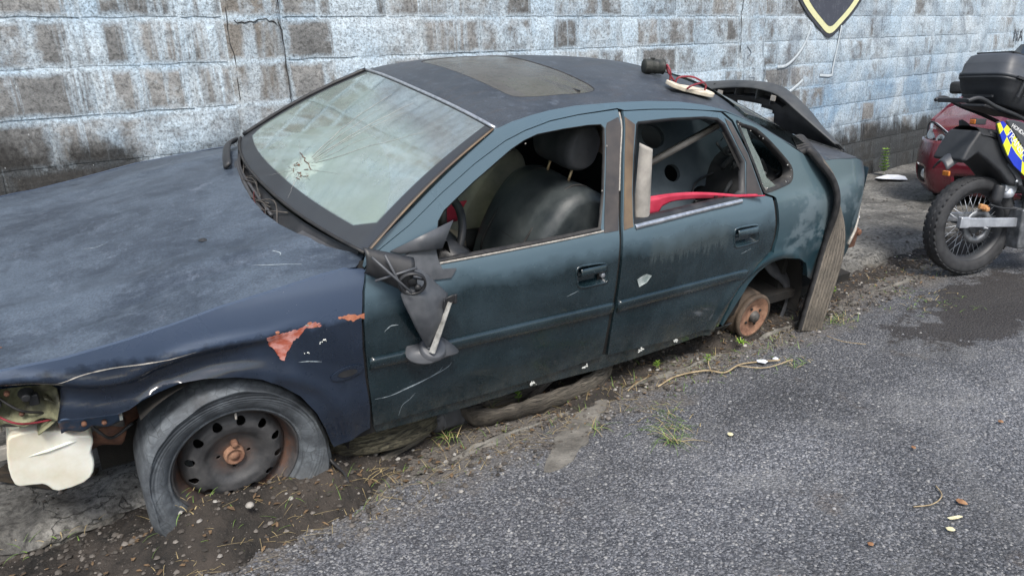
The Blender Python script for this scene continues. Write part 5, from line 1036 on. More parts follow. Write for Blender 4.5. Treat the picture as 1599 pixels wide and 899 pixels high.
k = len(prof); m.add(vs, [(i * k + j, ((i + 1) % n) * k + j, ((i + 1) % n) * k + (j + 1) % k, i * k + (j + 1) % k) for i in range(n) for j in range(k)])
m.build('flat_tyre', 'tyre_old', whl)
m = MB(); fl = smooth_path([(.322, -.815, .185), (.362, -.84, .125), (.355, -.875, .085), (.27, -.89, .060), (.15, -.885, .030), (.08, -.875, .015)], 8); nfl = len(fl)
m.grid(lambda u, v: fl[min(int(u * (nfl - 1)), nfl - 1)] + Vector((-.020 * v, .01 + .060 * v, .030 * v * (1 - u) - .012)), 40, 4); m.build('torn_sidewall_flap', 'tread_edge', whl, True, solid=.008)
# rear brake drum on bare axle
D0 = Vector((2.648, 0, .224)); drum = empty('rear_brake_drum'); drum.parent = car
m = MB(); m.lathe([(.110, .792), (.122, .792), (.126, .786), (.126, .772), (.119, .766), (.119, .752), (.128, .744), (.131, .70), (.131, .665), (.12, .66), (.05, .655)], 64, (D0.x, 0, D0.z), RX(PI / 2)); m.build('drum_barrel', 'drum_side', drum)
m = MB(); m.lathe([(0, .788), (.03, .788), (.034, .780), (.070, .780), (.076, .785), (.100, .785), (.106, .790), (.111, .790)], 64, (D0.x, 0, D0.z), RX(PI / 2)); m.build('drum_face', 'rust_face', drum)
m = MB(); m.lathe([(0, .815), (.012, .815), (.017, .808), (.026, .806), (.030, .798), (.034, .785)], 32, (D0.x, 0, D0.z), RX(PI / 2)); m.build('hub_cap', 'steel_dull', drum)
m = MB()
for k in range(4): a = .5 + k * PI / 2; m.lathe([(0, .787), (.007, .787), (.007, .77)], 10, (D0.x + .055 * math.cos(a), 0, D0.z + .055 * math.sin(a)), RX(PI / 2))
m.build('bolt_hole', 'dark_gap', drum)
m = MB(); m.tube([(2.65, -.66, .224), (2.65, .66, .224)], .035, 10); m.box((2.45, -.55, .27), (.5, .07, .06), RY(-.15)); m.build('rear_axle', 'steel_dull', car)
m = MB(); lp = smooth_path([(2.70, -.60, .56), (2.78, -.64, .49), (2.86, -.68, .40), (2.965, -.70, .33), (3.02, -.71, .24), (3.01, -.715, .16), (2.985, -.715, .085)], 8); nl = len(lp); wd = lambda u: .10 * math.sin(PI * min(1, u * .93 + .05)) ** .7 + .01
m.grid(lambda u, v: lp[int(u * (nl - 1))] + Vector((.85, .35, .30)).normalized() * wd(u) * (v - .2) + Vector((0, -.02 * math.sin(PI * v), 0)), 46, 8); m.build('arch_liner_flap', 'grey_plastic', car, True, solid=.004)
m = MB(); m.grid(lambda u, v: (2.30 + .16 * u, -.80 + .03 * v, .225 - .05 * abs(math.sin(3 * PI * u)) * v + .012 * (1 - v)), 20, 4); m.build('crumpled_sill_end', 'black_plastic', car, True, solid=.003)
# hidden far wheels keep it standing on the pavement
for cx in (.01, 2.64):
    m = MB(); m.lathe([(.19, .58), (.30, .575), (.312, .60), (.312, .74), (.30, .765), (.20, .76), (.17, .72), (0, .72)], 40, (cx, 0, .215), RX(-PI / 2)); m.build('far_wheel', 'tyre_old', car)
# --- smashed nose: lamp bowl, brackets, washer bottle
m = MB()
def bowl(u, v):
    x = -.62 + .18 * u; z = .742 - .155 * v - .03 * u * (1 - v) ; return (x, -.70 + .10 * math.sin(PI * v) * math.sin(PI * min(1, u + .1)) - .03 * u + .015 * math.sin(13 * u + 5 * v), z)
m.grid(bowl, 22, 16); m.build('headlamp_bowl', 'lamp_bowl', car, True, solid=.004)
m = MB(); m.grid(lambda u, v: (-.475 + .05 * math.sin(PI * v) * (.6 + .4 * u) - .035 * v, -.725 + .05 * (1 - u), .66 - .115 * v), 8, 12); m.build('wing_end_flange', 'lamp_bowl', car, True, solid=.004)
m = MB(); m.box((-.50, -.705, .655), (.025, .02, .035)); m.lathe([(0, .02), (.012, .02), (.014, 0), (.02, -.01)], 12, (-.515, -.71, .675), RX(PI / 2)); m.build('lamp_bracket', 'black_plastic', car, True, bevel=.004); m = MB(); m.box((-.60, -.69, .66), (.05, .03, .02)); m.build('lamp_clip', 'black_plastic', car, True, bevel=.004)
m = MB(); m.grid(lambda u, v: (-.455 + .150 * u, -(.765 - .025 * v), .600 - .012 * u - .058 * v + .006 * math.sin(14 * u)), 16, 5); m.build('bumper_bracket', 'bracket_blue_rust', car, True, solid=.004)
m = MB(); m.box((-.325, -.70, .525), (.06, .03, .018)); m.build('bumper_clip', 'old_white_tank', car, True, bevel=.003)
m = MB(); m.tube(smooth_path([(-.30, -.60, .40), (-.36, -.60, .42), (-.42, -.56, .38), (-.40, -.5, .34)], 6), .045, 10); m.tube([(-.42, -.55, .36), (-.25, -.5, .40), (-.05, -.5, .38)], .03, 8); m.build('subframe_rail', 'rust', car)
m = MB(); m.box((-.34, -.58, .46), (.10, .10, .06)); m.tube([(-.36, -.62, .47), (-.30, -.66, .50)], .022, 10); m.build('engine_bay_part', 'steel_dull', car, True, bevel=.008)
m = MB(); m.box((-.62, -.60, .43), (.10, .02, .045)); m.box((-.66, -.60, .56), (.12, .03, .10)); m.build('crossmember', 'pale_trim', car, True, bevel=.004)
for pts_, r_, mt_ in (([(-.60, -.68, .70), (-.54, -.72, .64), (-.49, -.70, .60), (-.47, -.66, .55)], .004, 'rubber_seal'), ([(-.62, -.70, .66), (-.56, -.73, .61), (-.51, -.72, .585), (-.44, -.70, .57)], .003, 'strap_red'), ([(-.40, -.66, .53), (-.36, -.70, .48), (-.33, -.68, .44), (-.27, -.66, .46)], .005, 'rubber_seal'), ([(-.62, -.66, .58), (-.55, -.67, .56), (-.50, -.67, .575)], .006, 'steel_dull')):
    m = MB(); m.tube(smooth_path(pts_, 6), r_, 6); m.build('loose_cable', mt_, car)
for q_ in ((-.60, -.735, .655), (-.555, -.725, .700), (-.535, -.715, .62), (-.395, -.775, .575), (-.345, -.770, .560)):
    m = MB(); m.lathe([(0, .004), (.006, .004), (.0075, 0), (.0075, -.01)], 6, q_, RX(PI / 2)); m.build('rusty_bolt', 'rust', car)
tank = empty('washer_bottle'); tank.parent = car
TK = [(-.590, .520), (-.575, .545), (-.52, .545), (-.485, .530), (-.455, .522), (-.430, .492), (-.388, .480), (-.384, .45), (-.395, .42), (-.392, .39), (-.40, .345), (-.43, .315), (-.50, .310), (-.52, .335), (-.535, .352), (-.575, .362), (-.598, .375), (-.602, .44)]
tp = sm2(TK, 3, True); m = MB(); n = len(tp); cxy = Vector((-.5, .44)); vs = []; ys_ = [-.700, -.695, -.685, -.665, -.60, -.55, -.535]; ks = [.84, .93, .98, 1., 1., .96, .86]
for y, k_ in zip(ys_, ks):
    for p in tp: q = cxy + (Vector(p) - cxy) * k_; vs.append((q.x, y + .004 * math.sin(q.x * 30), q.y))
m = MB(); m.prism(sm2(TK, 2, True), lambda a, b: (a, -.70 + .10 * (a + .5) ** 2, b), lambda a, b: (a, -.53, b)); m.build('bottle_body', 'old_white_tank', tank, True, bevel=.013, seg=4)
for x0 in (-.565, -.475):
    m = MB(); m.box((x0, -.66, .553), (.026, .02, .014)); m.box((x0 - .010, -.66, .567), (.006, .02, .016)); m.box((x0 + .010, -.66, .567), (.006, .02, .016))
    m.build('bottle_lug', 'old_white_tank', tank, True, bevel=.002)
m = MB(); m.tube([(-.59, -.68, .475), (-.55, -.695, .462), (-.50, -.70, .466), (-.45, -.70, .474), (-.40, -.69, .472)], .005, 6); m.build('moulded_seam', 'old_white_tank', tank)
# pale trim torn from the pillar, metal strut and panels piled in the back
m = MB(); m.grid(lambda u, v: (1.700 + .075 * u - .01 * v + .02 * u * v, -.705 - .03 * math.sin(PI * u) - .045 * v, 1.215 - .345 * v - .035 * u * (1 - v)), 6, 20); m.build('torn_pillar_trim', 'pale_trim', car, True, solid=.005)
m = MB(); m.tube([(2.02, -.45, 1.02), (2.38, -.52, 1.20)], .018, 4, flat=.4); m.build('metal_strut', 'pale_trim', car)

# ------------------------------------------------------------------ loose things on and round the wreck
def c2w(p): return CARM @ Vector(p)
def carthing(name, label, cat, group=None):
    o = empty(name); o.matrix_world = CARM; return tag(o, label, cat, group)
# bumper shell resting across the boot lid
bs = carthing('bumper_shell', 'grey plastic bumper shell propped upside down across the boot lid', 'bumper')
OO = [(3.46, .78, 1.06), (3.46, .636, 1.142), (3.46, .447, 1.190), (3.46, .294, 1.223), (3.46, .097, 1.250), (3.46, -.024, 1.250), (3.46, -.124, 1.224), (3.455, -.265, 1.160), (3.45, -.388, 1.085), (3.44, -.560, .995)]
II = [(3.33, .70, 1.03), (3.33, .560, 1.100), (3.33, .435, 1.139), (3.33, .284, 1.183), (3.33, .090, 1.222), (3.33, -.060, 1.226), (3.33, -.150, 1.210), (3.33, -.270, 1.160), (3.34, -.390, 1.105), (3.37, -.535, 1.030)]
Ls, Ri = smooth_path(OO, 6), smooth_path(II, 6)
def lerpl(L, u): t = u * (len(L) - 1); i = min(int(t), len(L) - 2); return L[i].lerp(L[i + 1], t - i)
m = MB()
def skin(u, v):
    a, b = lerpl(Ls, u), lerpl(Ri, u); p = b.lerp(a, v) + Vector((0, 0, .012 * math.sin(PI * v))); return p
m.grid(skin, 70, 8); m.build('outer_skin', 'shell_plastic', bs, True, solid=.006)
m = MB()
def back(u, v):
    a = lerpl(Ls, u) + Vector((-.006, 0, -.004)); e = .06 if u < .55 else .06 * max(0, (1 - u) / .45); b = Vector((a.x + .03, a.y, max(bootz(a.x, a.y) - .002, .99))); 
    p = a.lerp(b, v); p.x -= .02 * math.sin(PI * v); return p
us = np.linspace(0, 1, 71); vs_ = np.linspace(0, 1, 15); vv = [back(u, v) for v in vs_ for u in us]; ff = []
for j in range(14):
    for i in range(70):
        u = (us[i] + us[i + 1]) / 2; v = (vs_[j] + vs_[j + 1]) / 2; q = back(u, v)
        hole = abs(q.y - .16 + .05 * v) < .16 and v > .50 + .06 * abs(q.y - .15) / .16
        if not hole: ff.append((j * 71 + i, j * 71 + i + 1, (j + 1) * 71 + i + 1, (j + 1) * 71 + i))
m.add(vv, ff); m.build('inner_wall', 'black_plastic', bs, True, solid=.005)
m = MB(); m.grid(lambda u, v: (lambda a: Vector((a.x + .0 + .015 - .09 * v, a.y - .02 * v, a.z - .07 - .015 * v)))(lerpl(Ls, .15 + .5 * u)), 40, 4); m.build('inner_shelf', 'black_plastic', bs, True, solid=.004)
for y in (.40, .22, .06, -.05): 
    m = MB(); a = lerpl(Ls, min(max((.78 - y) / 1.34, 0), 1)); m.box((a.x - .045, y, a.z - .055), (.09, .008, .07))
    m.build('stiffening_rib', 'shell_plastic', bs, False)
m = MB(); m.box((3.325, .30, 1.150), (.01, .035, .03)); m.box((3.325, -.10, 1.198), (.01, .03, .03)); m.build('fixing_tab', 'pale_trim', bs, False)
# strip of tyre tread hung over the rear wing
ts = carthing('tyre_tread_strip', 'long strip of worn tyre tread hung over the rear wing and standing on the road', 'tyre tread')
tc = [(2.86, -.63, 1.10), (2.90, -.665, 1.115), (2.95, -.705, 1.065), (3.03, -.748, .985), (3.085, -.782, .890), (3.115, -.812, .785), (3.125, -.838, .675), (3.112, -.860, .560), (3.085, -.880, .440), (3.055, -.895, .320), (3.035, -.905, .210), (3.023, -.912, .112)]
tl = smooth_path(tc, 8); nt = len(tl)
def tw(u):
    """width direction turns from edge-on over the boot to facing the road"""
    t = min(1, max(0, (u - .30) / .40)); t = t * t * (3 - 2 * t); a = Vector((.45, .80, .25)).normalized(); b = Vector((.96, -.22, .0)).normalized(); return a.lerp(b, t).normalized()
SECT = [(-1, -.030), (-1.02, -.012), (-.93, .0), (-.6, .004), (0, .006), (.6, .004), (.93, .0), (1.02, -.012), (1, -.030), (.9, -.014), (0, -.006), (-.9, -.014)]
def strip_mesh(m, line, wdir, half, mi_edge=1, sect=SECT, groove=True):
    n = len(line); k = len(sect); vs = []; uv = []
    for i, p in enumerate(line):
        u = i / (n - 1); t = (line[min(i + 1, n - 1)] - line[max(i - 1, 0)]).normalized(); w = wdir(u); w = (w - t * w.dot(t)).normalized(); nn = t.cross(w).normalized()
        for a, h in sect: vs.append(p + w * a * half + nn * h)
    b = len(m.v); fs = []; mi = []
    for i in range(n - 1):
        for j in range(k): fs.append((i * k + j, i * k + (j + 1) % k, (i + 1) * k + (j + 1) % k, (i + 1) * k + j)); mi.append(mi_edge if j in (0, 1, 7, 8, 9, 10, 11) else 0)
    m.add(vs, fs); m.mi[-len(fs):] = mi; m.add([vs[i] for i in range(k)], [tuple(range(k))], mi_edge); m.add([vs[(n - 1) * k + i] for i in range(k)], [tuple(range(k))[::-1]], mi_edge)
    for i in range(n):
        for j in range(k): m.uv[b + i * k + j] = (i / (n - 1) * 1.4, (sect[j][0] + 1) / 2)
def grooved(ng, depth, crown=.006):
    s = [(-1, -.034), (-1.03, -.014)]
    for g in range(ng + 1):
        a = -.95 + 1.9 * g / (ng + 1); b = -.95 + 1.9 * (g + 1) / (ng + 1); h = lambda q: crown * (1 - q * q)
        s += [(a + .02, h(a)), (b - .05, h(b))]
        if g < ng: s += [(b - .04, h(b) - depth), (b + .01, h(b) - depth)]
    return s + [(1.03, -.014), (1, -.034), (.9, -.018), (0, -.010), (-.9, -.018)]
gs = grooved(6, .004); nside = len(gs)
m = MB(); strip_mesh(m, tl, tw, .078, 1, gs)
# only the outer face is tan
ml = m.mesh('tread_band'); 
idx = []; kk = len(gs)
for i in range(nt - 1):
    for j in range(kk): idx.append(0 if 2 <= j <= kk - 6 and i > nt * .20 else 1)
idx += [1, 1]; ml.polygons.foreach_set('material_index', idx); o = link('tread_band', ml, ['tread_tan', 'tread_edge'], ts)
# sandal and tin on the roof
def on_roof(x, y): return Vector((x, y, roofz(x, y)))
sd_ = carthing('sandal', 'cream foam flip-flop sandal with red straps lying on the car roof', 'sandal'); 
sole = sm2([(-.125, -.030), (-.10, -.042), (-.03, -.034), (.04, -.046), (.10, -.046), (.130, -.020), (.130, .015), (.10, .040), (.03, .040), (-.04, .030), (-.10, .036), (-.128, .015)], 3, True)
sc0 = on_roof(2.19, -.47); ax = (on_roof(2.19 + .10, -.47 - .02) - on_roof(2.19 - .10, -.47 + .02)).normalized(); upn = Vector((.05, -.12, 1)).normalized(); ay = upn.cross(ax).normalized(); upn = ax.cross(ay)
SP = lambda a, b, h: sc0 + ax * a + ay * b + upn * (h + .006 + .010 * max(0, (-a - .05) / .08))
m = MB(); m.prism(sole, lambda a, b: SP(a, b, .018), lambda a, b: SP(a, b, 0)); m.build('sole', 'sandal_foam', sd_, True, bevel=.003)
m = MB(); m.tube(smooth_path([SP(.085, 0, .018), SP(.075, .0, .045), SP(.02, .03, .060), SP(-.05, .038, .045), SP(-.06, .040, .016)], 6), .0045, 7); m.tube(smooth_path([SP(.075, 0, .045), SP(.03, -.035, .055), SP(-.03, -.046, .035), SP(-.045, -.040, .016)], 6), .0045, 7); m.tube(smooth_path([SP(-.06, .05, .02), SP(-.10, .07, .05), SP(-.13, .05, .075), SP(-.12, .02, .055), SP(-.10, .03, .02)], 6), .0045, 7); m.build('strap', 'strap_red', sd_)
tn = carthing('small_tin', 'small dirty black tin lying on its side behind the sandal on the roof', 'tin')
t0 = on_roof(2.17, -.24) + Vector((0, 0, .036)); m = MB(); Rt = RZ(-.35) @ RY(PI / 2)
m.lathe([(0, -.05), (.030, -.05), (.034, -.046), (.033, -.02), (.035, -.018), (.033, -.015), (.033, .010), (.035, .013), (.033, .016), (.033, .046), (.036, .050), (.031, .050), (.029, -.045), (0, -.045)], 32, t0, Rt); m.build('tin_body', 'tin_black', tn)
m = MB(); m.box(t0 + Vector((-.01, 0, .036)), (.018, .012, .010)); m.build('tin_lug', 'tin_black', tn, True, bevel=.002)
# things piled inside the cabin
rb = carthing('red_bumper_strip', 'bright red plastic bumper piece lying along the rear side window', 'bumper')
m = MB()
def rbf(u, v):
    x = 1.72 + .74 * u; zt = .938 + .022 * math.sin(PI * min(1, u * 1.25)) - .008 * u; h = .075 if u < .24 else .010 + .026 * (1 - u) + (.016 * math.exp(-((u - .24) / .05) ** 2))
    y = -.70 - .112 * u ** 1.5 + .02 * v; return (x, y + .03 * (1 - v) * (1 - u), zt - h * v)
m.grid(rbf, 60, 5); m.build('bumper_skin', 'red_plastic', rb, True, solid=.005)
m = MB(); m.grid(lambda u, v: (lambda p: Vector(p) + Vector((0, .018 * v, .004 * math.sin(PI * v))))(rbf(u * .95, 0)), 50, 5); m.build('bumper_top', 'red_plastic', rb, True, solid=.004)
m = MB()
for u, w in ((.64, .012), (.70, .006), (.76, .012), (.84, .018)): p = Vector(rbf(u, .45)); m.box(p + Vector((0, -.004, 0)), (w * 2, .004, .006))
m.build('slot', 'dark_gap', rb, False)
m2 = carthing('plastic_sheet', 'dark red plastic panel lying across the cabin behind the steering wheel', 'panel'); m = MB(); m.grid(lambda u, v: (1.06 + .62 * u, .10 + .02 * math.sin(4 * u), .62 + .10 * v + .03 * u), 14, 4); m.build('panel_skin', 'red_plastic', m2, True, solid=.006)
dp = carthing('dark_panel', 'large dark plastic panel with round holes leaning in the rear of the cabin', 'panel')
hp = [(-.42, -.22), (-.30, -.27), (.10, -.27), (.36, -.20), (.44, -.02), (.36, .16), (.14, .25), (-.16, .27), (-.38, .18), (-.46, 0)]
ell = lambda cx, cy, rx, ry_: [(cx + rx * math.cos(k * PI / 10), cy + ry_ * math.sin(k * PI / 10)) for k in range(20)]
pc = Vector((2.42, -.33, .95)); pa_ = Vector((.93, -.05, -.20)).normalized(); pb = Vector((.25, .45, .78)).normalized()
PPt = lambda a, b, h=0.0: pc + pa_ * a + pb * b + pa_.cross(pb) * (h + .05 * (a * a + b * b))
panel('panel_skin', sm2(hp, 4, True), [ell(-.24, .11, .082, .060), ell(-.10, -.06, .058, .045), ell(.14, -.15, .088, .050)], lambda a, b: PPt(a, b), lambda a, b: PPt(a, b, -.02), 'panel_plastic', dp, .025)
m = MB(); m.tube(smooth_path([PPt(.02, -.16, .02), PPt(.06, -.09, .025), PPt(.22, -.02, .03), PPt(.40, -.0, .03)], 8), .006, 5); m.tube(smooth_path([PPt(.04, -.20, .02), PPt(.22, -.18, .03), PPt(.42, -.12, .02)], 8), .010, 5); m.build('raised_rim', 'black_plastic', dp)
jn = carthing('scrap_parts', 'tangle of black trim and brackets heaped behind the broken quarter window', 'scrap'); jn['kind'] = 'stuff'
m = MB()
for k in range(22):
    a = Vector((random.uniform(2.45, 2.80), random.uniform(-.62, -.35), random.uniform(.84, 1.12))); b = a + Vector((random.uniform(-.2, .2), random.uniform(-.08, .08), random.uniform(-.12, .16))); m.tube(smooth_path([a, (a + b) / 2 + Vector((0, 0, random.uniform(-.03, .03))), b], 4), random.uniform(.006, .016), 5, flat=random.choice([1, .4]))
jb = m.mesh('scrap_tangle'); o = link('scrap_tangle', jb, ['shell_plastic'], jn)
# ---- under and beside the car (world frame)
def tyre_thing(name, label, c, R_, prof, mat, cat='tyre'):
    m = MB(); m.lathe(prof, 96, c, R_, closed=True); me = m.mesh(name); return None
lt = empty('discarded_tyre', (1.165, 2.575, .105)); lt.rotation_euler = (-.18, .05, .12); tag(lt, 'bald moss-tinged tyre lying flat under the front door sill', 'tyre')
m = MB(); n = 110; pf = [(.205, -.062), (.24, -.085), (.275, -.092), (.300, -.085)] + [q for g in range(5) for q in ((.312 + .003 * (g in (1, 2, 3)), -.074 + .030 * g), (.312 + .003 * (g in (1, 2, 3)), -.050 + .030 * g), (.308, -.048 + .030 * g))] + [(.300, .085), (.275, .092), (.24, .085), (.205, .062)]
vs = []; k = len(pf)
for i in range(n):
    a = 2 * PI * i / n; s_ = 1 + .02 * math.sin(2 * a + .5)
    for j, (r, h) in enumerate(pf): vs.append((r * s_ * math.cos(a) * 1.04, r * s_ * math.sin(a) * .92, h * (1 + .10 * math.sin(a * 3))))
m.add(vs, [(i * k + j, ((i + 1) % n) * k + j, ((i + 1) % n) * k + (j + 1) % k, i * k + (j + 1) % k) for i in range(n) for j in range(k)])
for i in range(n):
    for j in range(k): m.uv[i * k + j] = (i / n * 2.0, j / k)
m.build('tyre_body', 'tread_moss', lt)
lp_ = empty('tyre_loop', (0, 0, 0)); tag(lp_, 'flattened loop of old tyre lying in the gutter below the front door', 'tyre')
loop = smooth_path([(1.50, 2.330, .052), (1.56, 2.275, .050), (1.70, 2.235, .050), (1.88, 2.205, .052), (2.06, 2.200, .055), (2.20, 2.225, .06), (2.29, 2.29, .066), (2.30, 2.375, .072), (2.24, 2.43, .074), (2.10, 2.40, .064), (1.95, 2.36, .058), (1.78, 2.345, .054), (1.62, 2.372, .052), (1.52, 2.375, .052)], 8, True); loop.append(loop[0])
m = MB(); k = 8; n = len(loop) - 1; vs = []
for i in range(n):
    p = loop[i]; t = (loop[(i + 1) % n] - loop[i - 1]).normalized(); nn = Vector((t.y, -t.x, 0)).normalized(); tilt = .35 + .25 * math.sin(i * .13); jit = random.uniform(-.002, .002)
    for a, h in ((-.007, -.050), (.010, -.050), (.022, -.020), (.024, .020), (.012, .046), (-.004, .052), (-.016, .040), (-.018, -.01)):
        q = p + nn * (a + h * tilt + random.uniform(-.0016, .0016) + jit) + Vector((0, 0, h * (1 + .08 * math.sin(i * .4)) + random.uniform(-.0018, .0018) + .004 * math.sin(i * 1.1 + a * 90))); vs.append(q)
m.add(vs, [(i * k + j, ((i + 1) % n) * k + j, ((i + 1) % n) * k + (j + 1) % k, i * k + (j + 1) % k) for i in range(n) for j in range(k)])
for i in range(n):
    for j in range(k): m.uv[i * k + j] = (i / n * 1.6, j / k)
m.build('tyre_band', 'tread_dark', lp_)
ch = empty('tyre_chunk', (2.02, 2.40, .085)); ch.rotation_euler = (.35, -.22, .10); tag(ch, 'tan chunk of bald tyre behind the flattened loop of tyre', 'tyre')
m = MB(); strip_mesh(m, [Vector((x, 0, .10 * math.cos(x * 4.4) - .05)) for x in np.linspace(-.30, .30, 24)], lambda u: Vector((0, 1, 0)), .07, 0, grooved(4, .004)); m.build('tread_piece', 'tread_tan', ch)
pot = empty('black_pot', (1.405, 2.385, .075)); tag(pot, 'squashed black plastic pot lying on its side next to the bald tyre', 'pot')
Rp = RZ(.45) @ RY(PI / 2 + .18)
m = MB()
def potf(u, v):
    a = 2 * PI * u; r = (.052 + .022 * v) + (.005 if .72 < v < .80 or v > .93 else 0); q = Vector((r * math.cos(a) * .82, r * math.sin(a) * 1.1 + .008 * math.sin(3 * a), .17 * v - .08)); return Rp @ q
m.grid(potf, 36, 18); m.lathe([(0, -.08), (.052, -.08)], 20, (0, 0, 0), Rp); m.build('pot_body', 'grey_plastic', pot, True, solid=.003)
for (p0, p1, lb, r0) in (((1.60, 2.42, .06), (2.00, 2.44, .08), 'dark rusty pipe lying under the car behind the black pot', .020),):
    m = MB(); m.tube(smooth_path([p0, ((p0[0] + p1[0]) / 2, p0[1] + .03, .07), p1], 8), r0, 8); o = m.build('old_pipe', 'rust'); tag(o, lb, 'pipe')
m = MB(); m.tube(smooth_path([(1.70, 2.10, .0), (1.9, 2.10, .002)], 4), .001, 3)
for (c_, rz_, L_, w_, lb) in (((1.74, 2.44, .035), .06, .34, .05, 'weathered plank end lying behind the tyre loop'), ((2.55, 2.36, .045), -.05, .40, .06, 'mossy board lying under the rear door'), ((1.18, 2.36, .02), .22, .26, .035, 'dark broken slat in front of the bald tyre')):
    o = empty('board', c_, rz_); tag(o, lb, 'wood'); m = MB(); n_ = 14
    for j in range(3):
        y_ = (j - 1) * w_ / 3; vs = []
        for i in range(n_ + 1):
            x_ = -L_ / 2 + L_ * i / n_ + (random.uniform(-.015, .015) if i in (0, n_) else 0); h_ = .012 + random.uniform(-.002, .002) + .004 * math.sin(i * .7 + j)
            vs += [(x_, y_ - w_ / 6.6, -.01), (x_, y_ - w_ / 6.8, h_), (x_, y_ + w_ / 6.8, h_), (x_, y_ + w_ / 6.6, -.01)]
        m.add(vs, [(i * 4 + k, (i + 1) * 4 + k, (i + 1) * 4 + (k + 1) % 4, i * 4 + (k + 1) % 4) for i in range(n_) for k in range(4)] + [(3, 2, 1, 0), (n_ * 4, n_ * 4 + 1, n_ * 4 + 2, n_ * 4 + 3)])
    b_ = m.build('board_wood', 'grey_wood', o, False)
# rotten wood by the lamp bottle on the pavement
wd_ = empty('wood_scrap', (-.02, 2.98, .115)); wd_.rotation_euler = (.05, .1, -.85); tag(wd_, 'dark rotten piece of wood on the pavement under the washer bottle', 'wood')
m = MB(); m.box((0, 0, 0), (.30, .07, .04)); m.box((.10, .035, .022), (.24, .03, .02), RZ(.15)); m.build('plank_piece', 'rotten_wood', wd_, True, bevel=.006)
# ---- plants
def blade(m, b, az, L, w, lean, droop=.5, n=5, mi=0):
    d = Vector((math.cos(az), math.sin(az), 0)); s = Vector((-d.y, d.x, 0)); vs = []
    for i in range(n + 1):
        t = i / n; a = lean + droop * t; p = Vector(b) + d * (L * t * math.sin(a)) + Vector((0, 0, L * t * math.cos(a))); ww = w * (1 - t) ** .6; vs += [p - s * ww, p + s * ww]
    m.add(vs, [(2 * i, 2 * i + 1, 2 * i + 3, 2 * i + 2) for i in range(n)], mi)
def tuft(name, c, n, L, spread, mats, label, cat='grass', group=None, lean=(.2, 1.2), w=.0018):
    m = MB()
    for k in range(n):
        b = (random.gauss(0, spread), random.gauss(0, spread), 0); blade(m, b, random.uniform(0, 2 * PI), L * random.uniform(.4, 1.1), w * random.uniform(.6, 1.3), random.uniform(*lean), random.uniform(.1, 1.0), 5, 0 if random.random() < .62 else len(mats) - 1)
    o = m.build(name, mats, None, False); o.location = c; return tag(o, label, cat, group, 'stuff' if spread > .012 else None)
gz = lambda x, y: max(0, float(dirt_z(np.array(x), np.array(y))))
tuft('grass_tuft', (.865, 2.225, .005), 16, .12, .010, ['grass_green', 'straw'], 'fresh green grass tuft at the asphalt edge right of the flat tyre', lean=(.0, .7))
tuft('grass_tuft', (2.02, 1.655, 0), 30, .13, .012, ['grass_green', 'straw'], 'straggly grass tuft rooted in the asphalt with long pale stalks', lean=(.5, 1.5))
tuft('grass_tuft', (2.12, 1.745, 0), 70, .11, .06, ['grass_green', 'straw'], 'loose sprawl of thin grass stems flat on the asphalt', lean=(1.0, 1.5), w=.0013)
tuft('grass_tuft', (2.20, 1.86, 0), 40, .10, .05, ['straw', 'grass_green'], 'faint dry grass spreading on the road above the straggly tuft', lean=(1.1, 1.5), w=.0011)
tuft('grass_tuft', (1.36, 2.28, .03), 26, .10, .02, ['grass_green', 'straw'], 'thin grass creeping below the black plastic pot', lean=(.9, 1.5))
tuft('grass_tuft', (1.62, 2.33, .05), 14, .12, .012, ['straw', 'grass_green'], 'dry grass stems between the pot and the tyre loop', lean=(.4, 1.3))
tuft('grass_tuft', (.95, 2.26, .02), 26, .16, .03, ['straw', 'straw'], 'dry straw heaped at the near end of the bald tyre', lean=(1.0, 1.5))
tuft('grass_tuft', (1.86, 1.96, 0), 26, .11, .03, ['grass_green', 'straw'], 'low green grass on the cracked patch at the asphalt edge', lean=(.9, 1.5))
tuft('grass_tuft', (3.05, 1.74, 0), 34, .07, .03, ['grass_green', 'straw'], 'small green weed at the end of the dry twig', lean=(.7, 1.4))
tuft('grass_tuft', (3.75, 1.90, 0), 60, .08, .05, ['grass_green', 'straw'], 'green grass clump right of the hanging tread strip', lean=(.4, 1.3))
tuft('grass_tuft', (4.45, 1.75, 0), 90, .07, .14, ['grass_green', 'straw'], 'flat grassy weeds on the road near the oil stain', lean=(.9, 1.5))
tuft('grass_tuft', (4.05, 2.30, .05), 60, .16, .05, ['straw', 'grass_green'], 'dry grass clump against the kerb beyond the tread strip', lean=(.2, 1.0))
tuft('grass_tuft', (.36, 2.31, .17), 20, .05, .05, ['grass_green', 'straw'], 'sparse grass on the soil heaped against the wheel rim', lean=(.6, 1.5))
tuft('grass_tuft', (3.02, 2.03, .04), 14, .06, .008, ['leaf_bright', 'leaf_bright'], 'bright green seedling under the rusty brake drum', 'weed', lean=(.1, .9), w=.004)
tuft('grass_tuft', (-.05, 2.60, .06), 30, .05, .08, ['grass_green', 'straw'], 'sparse grass in the gutter at the left edge of the picture', lean=(.5, 1.4))
m = MB()
for k in range(480):
    x = random.uniform(.2, 5.4); y = 2.22 - .04 * x + random.gauss(0, .09); z = gz(x, y); blade(m, (x, y, z), random.uniform(0, 6.3), random.uniform(.015, .07), .0012, random.uniform(.3, 1.45), random.uniform(0, .8), 3, 0 if random.random() < .45 else 1)
for k in range(320):
    x = random.uniform(.25, 3.4); y = random.choice([2.32 - .05 * x + random.gauss(0, .10), 2.15 - .05 * x + random.gauss(0, .04)]); z = gz(x, y) + .004; blade(m, (x, y, z), random.uniform(0, 6.3), random.uniform(.03, .12), .0009, 1.45 + random.gauss(0, .06), .1, 3, 1)
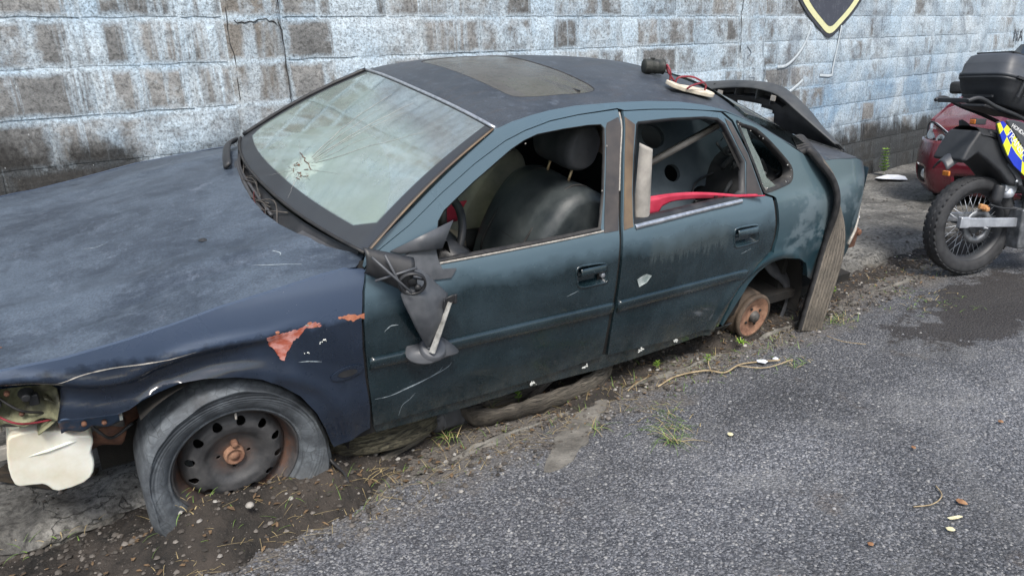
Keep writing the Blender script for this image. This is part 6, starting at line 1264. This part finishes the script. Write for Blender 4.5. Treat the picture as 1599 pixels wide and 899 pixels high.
for k in range(160):
    x = random.gauss(2.9, .35); y = 1.98 - .03 * (x - 2.9) + random.gauss(0, .10); blade(m, (x, y, 0), random.uniform(0, 6.3), random.uniform(.015, .05), .0016, random.uniform(.3, 1.45), random.uniform(0, .8), 3, 0)
o = m.build('gutter_weeds', ['grass_green', 'straw'], None, False); tag(o, 'sparse small weeds and dry stalks along the gutter', 'weeds', kind='stuff')
def sprout(name, c, H, nl, label, L=.022, mat='leaf_bright'):
    r = empty(name, c); tag(r, label, 'weed'); m = MB(); st = smooth_path([(0, 0, 0), (.004, .003, H * .5), (.010, 0, H)], 5); m.tube(st, .0016, 5); m.build('stem', 'grass_green', r); m = MB()
    for k in range(nl):
        t = .25 + .75 * k / nl; p = st[int(t * (len(st) - 1))]; az = k * 2.4; q = MB(); d = Vector((math.cos(az), math.sin(az), .35)).normalized(); s = Vector((-d.y, d.x, 0)).normalized(); l = L * (1.2 - .5 * t)
        m.add([p, p + d * l * .5 + s * l * .24, p + d * l, p + d * l * .5 - s * l * .24], [(0, 1, 2, 3)])
    m.build('leaves', mat, r, False); return r
sprout('green_sprout', (1.74, 2.30, .05), .085, 26, 'bright green leafy sprout standing by the tyre loop under the sill')
sprout('green_sprout', (2.73, 2.03, .01), .05, 16, 'small bright green sprout at the gutter edge above the dry twig'); sprout('green_sprout', (2.50, 2.16, .02), .035, 14, 'tiny green sprout left of the dry twig in the gutter')
sprout('green_sprout', (4.13, 2.14, .02), .045, 16, 'lone light green sprout in the gutter right of the tread strip')
sprout('wall_weed', (8.25, 3.80, .08), .34, 60, 'leafy green weed growing at the foot of the wall beside the red car', .07)
# ---- litter
tw_ = empty('dry_twig', (0, 0, 0)); tag(tw_, 'long forked dry twig lying on the road below the brake drum', 'twig')
m = MB(); tz = .008; m.tube(smooth_path([(2.36, 2.03, tz), (2.51, 2.045, tz), (2.641, 1.975, tz + .01), (2.703, 1.91, tz), (2.80, 1.90, .02), (2.90, 1.885, tz), (3.0, 1.80, .015)], 8), .0042, 6); m.build('main_stem', 'stick', tw_)
m = MB(); m.tube(smooth_path([(2.66, 1.95, tz), (2.70, 2.0, .02), (2.735, 2.03, .03)], 5), .003, 5); m.tube(smooth_path([(2.80, 1.90, .015), (2.88, 1.80, .012), (3.04, 1.755, .02)], 6), .003, 5); m.build('side_shoot', 'stick', tw_)
for (pts, lb, r) in (([(2.23, 2.10, .006), (2.30, 2.12, .01), (2.40, 2.135, .006)], 'short straight twig at the end of the tyre loop', .0035), ([(2.24, .835, .004), (2.30, .80, .004), (2.37, .80, .006), (2.42, .84, .004)], 'curled dry stem lying on the open road', .0022), ([(3.50, 1.62, .004), (3.46, 1.72, .004), (3.47, 1.82, .008)], 'thin upright stalk on the road below the tread strip', .002), ([(.78, 2.26, .03), (.90, 2.19, .01)], 'small grey stick in the soil right of the wheel', .004)):
    m = MB(); m.tube(smooth_path(pts, 6), r, 5); tag(m.build('dry_stalk', 'stick'), lb, 'twig')
def flake(name, c, s, mat, label, cat, n=7, asp=1.0, rz=0):
    m = MB(); pts = [(s * asp * math.cos(2 * PI * k / n) * random.uniform(.6, 1.1), s * math.sin(2 * PI * k / n) * random.uniform(.6, 1.1)) for k in range(n)]; zt = lambda a, b: .004 + abs(a) * .12
    m.prism(pts, lambda a, b: (a, b, zt(a, b)), lambda a, b: (a, b, zt(a, b) - .0016)); o = m.build(name, mat, None, False); o.location = c; o.rotation_euler = (0, 0, rz); return tag(o, label, cat)
flake('paper_scrap', (2.222, 1.535, .002), .016, 'yellow_chip', 'pale yellow scrap lying alone in the middle of the road', 'scrap'); flake('paint_chip', (2.27, .722, .002), .030, 'yellow_chip', 'long pale yellow chip at the lower right of the road', 'chip', 7, .35, 1.1); flake('paint_chip', (2.20, .705, .002), .014, 'yellow_chip', 'small pale chip beside the long yellow chip', 'chip')
flake('dead_leaf', (2.376, .744, .003), .022, 'dead_leaf', 'crumpled brown dead leaf right of the curled stem', 'leaf', 8, .7); flake('dead_leaf', (1.951, .832, .003), .011, 'dead_leaf', 'small orange leaf scrap low on the road', 'leaf'); flake('dead_leaf', (2.62, 1.0, .003), .011, 'dead_leaf', 'small reddish leaf scrap on the right side of the road', 'leaf')
flake('dead_leaf', (1.62, .93, .003), .009, 'dead_leaf', 'tiny brown leaf scrap near the bottom of the road', 'leaf'); flake('dead_leaf', (3.06, .86, .003), .012, 'dead_leaf', 'brown leaf scrap at the far right of the road', 'leaf')
for (c, s, lb) in (((2.935, 1.855, .008), .030, 'white crumpled flower on the dry twig'), ((3.01, 1.832, .008), .018, 'small white petal right of the crumpled flower')): flake('white_flower', c, s, 'petal_white', lb, 'flower', 9)
flake('paper_sheet', (8.05, 3.62, .10), .17, 'petal_white', 'white crumpled paper on the pavement by the wall foot', 'paper', 8, 1.4); flake('paper_sheet', (5.95, 3.02, .10), .12, 'petal_white', 'white plastic scrap on the pavement behind the car tail', 'paper', 7, .8)
for (c, s, lb) in (((.52, 2.20, .13), .016, 'round white pebble on the soil below the wheel'), ((.66, 2.215, .085), .011, 'small white pebble on the soil right of the heap'), ((.35, 2.36, .10), .026, 'brown broken stone on the soil left of the wheel heap'), ((.14, 2.86, .115), .020, 'grey pebble on the pavement under the washer bottle')):
    m = MB(); m.lathe([(0, s * .7), (s * .6, s * .5), (s, 0), (s * .6, -s * .5), (0, -s * .6)], 7, (0, 0, 0)); o = m.build('pebble', 'pale_trim' if 'white' in lb else 'pebble_brown'); o.location = c; tag(o, lb, 'stone')
m = MB(); m.grid(lambda u, v: (5.05 + .16 * u, 2.62 + .12 * v, .105 + .015 * math.sin(7 * u) * math.sin(5 * v)), 8, 8); tag(m.build('metal_scrap', 'steel_dull', None, True, solid=.003), 'bent sheet-metal scrap on the pavement behind the car tail', 'scrap')

# ------------------------------------------------------------------ motorcycle (its own frame: x forward, y to its left, z up)
moto = empty('motorcycle', (5.12, 1.78, 0), math.radians(-24)); tag(moto, 'police trail motorcycle with blue and yellow checked side panel and black top box', 'motorcycle')
def mt(m, name, mat, parent=None, **k): return m.build(name, mat, parent or moto, **k)
W0 = Vector((0, 0, .33)); LAX = RX(PI / 2)
rw = empty('rear_wheel'); rw.parent = moto
m = MB(); m.lathe([(.232, -.045), (.258, -.055), (.288, -.058), (.306, -.048)] + [(.316, -.034), (.321, 0), (.316, .034)] + [(.306, .048), (.288, .058), (.258, .055), (.232, .045)], 72, W0, LAX, closed=True)
for k in range(44):
    a = 2 * PI * k / 44
    for yy, dy in ((-.036, .018), (0, .022), (.036, .018)): 
        aa = a + (.07 if yy == 0 else 0); r = .3165 if yy == 0 else .311; m.box(W0 + Vector((r * math.cos(aa), yy, r * math.sin(aa))), (.005, dy * 1.5, .034), RY(-aa))
mt(m, 'tyre', 'moto_tyre', rw, bevel=0)
m = MB(); m.lathe([(.228, -.040), (.236, -.044), (.236, -.036), (.222, -.026), (.218, 0), (.222, .026), (.236, .036), (.236, .044), (.228, .040), (.212, .024), (.208, 0), (.212, -.024)], 72, W0, LAX, closed=True); mt(m, 'wheel_rim', 'moto_black', rw)
m = MB()
for k in range(36):
    a = 2 * PI * k / 36; b = a + (.55 if k % 2 else -.55); s_ = 1 if k % 4 < 2 else -1; m.tube([W0 + Vector((.042 * math.cos(b), s_ * .035, .042 * math.sin(b))), W0 + Vector((.212 * math.cos(a), 0, .212 * math.sin(a)))], .0018, 4)
o = mt(m, 'spokes', 'alu', rw); m = MB(); m.lathe([(0, -.05), (.045, -.05), (.05, -.042), (.036, -.03), (.036, .03), (.05, .042), (.045, .05), (0, .05)], 24, W0, LAX); m.lathe([(.07, .052), (.105, .052), (.105, .056), (.07, .056)], 40, W0 , LAX, closed=True); mt(m, 'hub', 'alu_dark', rw)
m = MB(); m.lathe([(.070, .0), (.112, .0), (.112, .004), (.070, .004)], 40, W0 + Vector((0, -.062, 0)), LAX, closed=True); mt(m, 'brake_disc', 'alu_dark', rw)
m = MB()
for s in (-1, 1): m.box((.145, s * .105, .352), (.66, .028, .060), RY(.10), taper=.95); m.box((-.16, s * .105, .383), (.07, .034, .070), RY(.10))
mt(m, 'swingarm', 'alu', bevel=.006)
m = MB(); m.lathe([(0, .125), (.012, .125), (.014, .12)], 12, W0 + Vector((0, 0, 0)), LAX); m.tube([(0, -.14, .33), (0, .14, .33)], .010, 8); mt(m, 'axle', 'alu_dark')
m = MB(); m.box((.01, -.075, .460), (.06, .03, .035), RY(.3)); m.box((.03, -.08, .445), (.03, .04, .03)); mt(m, 'brake_caliper', 'orange_rust', bevel=.008)
m = MB(); m.tube(smooth_path([(.06, -.08, .47), (.16, -.09, .44), (.30, -.10, .42), (.42, -.10, .38)], 6), .006, 6); mt(m, 'brake_hose', 'moto_black')
m = MB(); m.lathe([(0, -.06), (.030, -.055), (.034, -.03), (.034, .05), (.030, .06), (0, .062)], 20, (.115, -.07, .53), RY(.2)); mt(m, 'shock_reservoir', 'moto_black')
m = MB(); m.box((.20, -.06, .56), (.10, .06, .05), RY(.2)); m.lathe([(0, 0), (.035, 0), (.045, .03), (.03, .07), (0, .075)], 16, (.20, -.06, .50)); mt(m, 'master_cylinder', 'alu', bevel=.01)
m = MB(); m.box((.40, -.02, .30), (.30, .26, .26)); m.lathe([(0, .17), (.07, .17), (.10, .15), (.105, .10), (.105, 0)], 32, (.42, 0, .30), RX(PI / 2)); m.lathe([(0, .20), (.045, .20), (.06, .18), (.06, .1)], 24, (.58, 0, .33), RX(PI / 2)); mt(m, 'engine_case', 'alu_dark', bevel=.02)
m = MB(); m.box((.60, 0, .48), (.16, .20, .22), RY(.3))
for k in range(6): m.box((.60, 0, .40 + .035 * k), (.22, .24, .010), RY(.25))
mt(m, 'cylinder_fins', 'moto_black')
m = MB()
for s in (-1, 1):
    m.tube(smooth_path([(.28, s * .11, .30), (.30, s * .115, .45), (.31, s * .11, .60), (.24, s * .10, .80), (-.05, s * .10, .93)], 6), .018, 8); m.tube(smooth_path([(.29, s * .12, .24), (.45, s * .13, .16), (.70, s * .12, .14), (.90, s * .08, .30), (1.0, s * .04, .80)], 6), .018, 8); m.tube([(.31, s * .11, .58), (.60, s * .10, .85), (1.0, s * .04, .86)], .018, 8); m.tube([(.02, s * .10, .88), (.29, s * .11, .52)], .013, 8)
mt(m, 'frame_tube', 'moto_black')
m = MB(); m.tube([(.34, -.12, .27), (.36, -.22, .255), (.37, -.27, .25)], .012, 6); m.box((.37, -.26, .255), (.05, .09, .02)); m.tube(smooth_path([(.30, -.13, .26), (.42, -.17, .18), (.58, -.18, .17)], 5), .010, 6); mt(m, 'footrest', 'alu')
m = MB(); m.tube([(.36, .13, .24), (.30, .28, .01)], .010, 6); mt(m, 'side_stand', 'moto_black')
def plate(poly, y0, y1, name, mat, parent=None, bev=.008, bulge=0.0, seg=2):
    m = MB(); m.prism(poly, lambda a, b: (a, y0, b), lambda a, b: (a, y1, b)); return mt(m, name, mat, parent, bevel=bev, seg=seg)
RF = sm2([(-.300, .775), (-.262, .745), (-.20, .80), (-.12, .79), (.06, .70), (.20, .585), (.27, .58), (.25, .66), (.16, .78), (.03, .93), (-.07, .975), (-.125, .93)], 3, True)
m = MB()
def fender(u, v):
    a = -.285 + .36 * u; z = .790 + .165 * math.sin(u * 1.45) ; k = 2 * v - 1; w = .055 + .035 * u; return (a, w * k, z - .055 * k * k - .02)
m.grid(fender, 24, 10); mt(m, 'rear_mudguard', 'moto_grey', solid=.005)
plate([(-.02, .90), (-.13, .955), (-.20, .86), (-.245, .775), (-.205, .765), (-.13, .81), (-.05, .76), (.06, .68), (.14, .60), (.20, .575), (.24, .60), (.16, .76), (.05, .88)], -.118, .118, 'tail_side_cover', 'moto_black', None, .02, seg=3)
plate([(.10, .72), (.16, .66), (.22, .58), (.245, .585), (.21, .68), (.14, .76)], -.126, .126, 'cover_inset', 'moto_grey', None, .006)
m = MB(); m.lathe([(0, .004), (.008, .004), (.009, 0)], 10, (.185, -.13, .615), RX(PI / 2)); mt(m, 'cover_bolt', 'alu')
m = MB()
def seatf(u, v):
    x = -.12 + .95 * u; k = 2 * v - 1; z = .955 - .10 * math.sin(min(1, u * 1.3) * 1.6) + .06 * u * u + .02; return (x, .125 * k * (1 - .25 * u), z - .05 * k * k * abs(k) - .0)
m.grid(seatf, 24, 12); m.box((.3, 0, .84), (.75, .20, .08)); mt(m, 'seat', 'moto_black')
m = MB(); m.lathe([(0, 0), (.07, 0)], 4, (0, 0, 0)); 
def tankf(u, v):
    a = PI * (v - .5) * 1.25; x = .55 + .46 * u; r = .135 * (.75 + .35 * math.sin(PI * (u * .8 + .1))); return (x, r * math.sin(a), .82 + .17 * math.sin(PI * (u * .7 + .2)) * math.cos(a))
m = MB(); m.grid(tankf, 20, 20); mt(m, 'fuel_tank', 'decal_white', solid=.004)
# checked side panel: one grey cover with flat squares of blue and yellow on it
CP = [(-.040, .995), (.03, .968), (.10, .895), (.18, .80), (.30, .70), (.42, .60), (.50, .56), (.47, .50), (.34, .555), (.21, .655), (.095, .745), (.01, .865)]
plate(sm2(CP, 3, True), -.145, -.125, 'checked_panel', 'moto_grey', None, .006); plate(sm2(CP, 3, True), .125, .145, 'checked_panel', 'moto_grey', None, .006)
plate(sm2([(.02, 1.00), (.12, .99), (.30, .93), (.45, .86), (.50, .70), (.45, .60), (.32, .70), (.19, .81), (.11, .90)], 3, True), -.150, -.132, 'rear_side_fairing', 'moto_grey', None, .012)
chk = empty('check_decal'); chk.parent = moto
LL = smooth_path([(-.050, 0, .985), (.005, 0, .875), (.095, 0, .745), (.21, 0, .655), (.34, 0, .56), (.47, 0, .505)], 6); UU = smooth_path([(-.010, 0, 1.0), (.045, 0, .955), (.11, 0, .885), (.19, 0, .80), (.31, 0, .70), (.49, 0, .58)], 6)
NS = 9
for i in range(NS):
    for j in range(2):
        q = [];
        for (a, b) in ((i, j), (i + 1, j), (i + 1, j + 1), (i, j + 1)): q.append(lerpl(LL, a / NS).lerp(lerpl(UU, a / NS), b / 2))
        m = MB(); vs = [(p.x, -.154, p.z) for p in q] + [(p.x, -.1460, p.z) for p in q]; m.add(vs, [(0, 1, 2, 3), (7, 6, 5, 4), (0, 4, 5, 1), (1, 5, 6, 2), (2, 6, 7, 3), (3, 7, 4, 0)]); o = m.build('check_square', 'decal_blue' if (i + j + (i > 3)) % 2 else 'decal_yellow', moto, False)
o = text_obj('panel_lettering', 'TRANSITO', .058, 'decal_white', moto); o.rotation_euler = (PI / 2, math.radians(47), 0); o.location = (.020, -.1565, .925)
o = text_obj('maker_lettering', 'HONDA', .034, 'decal_white', moto); o.rotation_euler = (PI / 2, math.radians(31), 0); o.location = (.055, -.153, .962)
m = MB(); m.box((-.20, -.155, 1.012), (.075, .05, .036), RY(.1)); m.tube([(-.17, -.14, 1.01), (-.10, -.08, 1.0)], .010, 6); mt(m, 'turn_signal', 'moto_black', bevel=.012)
m = MB(); m.box((-.236, -.155, 1.014), (.012, .040, .028), RY(.1)); mt(m, 'signal_lens', 'amber', bevel=.004)
m = MB(); m.box((-.29, -.06, .70), (.015, .05, .03)); mt(m, 'reflector', 'amber', bevel=.004)
m = MB()
for s in (-1, 1): m.tube(smooth_path([(-.26, s * .12, 1.135), (-.18, s * .13, 1.145), (-.05, s * .13, 1.085), (.10, s * .13, 1.03), (.25, s * .12, .965)], 6), .013, 8)
m.box((.04, 0, 1.055), (.28, .18, .018), RY(.30)); m.box((-.24, 0, 1.135), (.025, .22, .028)); mt(m, 'luggage_rack', 'moto_black', bevel=.005)
# top box
tb = empty('top_box', (5.12, 1.78, 0), math.radians(-24)); tag(tb, 'large black plastic top box mounted behind the motorcycle seat', 'top box')
def boxpart(zprof, name, mat, xs_=(-.31, .20)):
    m = MB(); vs = []; n = 40
    for (z, kx, ky, tilt) in zprof:
        for i in range(n):
            a = 2 * PI * i / n; c, s = math.cos(a), math.sin(a); e = .32; X = math.copysign(abs(c) ** e, c); Y = math.copysign(abs(s) ** e, s); x = .19 + .25 * kx * X; y = .19 * ky * Y; vs.append((x + .02 * z, y, z * 1.18 + 1.03 - .32 * (x - .19)))
    k = len(zprof); m.add(vs, [(j * n + i, j * n + (i + 1) % n, (j + 1) * n + (i + 1) % n, (j + 1) * n + i) for j in range(k - 1) for i in range(n)] + [tuple(range(n))[::-1], tuple((k - 1) * n + i for i in range(n))]); return m.build(name, mat, tb)
boxpart([(0, .82, .80, 0), (.008, .86, .86, 0), (.06, .97, .97, 0), (.075, 1.0, 1.0, 0), (.118, 1.03, 1.02, 0), (.122, 1.05, 1.04, 0), (.132, 1.05, 1.04, 0)], 'box_base', 'moto_black')
boxpart([(.136, 1.05, 1.04, 0), (.150, 1.05, 1.04, 0), (.154, 1.01, 1.01, 0), (.20, .97, .97, 0), (.206, .95, .96, 0), (.245, .86, .88, 0), (.262, .72, .76, 0), (.268, .5, .5, 0)], 'box_lid', 'moto_grey')
m = MB()
for x in (.04, .085): m.box((x, -.202, 1.20), (.012, .010, .13), RY(.42))
m.box((.16, -.202, 1.205), (.34, .012, .014), RY(.31)); m.box((.12, 0, 1.37), (.20, .26, .008), RY(.31)); m.box((-.068, 0, 1.15), (.012, .22, .012)); m.build('box_ridge', 'moto_black', tb, False)
m = MB(); m.box((.14, -.2025, 1.180), (.125, .003, .034), RY(.31)); m.build('sticker', 'decal_white', tb, False)
o = text_obj('sticker_lettering', 'FAZA', .030, 'decal_lettering', tb); o.rotation_euler = (PI / 2, .31, 0); o.location = (.086, -.2045, 1.183)
# front of the bike (outside the picture, needed from the side)
fw = rw.copy(); COL.objects.link(fw); fw.name = 'front_wheel'; fw.location = (1.36, 0, .02)
for chd in list(rw.children):
    c = chd.copy(); COL.objects.link(c); c.parent = fw
m = MB()
for s in (-1, 1): m.tube([(1.36, s * .09, .35), (1.02, s * .09, 1.05)], .022, 8)
m.tube(smooth_path([(1.0, -.38, 1.10), (1.02, -.2, 1.10), (1.04, 0, 1.06), (1.02, .2, 1.10), (1.0, .38, 1.10)], 5), .011, 8); mt(m, 'fork_and_bars', 'moto_black')
m = MB(); m.box((1.14, 0, .92), (.10, .20, .20), RY(-.3)); mt(m, 'headlamp', 'decal_white', bevel=.03)
m = MB(); m.grid(lambda u, v: (1.14 + .50 * u, .07 * (2 * v - 1), .76 + .04 * math.sin(PI * u) - .03 * (2 * v - 1) ** 2 - .06 * u), 12, 6); mt(m, 'front_mudguard', 'decal_white', solid=.005)
# ------------------------------------------------------------------ red hatchback parked behind (its own frame: x to its rear, y to the wall side)
rc_ = empty('red_hatchback', (6.82, 2.13, 0), math.radians(0)); tag(rc_, 'dark red hatchback parked behind the motorcycle with its front corner showing', 'car')
RW = .86
def rbody(prof_z, name, mat, x0, x1, n=40): pass
def hw(x): return RW * float(np.interp(x, [0, .05, .15, .35, .7, 1.2, 3.6, 3.9, 4.0], [.70, .80, .90, .965, .99, 1.0, 1.0, .92, .86]))
def zt(x): return float(np.interp(x, [0, .04, .14, .30, .6, 1.0, 1.15], [.56, .66, .76, .84, .93, .99, 1.01]))
m = MB()
def hoodf(u, v):
    x = .06 + 1.05 * u; k = 2 * v - 1; w = hw(x) - .05; return (x + .10 * k * k * (1 - u), w * k, zt(x) + .055 * (1 - abs(k) ** 2.4) - .03 + .012 * math.exp(-((abs(k) - .62) / .07) ** 2))
m.grid(hoodf, 26, 32); m.build('bonnet', 'red_paint', rc_)
m = MB()
def bump_(u, v):
    a = (v - .5) * 2; s = math.copysign(abs(a) ** .85, a); y = .86 * min(1, abs(s) * 1.06) * (1 if s > 0 else -1); z = .20 + .46 * u
    t = abs(a); x = .02 + .02 * (2 * u - 1) ** 2 + .34 * max(0, (t - .62) / .38) ** 1.6 + .07 * t * t; return (x - .025 * math.sin(PI * u), y * (.985 + .015 * math.sin(PI * u)) * (1 - .06 * (1 - min(1, u * 3)) ** 2), z)
NU, NV = 16, 56; us = np.linspace(0, 1, NU + 1); vs2 = np.linspace(0, 1, NV + 1); vv = [bump_(u, v) for v in vs2 for u in us]; ff = []
for j in range(NV):
    for i in range(NU):
        u, v = (i + .5) / NU, (j + .5) / NV; t = abs(2 * v - 1)
        if (t < .40 and (.12 < u < .40 or .62 < u < .95)) or (.72 < t < .88 and .16 < u < .50): continue
        ff.append((j * (NU + 1) + i, j * (NU + 1) + i + 1, (j + 1) * (NU + 1) + i + 1, (j + 1) * (NU + 1) + i))
m.add(vv, ff); m.build('front_bumper', 'red_paint', rc_, True, solid=.006)
m = MB(); m.box((.20, 0, .45), (.14, 1.25, .44)); 
for k in range(7): m.box((.045, 0, .245 + .028 * k if k < 4 else .44 + .035 * (k - 3)), (.02, .74, .008))
m.build('grille', 'black_plastic', rc_, False)
m = MB(); m.tube(smooth_path([(.012, -.37, .62), (.0, -.2, .60), (-.006, 0, .595), (.0, .2, .60), (.012, .37, .62)], 6), .010, 6, flat=.6); m.build('chrome_bar', 'chrome_strip', rc_)
for s in (-1, 1):
    hd = empty('headlamp'); hd.parent = rc_
    HP = [(.46, .60), (.55, .575), (.70, .60), (.80, .66), (.83, .76), (.78, .80), (.66, .77), (.52, .70)]
    def hx(y, z, o=0): t = max(0, (y - .40) / .46); return .055 + .36 * t ** 1.8 + .30 * max(0, z - .60) - o
    P2 = sm2(HP, 3, True)
    m = MB(); m.prism(P2, lambda a, b: (hx(a, b, .006), s * a, b), lambda a, b: (hx(a, b) + .07, s * a, b)); m.build('lamp_lens', 'lens_clear', hd, True)
    m = MB(); m.tube([Vector((hx(a, b, .008), s * a, b)) for a, b in P2 + P2[:1]], .007, 6); m.build('lamp_rim', 'black_plastic', hd)
    for (cy, cz, r) in ((.60, .66, .045), (.72, .70, .050)):
        m = MB(); m.lathe([(0, .0), (r * .5, .002), (r, .012), (r * 1.08, .010)], 24, (hx(cy, cz, .018), s * cy, cz), RZ(-s * .45) @ RY(-PI / 2 + .25)); m.build('reflector_bowl', 'headlamp_silver', hd)
    m = MB(); m.lathe([(0, .0), (.085, .005), (.095, -.01), (.09, -.06)], 20, (.155, s * .715, .355), RZ(-s * .55) @ RY(-PI / 2)); m.build('fog_lamp_recess', 'black_plastic', hd)
    m = MB(); m.lathe([(0, .014), (.030, .012), (.044, .002), (.046, -.01)], 24, (.140, s * .712, .355), RZ(-s * .55) @ RY(-PI / 2)); m.build('fog_lamp', 'lens_clear', hd)
    # body side
    BS = [(.30, .30), (.36, .62), (.40, .82), (.70, .93), (1.05, 1.0), (3.3, 1.02), (3.85, .95), (3.95, .60), (3.9, .32), (3.62, .30)] + [(3.28 + .35 * math.cos(a), .31 + .35 * math.sin(a)) for a in np.linspace(0, PI, 12)] + [(2.9, .24), (1.15, .24)] + [(.78 + .35 * math.cos(a), .31 + .35 * math.sin(a)) for a in np.linspace(0, PI, 12)] + [(.42, .28)]
    panel('body_side', BS, [], lambda x, z: (x, s * (hw(x) - .03 - .10 * max(0, (z - .75) / .3) ** 1.6 + .012 * math.sin((z - .3) * 4)), z), lambda x, z: (x, s * (hw(x) - .06), z), 'red_paint', rc_, .06, flip=(s > 0))
    GS = [(1.10, 1.0), (1.75, 1.40), (2.2, 1.47), (3.0, 1.44), (3.55, 1.22), (3.80, 1.0)]; WS_ = [(1.38, 1.03), (1.86, 1.36), (2.2, 1.41), (2.95, 1.38), (3.35, 1.20), (3.45, 1.04)]
    gy = lambda x, z: s * (hw(x) - .10 - .42 * max(0, z - 1.0)); panel('cabin_side', GS, [WS_], lambda x, z: (x, gy(x, z), z), lambda x, z: (x, gy(x, z) - s * .03, z), 'red_paint', rc_, .06, flip=(s > 0)); panel('side_window', WS_, [], lambda x, z: (x, gy(x, z) - s * .008, z), lambda x, z: (x, gy(x, z) - s * .02, z), 'car_glass', rc_, .10, flip=(s > 0))
    m = MB(); m.box((1.32, s * .93, 1.05), (.10, .20, .12)); m.build('door_mirror', 'black_plastic', rc_, True, bevel=.03)
    for wx in (.78, 3.28):
        wh = empty('wheel'); wh.parent = rc_; cw = (wx, 0, .305); y0 = s * .74; Rw = RX(-PI / 2 * s)
        m = MB(); m.lathe([(.19, .62), (.25, .60), (.30, .62), (.305, .66), (.305, .76), (.295, .79), (.24, .80), (.20, .785)], 48, cw, Rw, closed=True); m.build('tyre', 'moto_tyre', wh)
        m = MB(); m.lathe([(0, .765), (.03, .765), (.05, .755), (.17, .765), (.185, .785), (.200, .788), (.200, .70)], 40, cw, Rw); m.build('wheel_rim', 'steel_dull', wh)
m = MB(); m.grid(lambda u, v: (1.12 + .66 * u, (.74 - .13 * u) * (2 * v - 1), 1.0 + .43 * u + .02 * (1 - (2 * v - 1) ** 2)), 8, 12); m.build('windscreen', 'car_glass', rc_)
m = MB(); m.grid(lambda u, v: (1.76 + 1.3 * u, .60 * (2 * v - 1), 1.43 + .05 * math.sin(PI * (u * .8 + .1)) - .03 * (2 * v - 1) ** 2), 10, 10); m.grid(lambda u, v: (3.05 + .85 * u, (.60 + .16 * u) * (2 * v - 1), 1.44 - .46 * u), 8, 8); m.grid(lambda u, v: (3.92, .80 * (2 * v - 1), .30 + .70 * u), 6, 6); m.build('roof_and_tail', 'red_paint', rc_, True, solid=.004)
m = MB(); m.box((2.0, 0, .30), (3.3, 1.40, .10)); m.box((.75, 0, .55), (.8, 1.2, .5)); m.box((2.2, 0, .9), (1.6, 1.3, .2)); m.build('underbody', 'dark_gap', rc_, False)
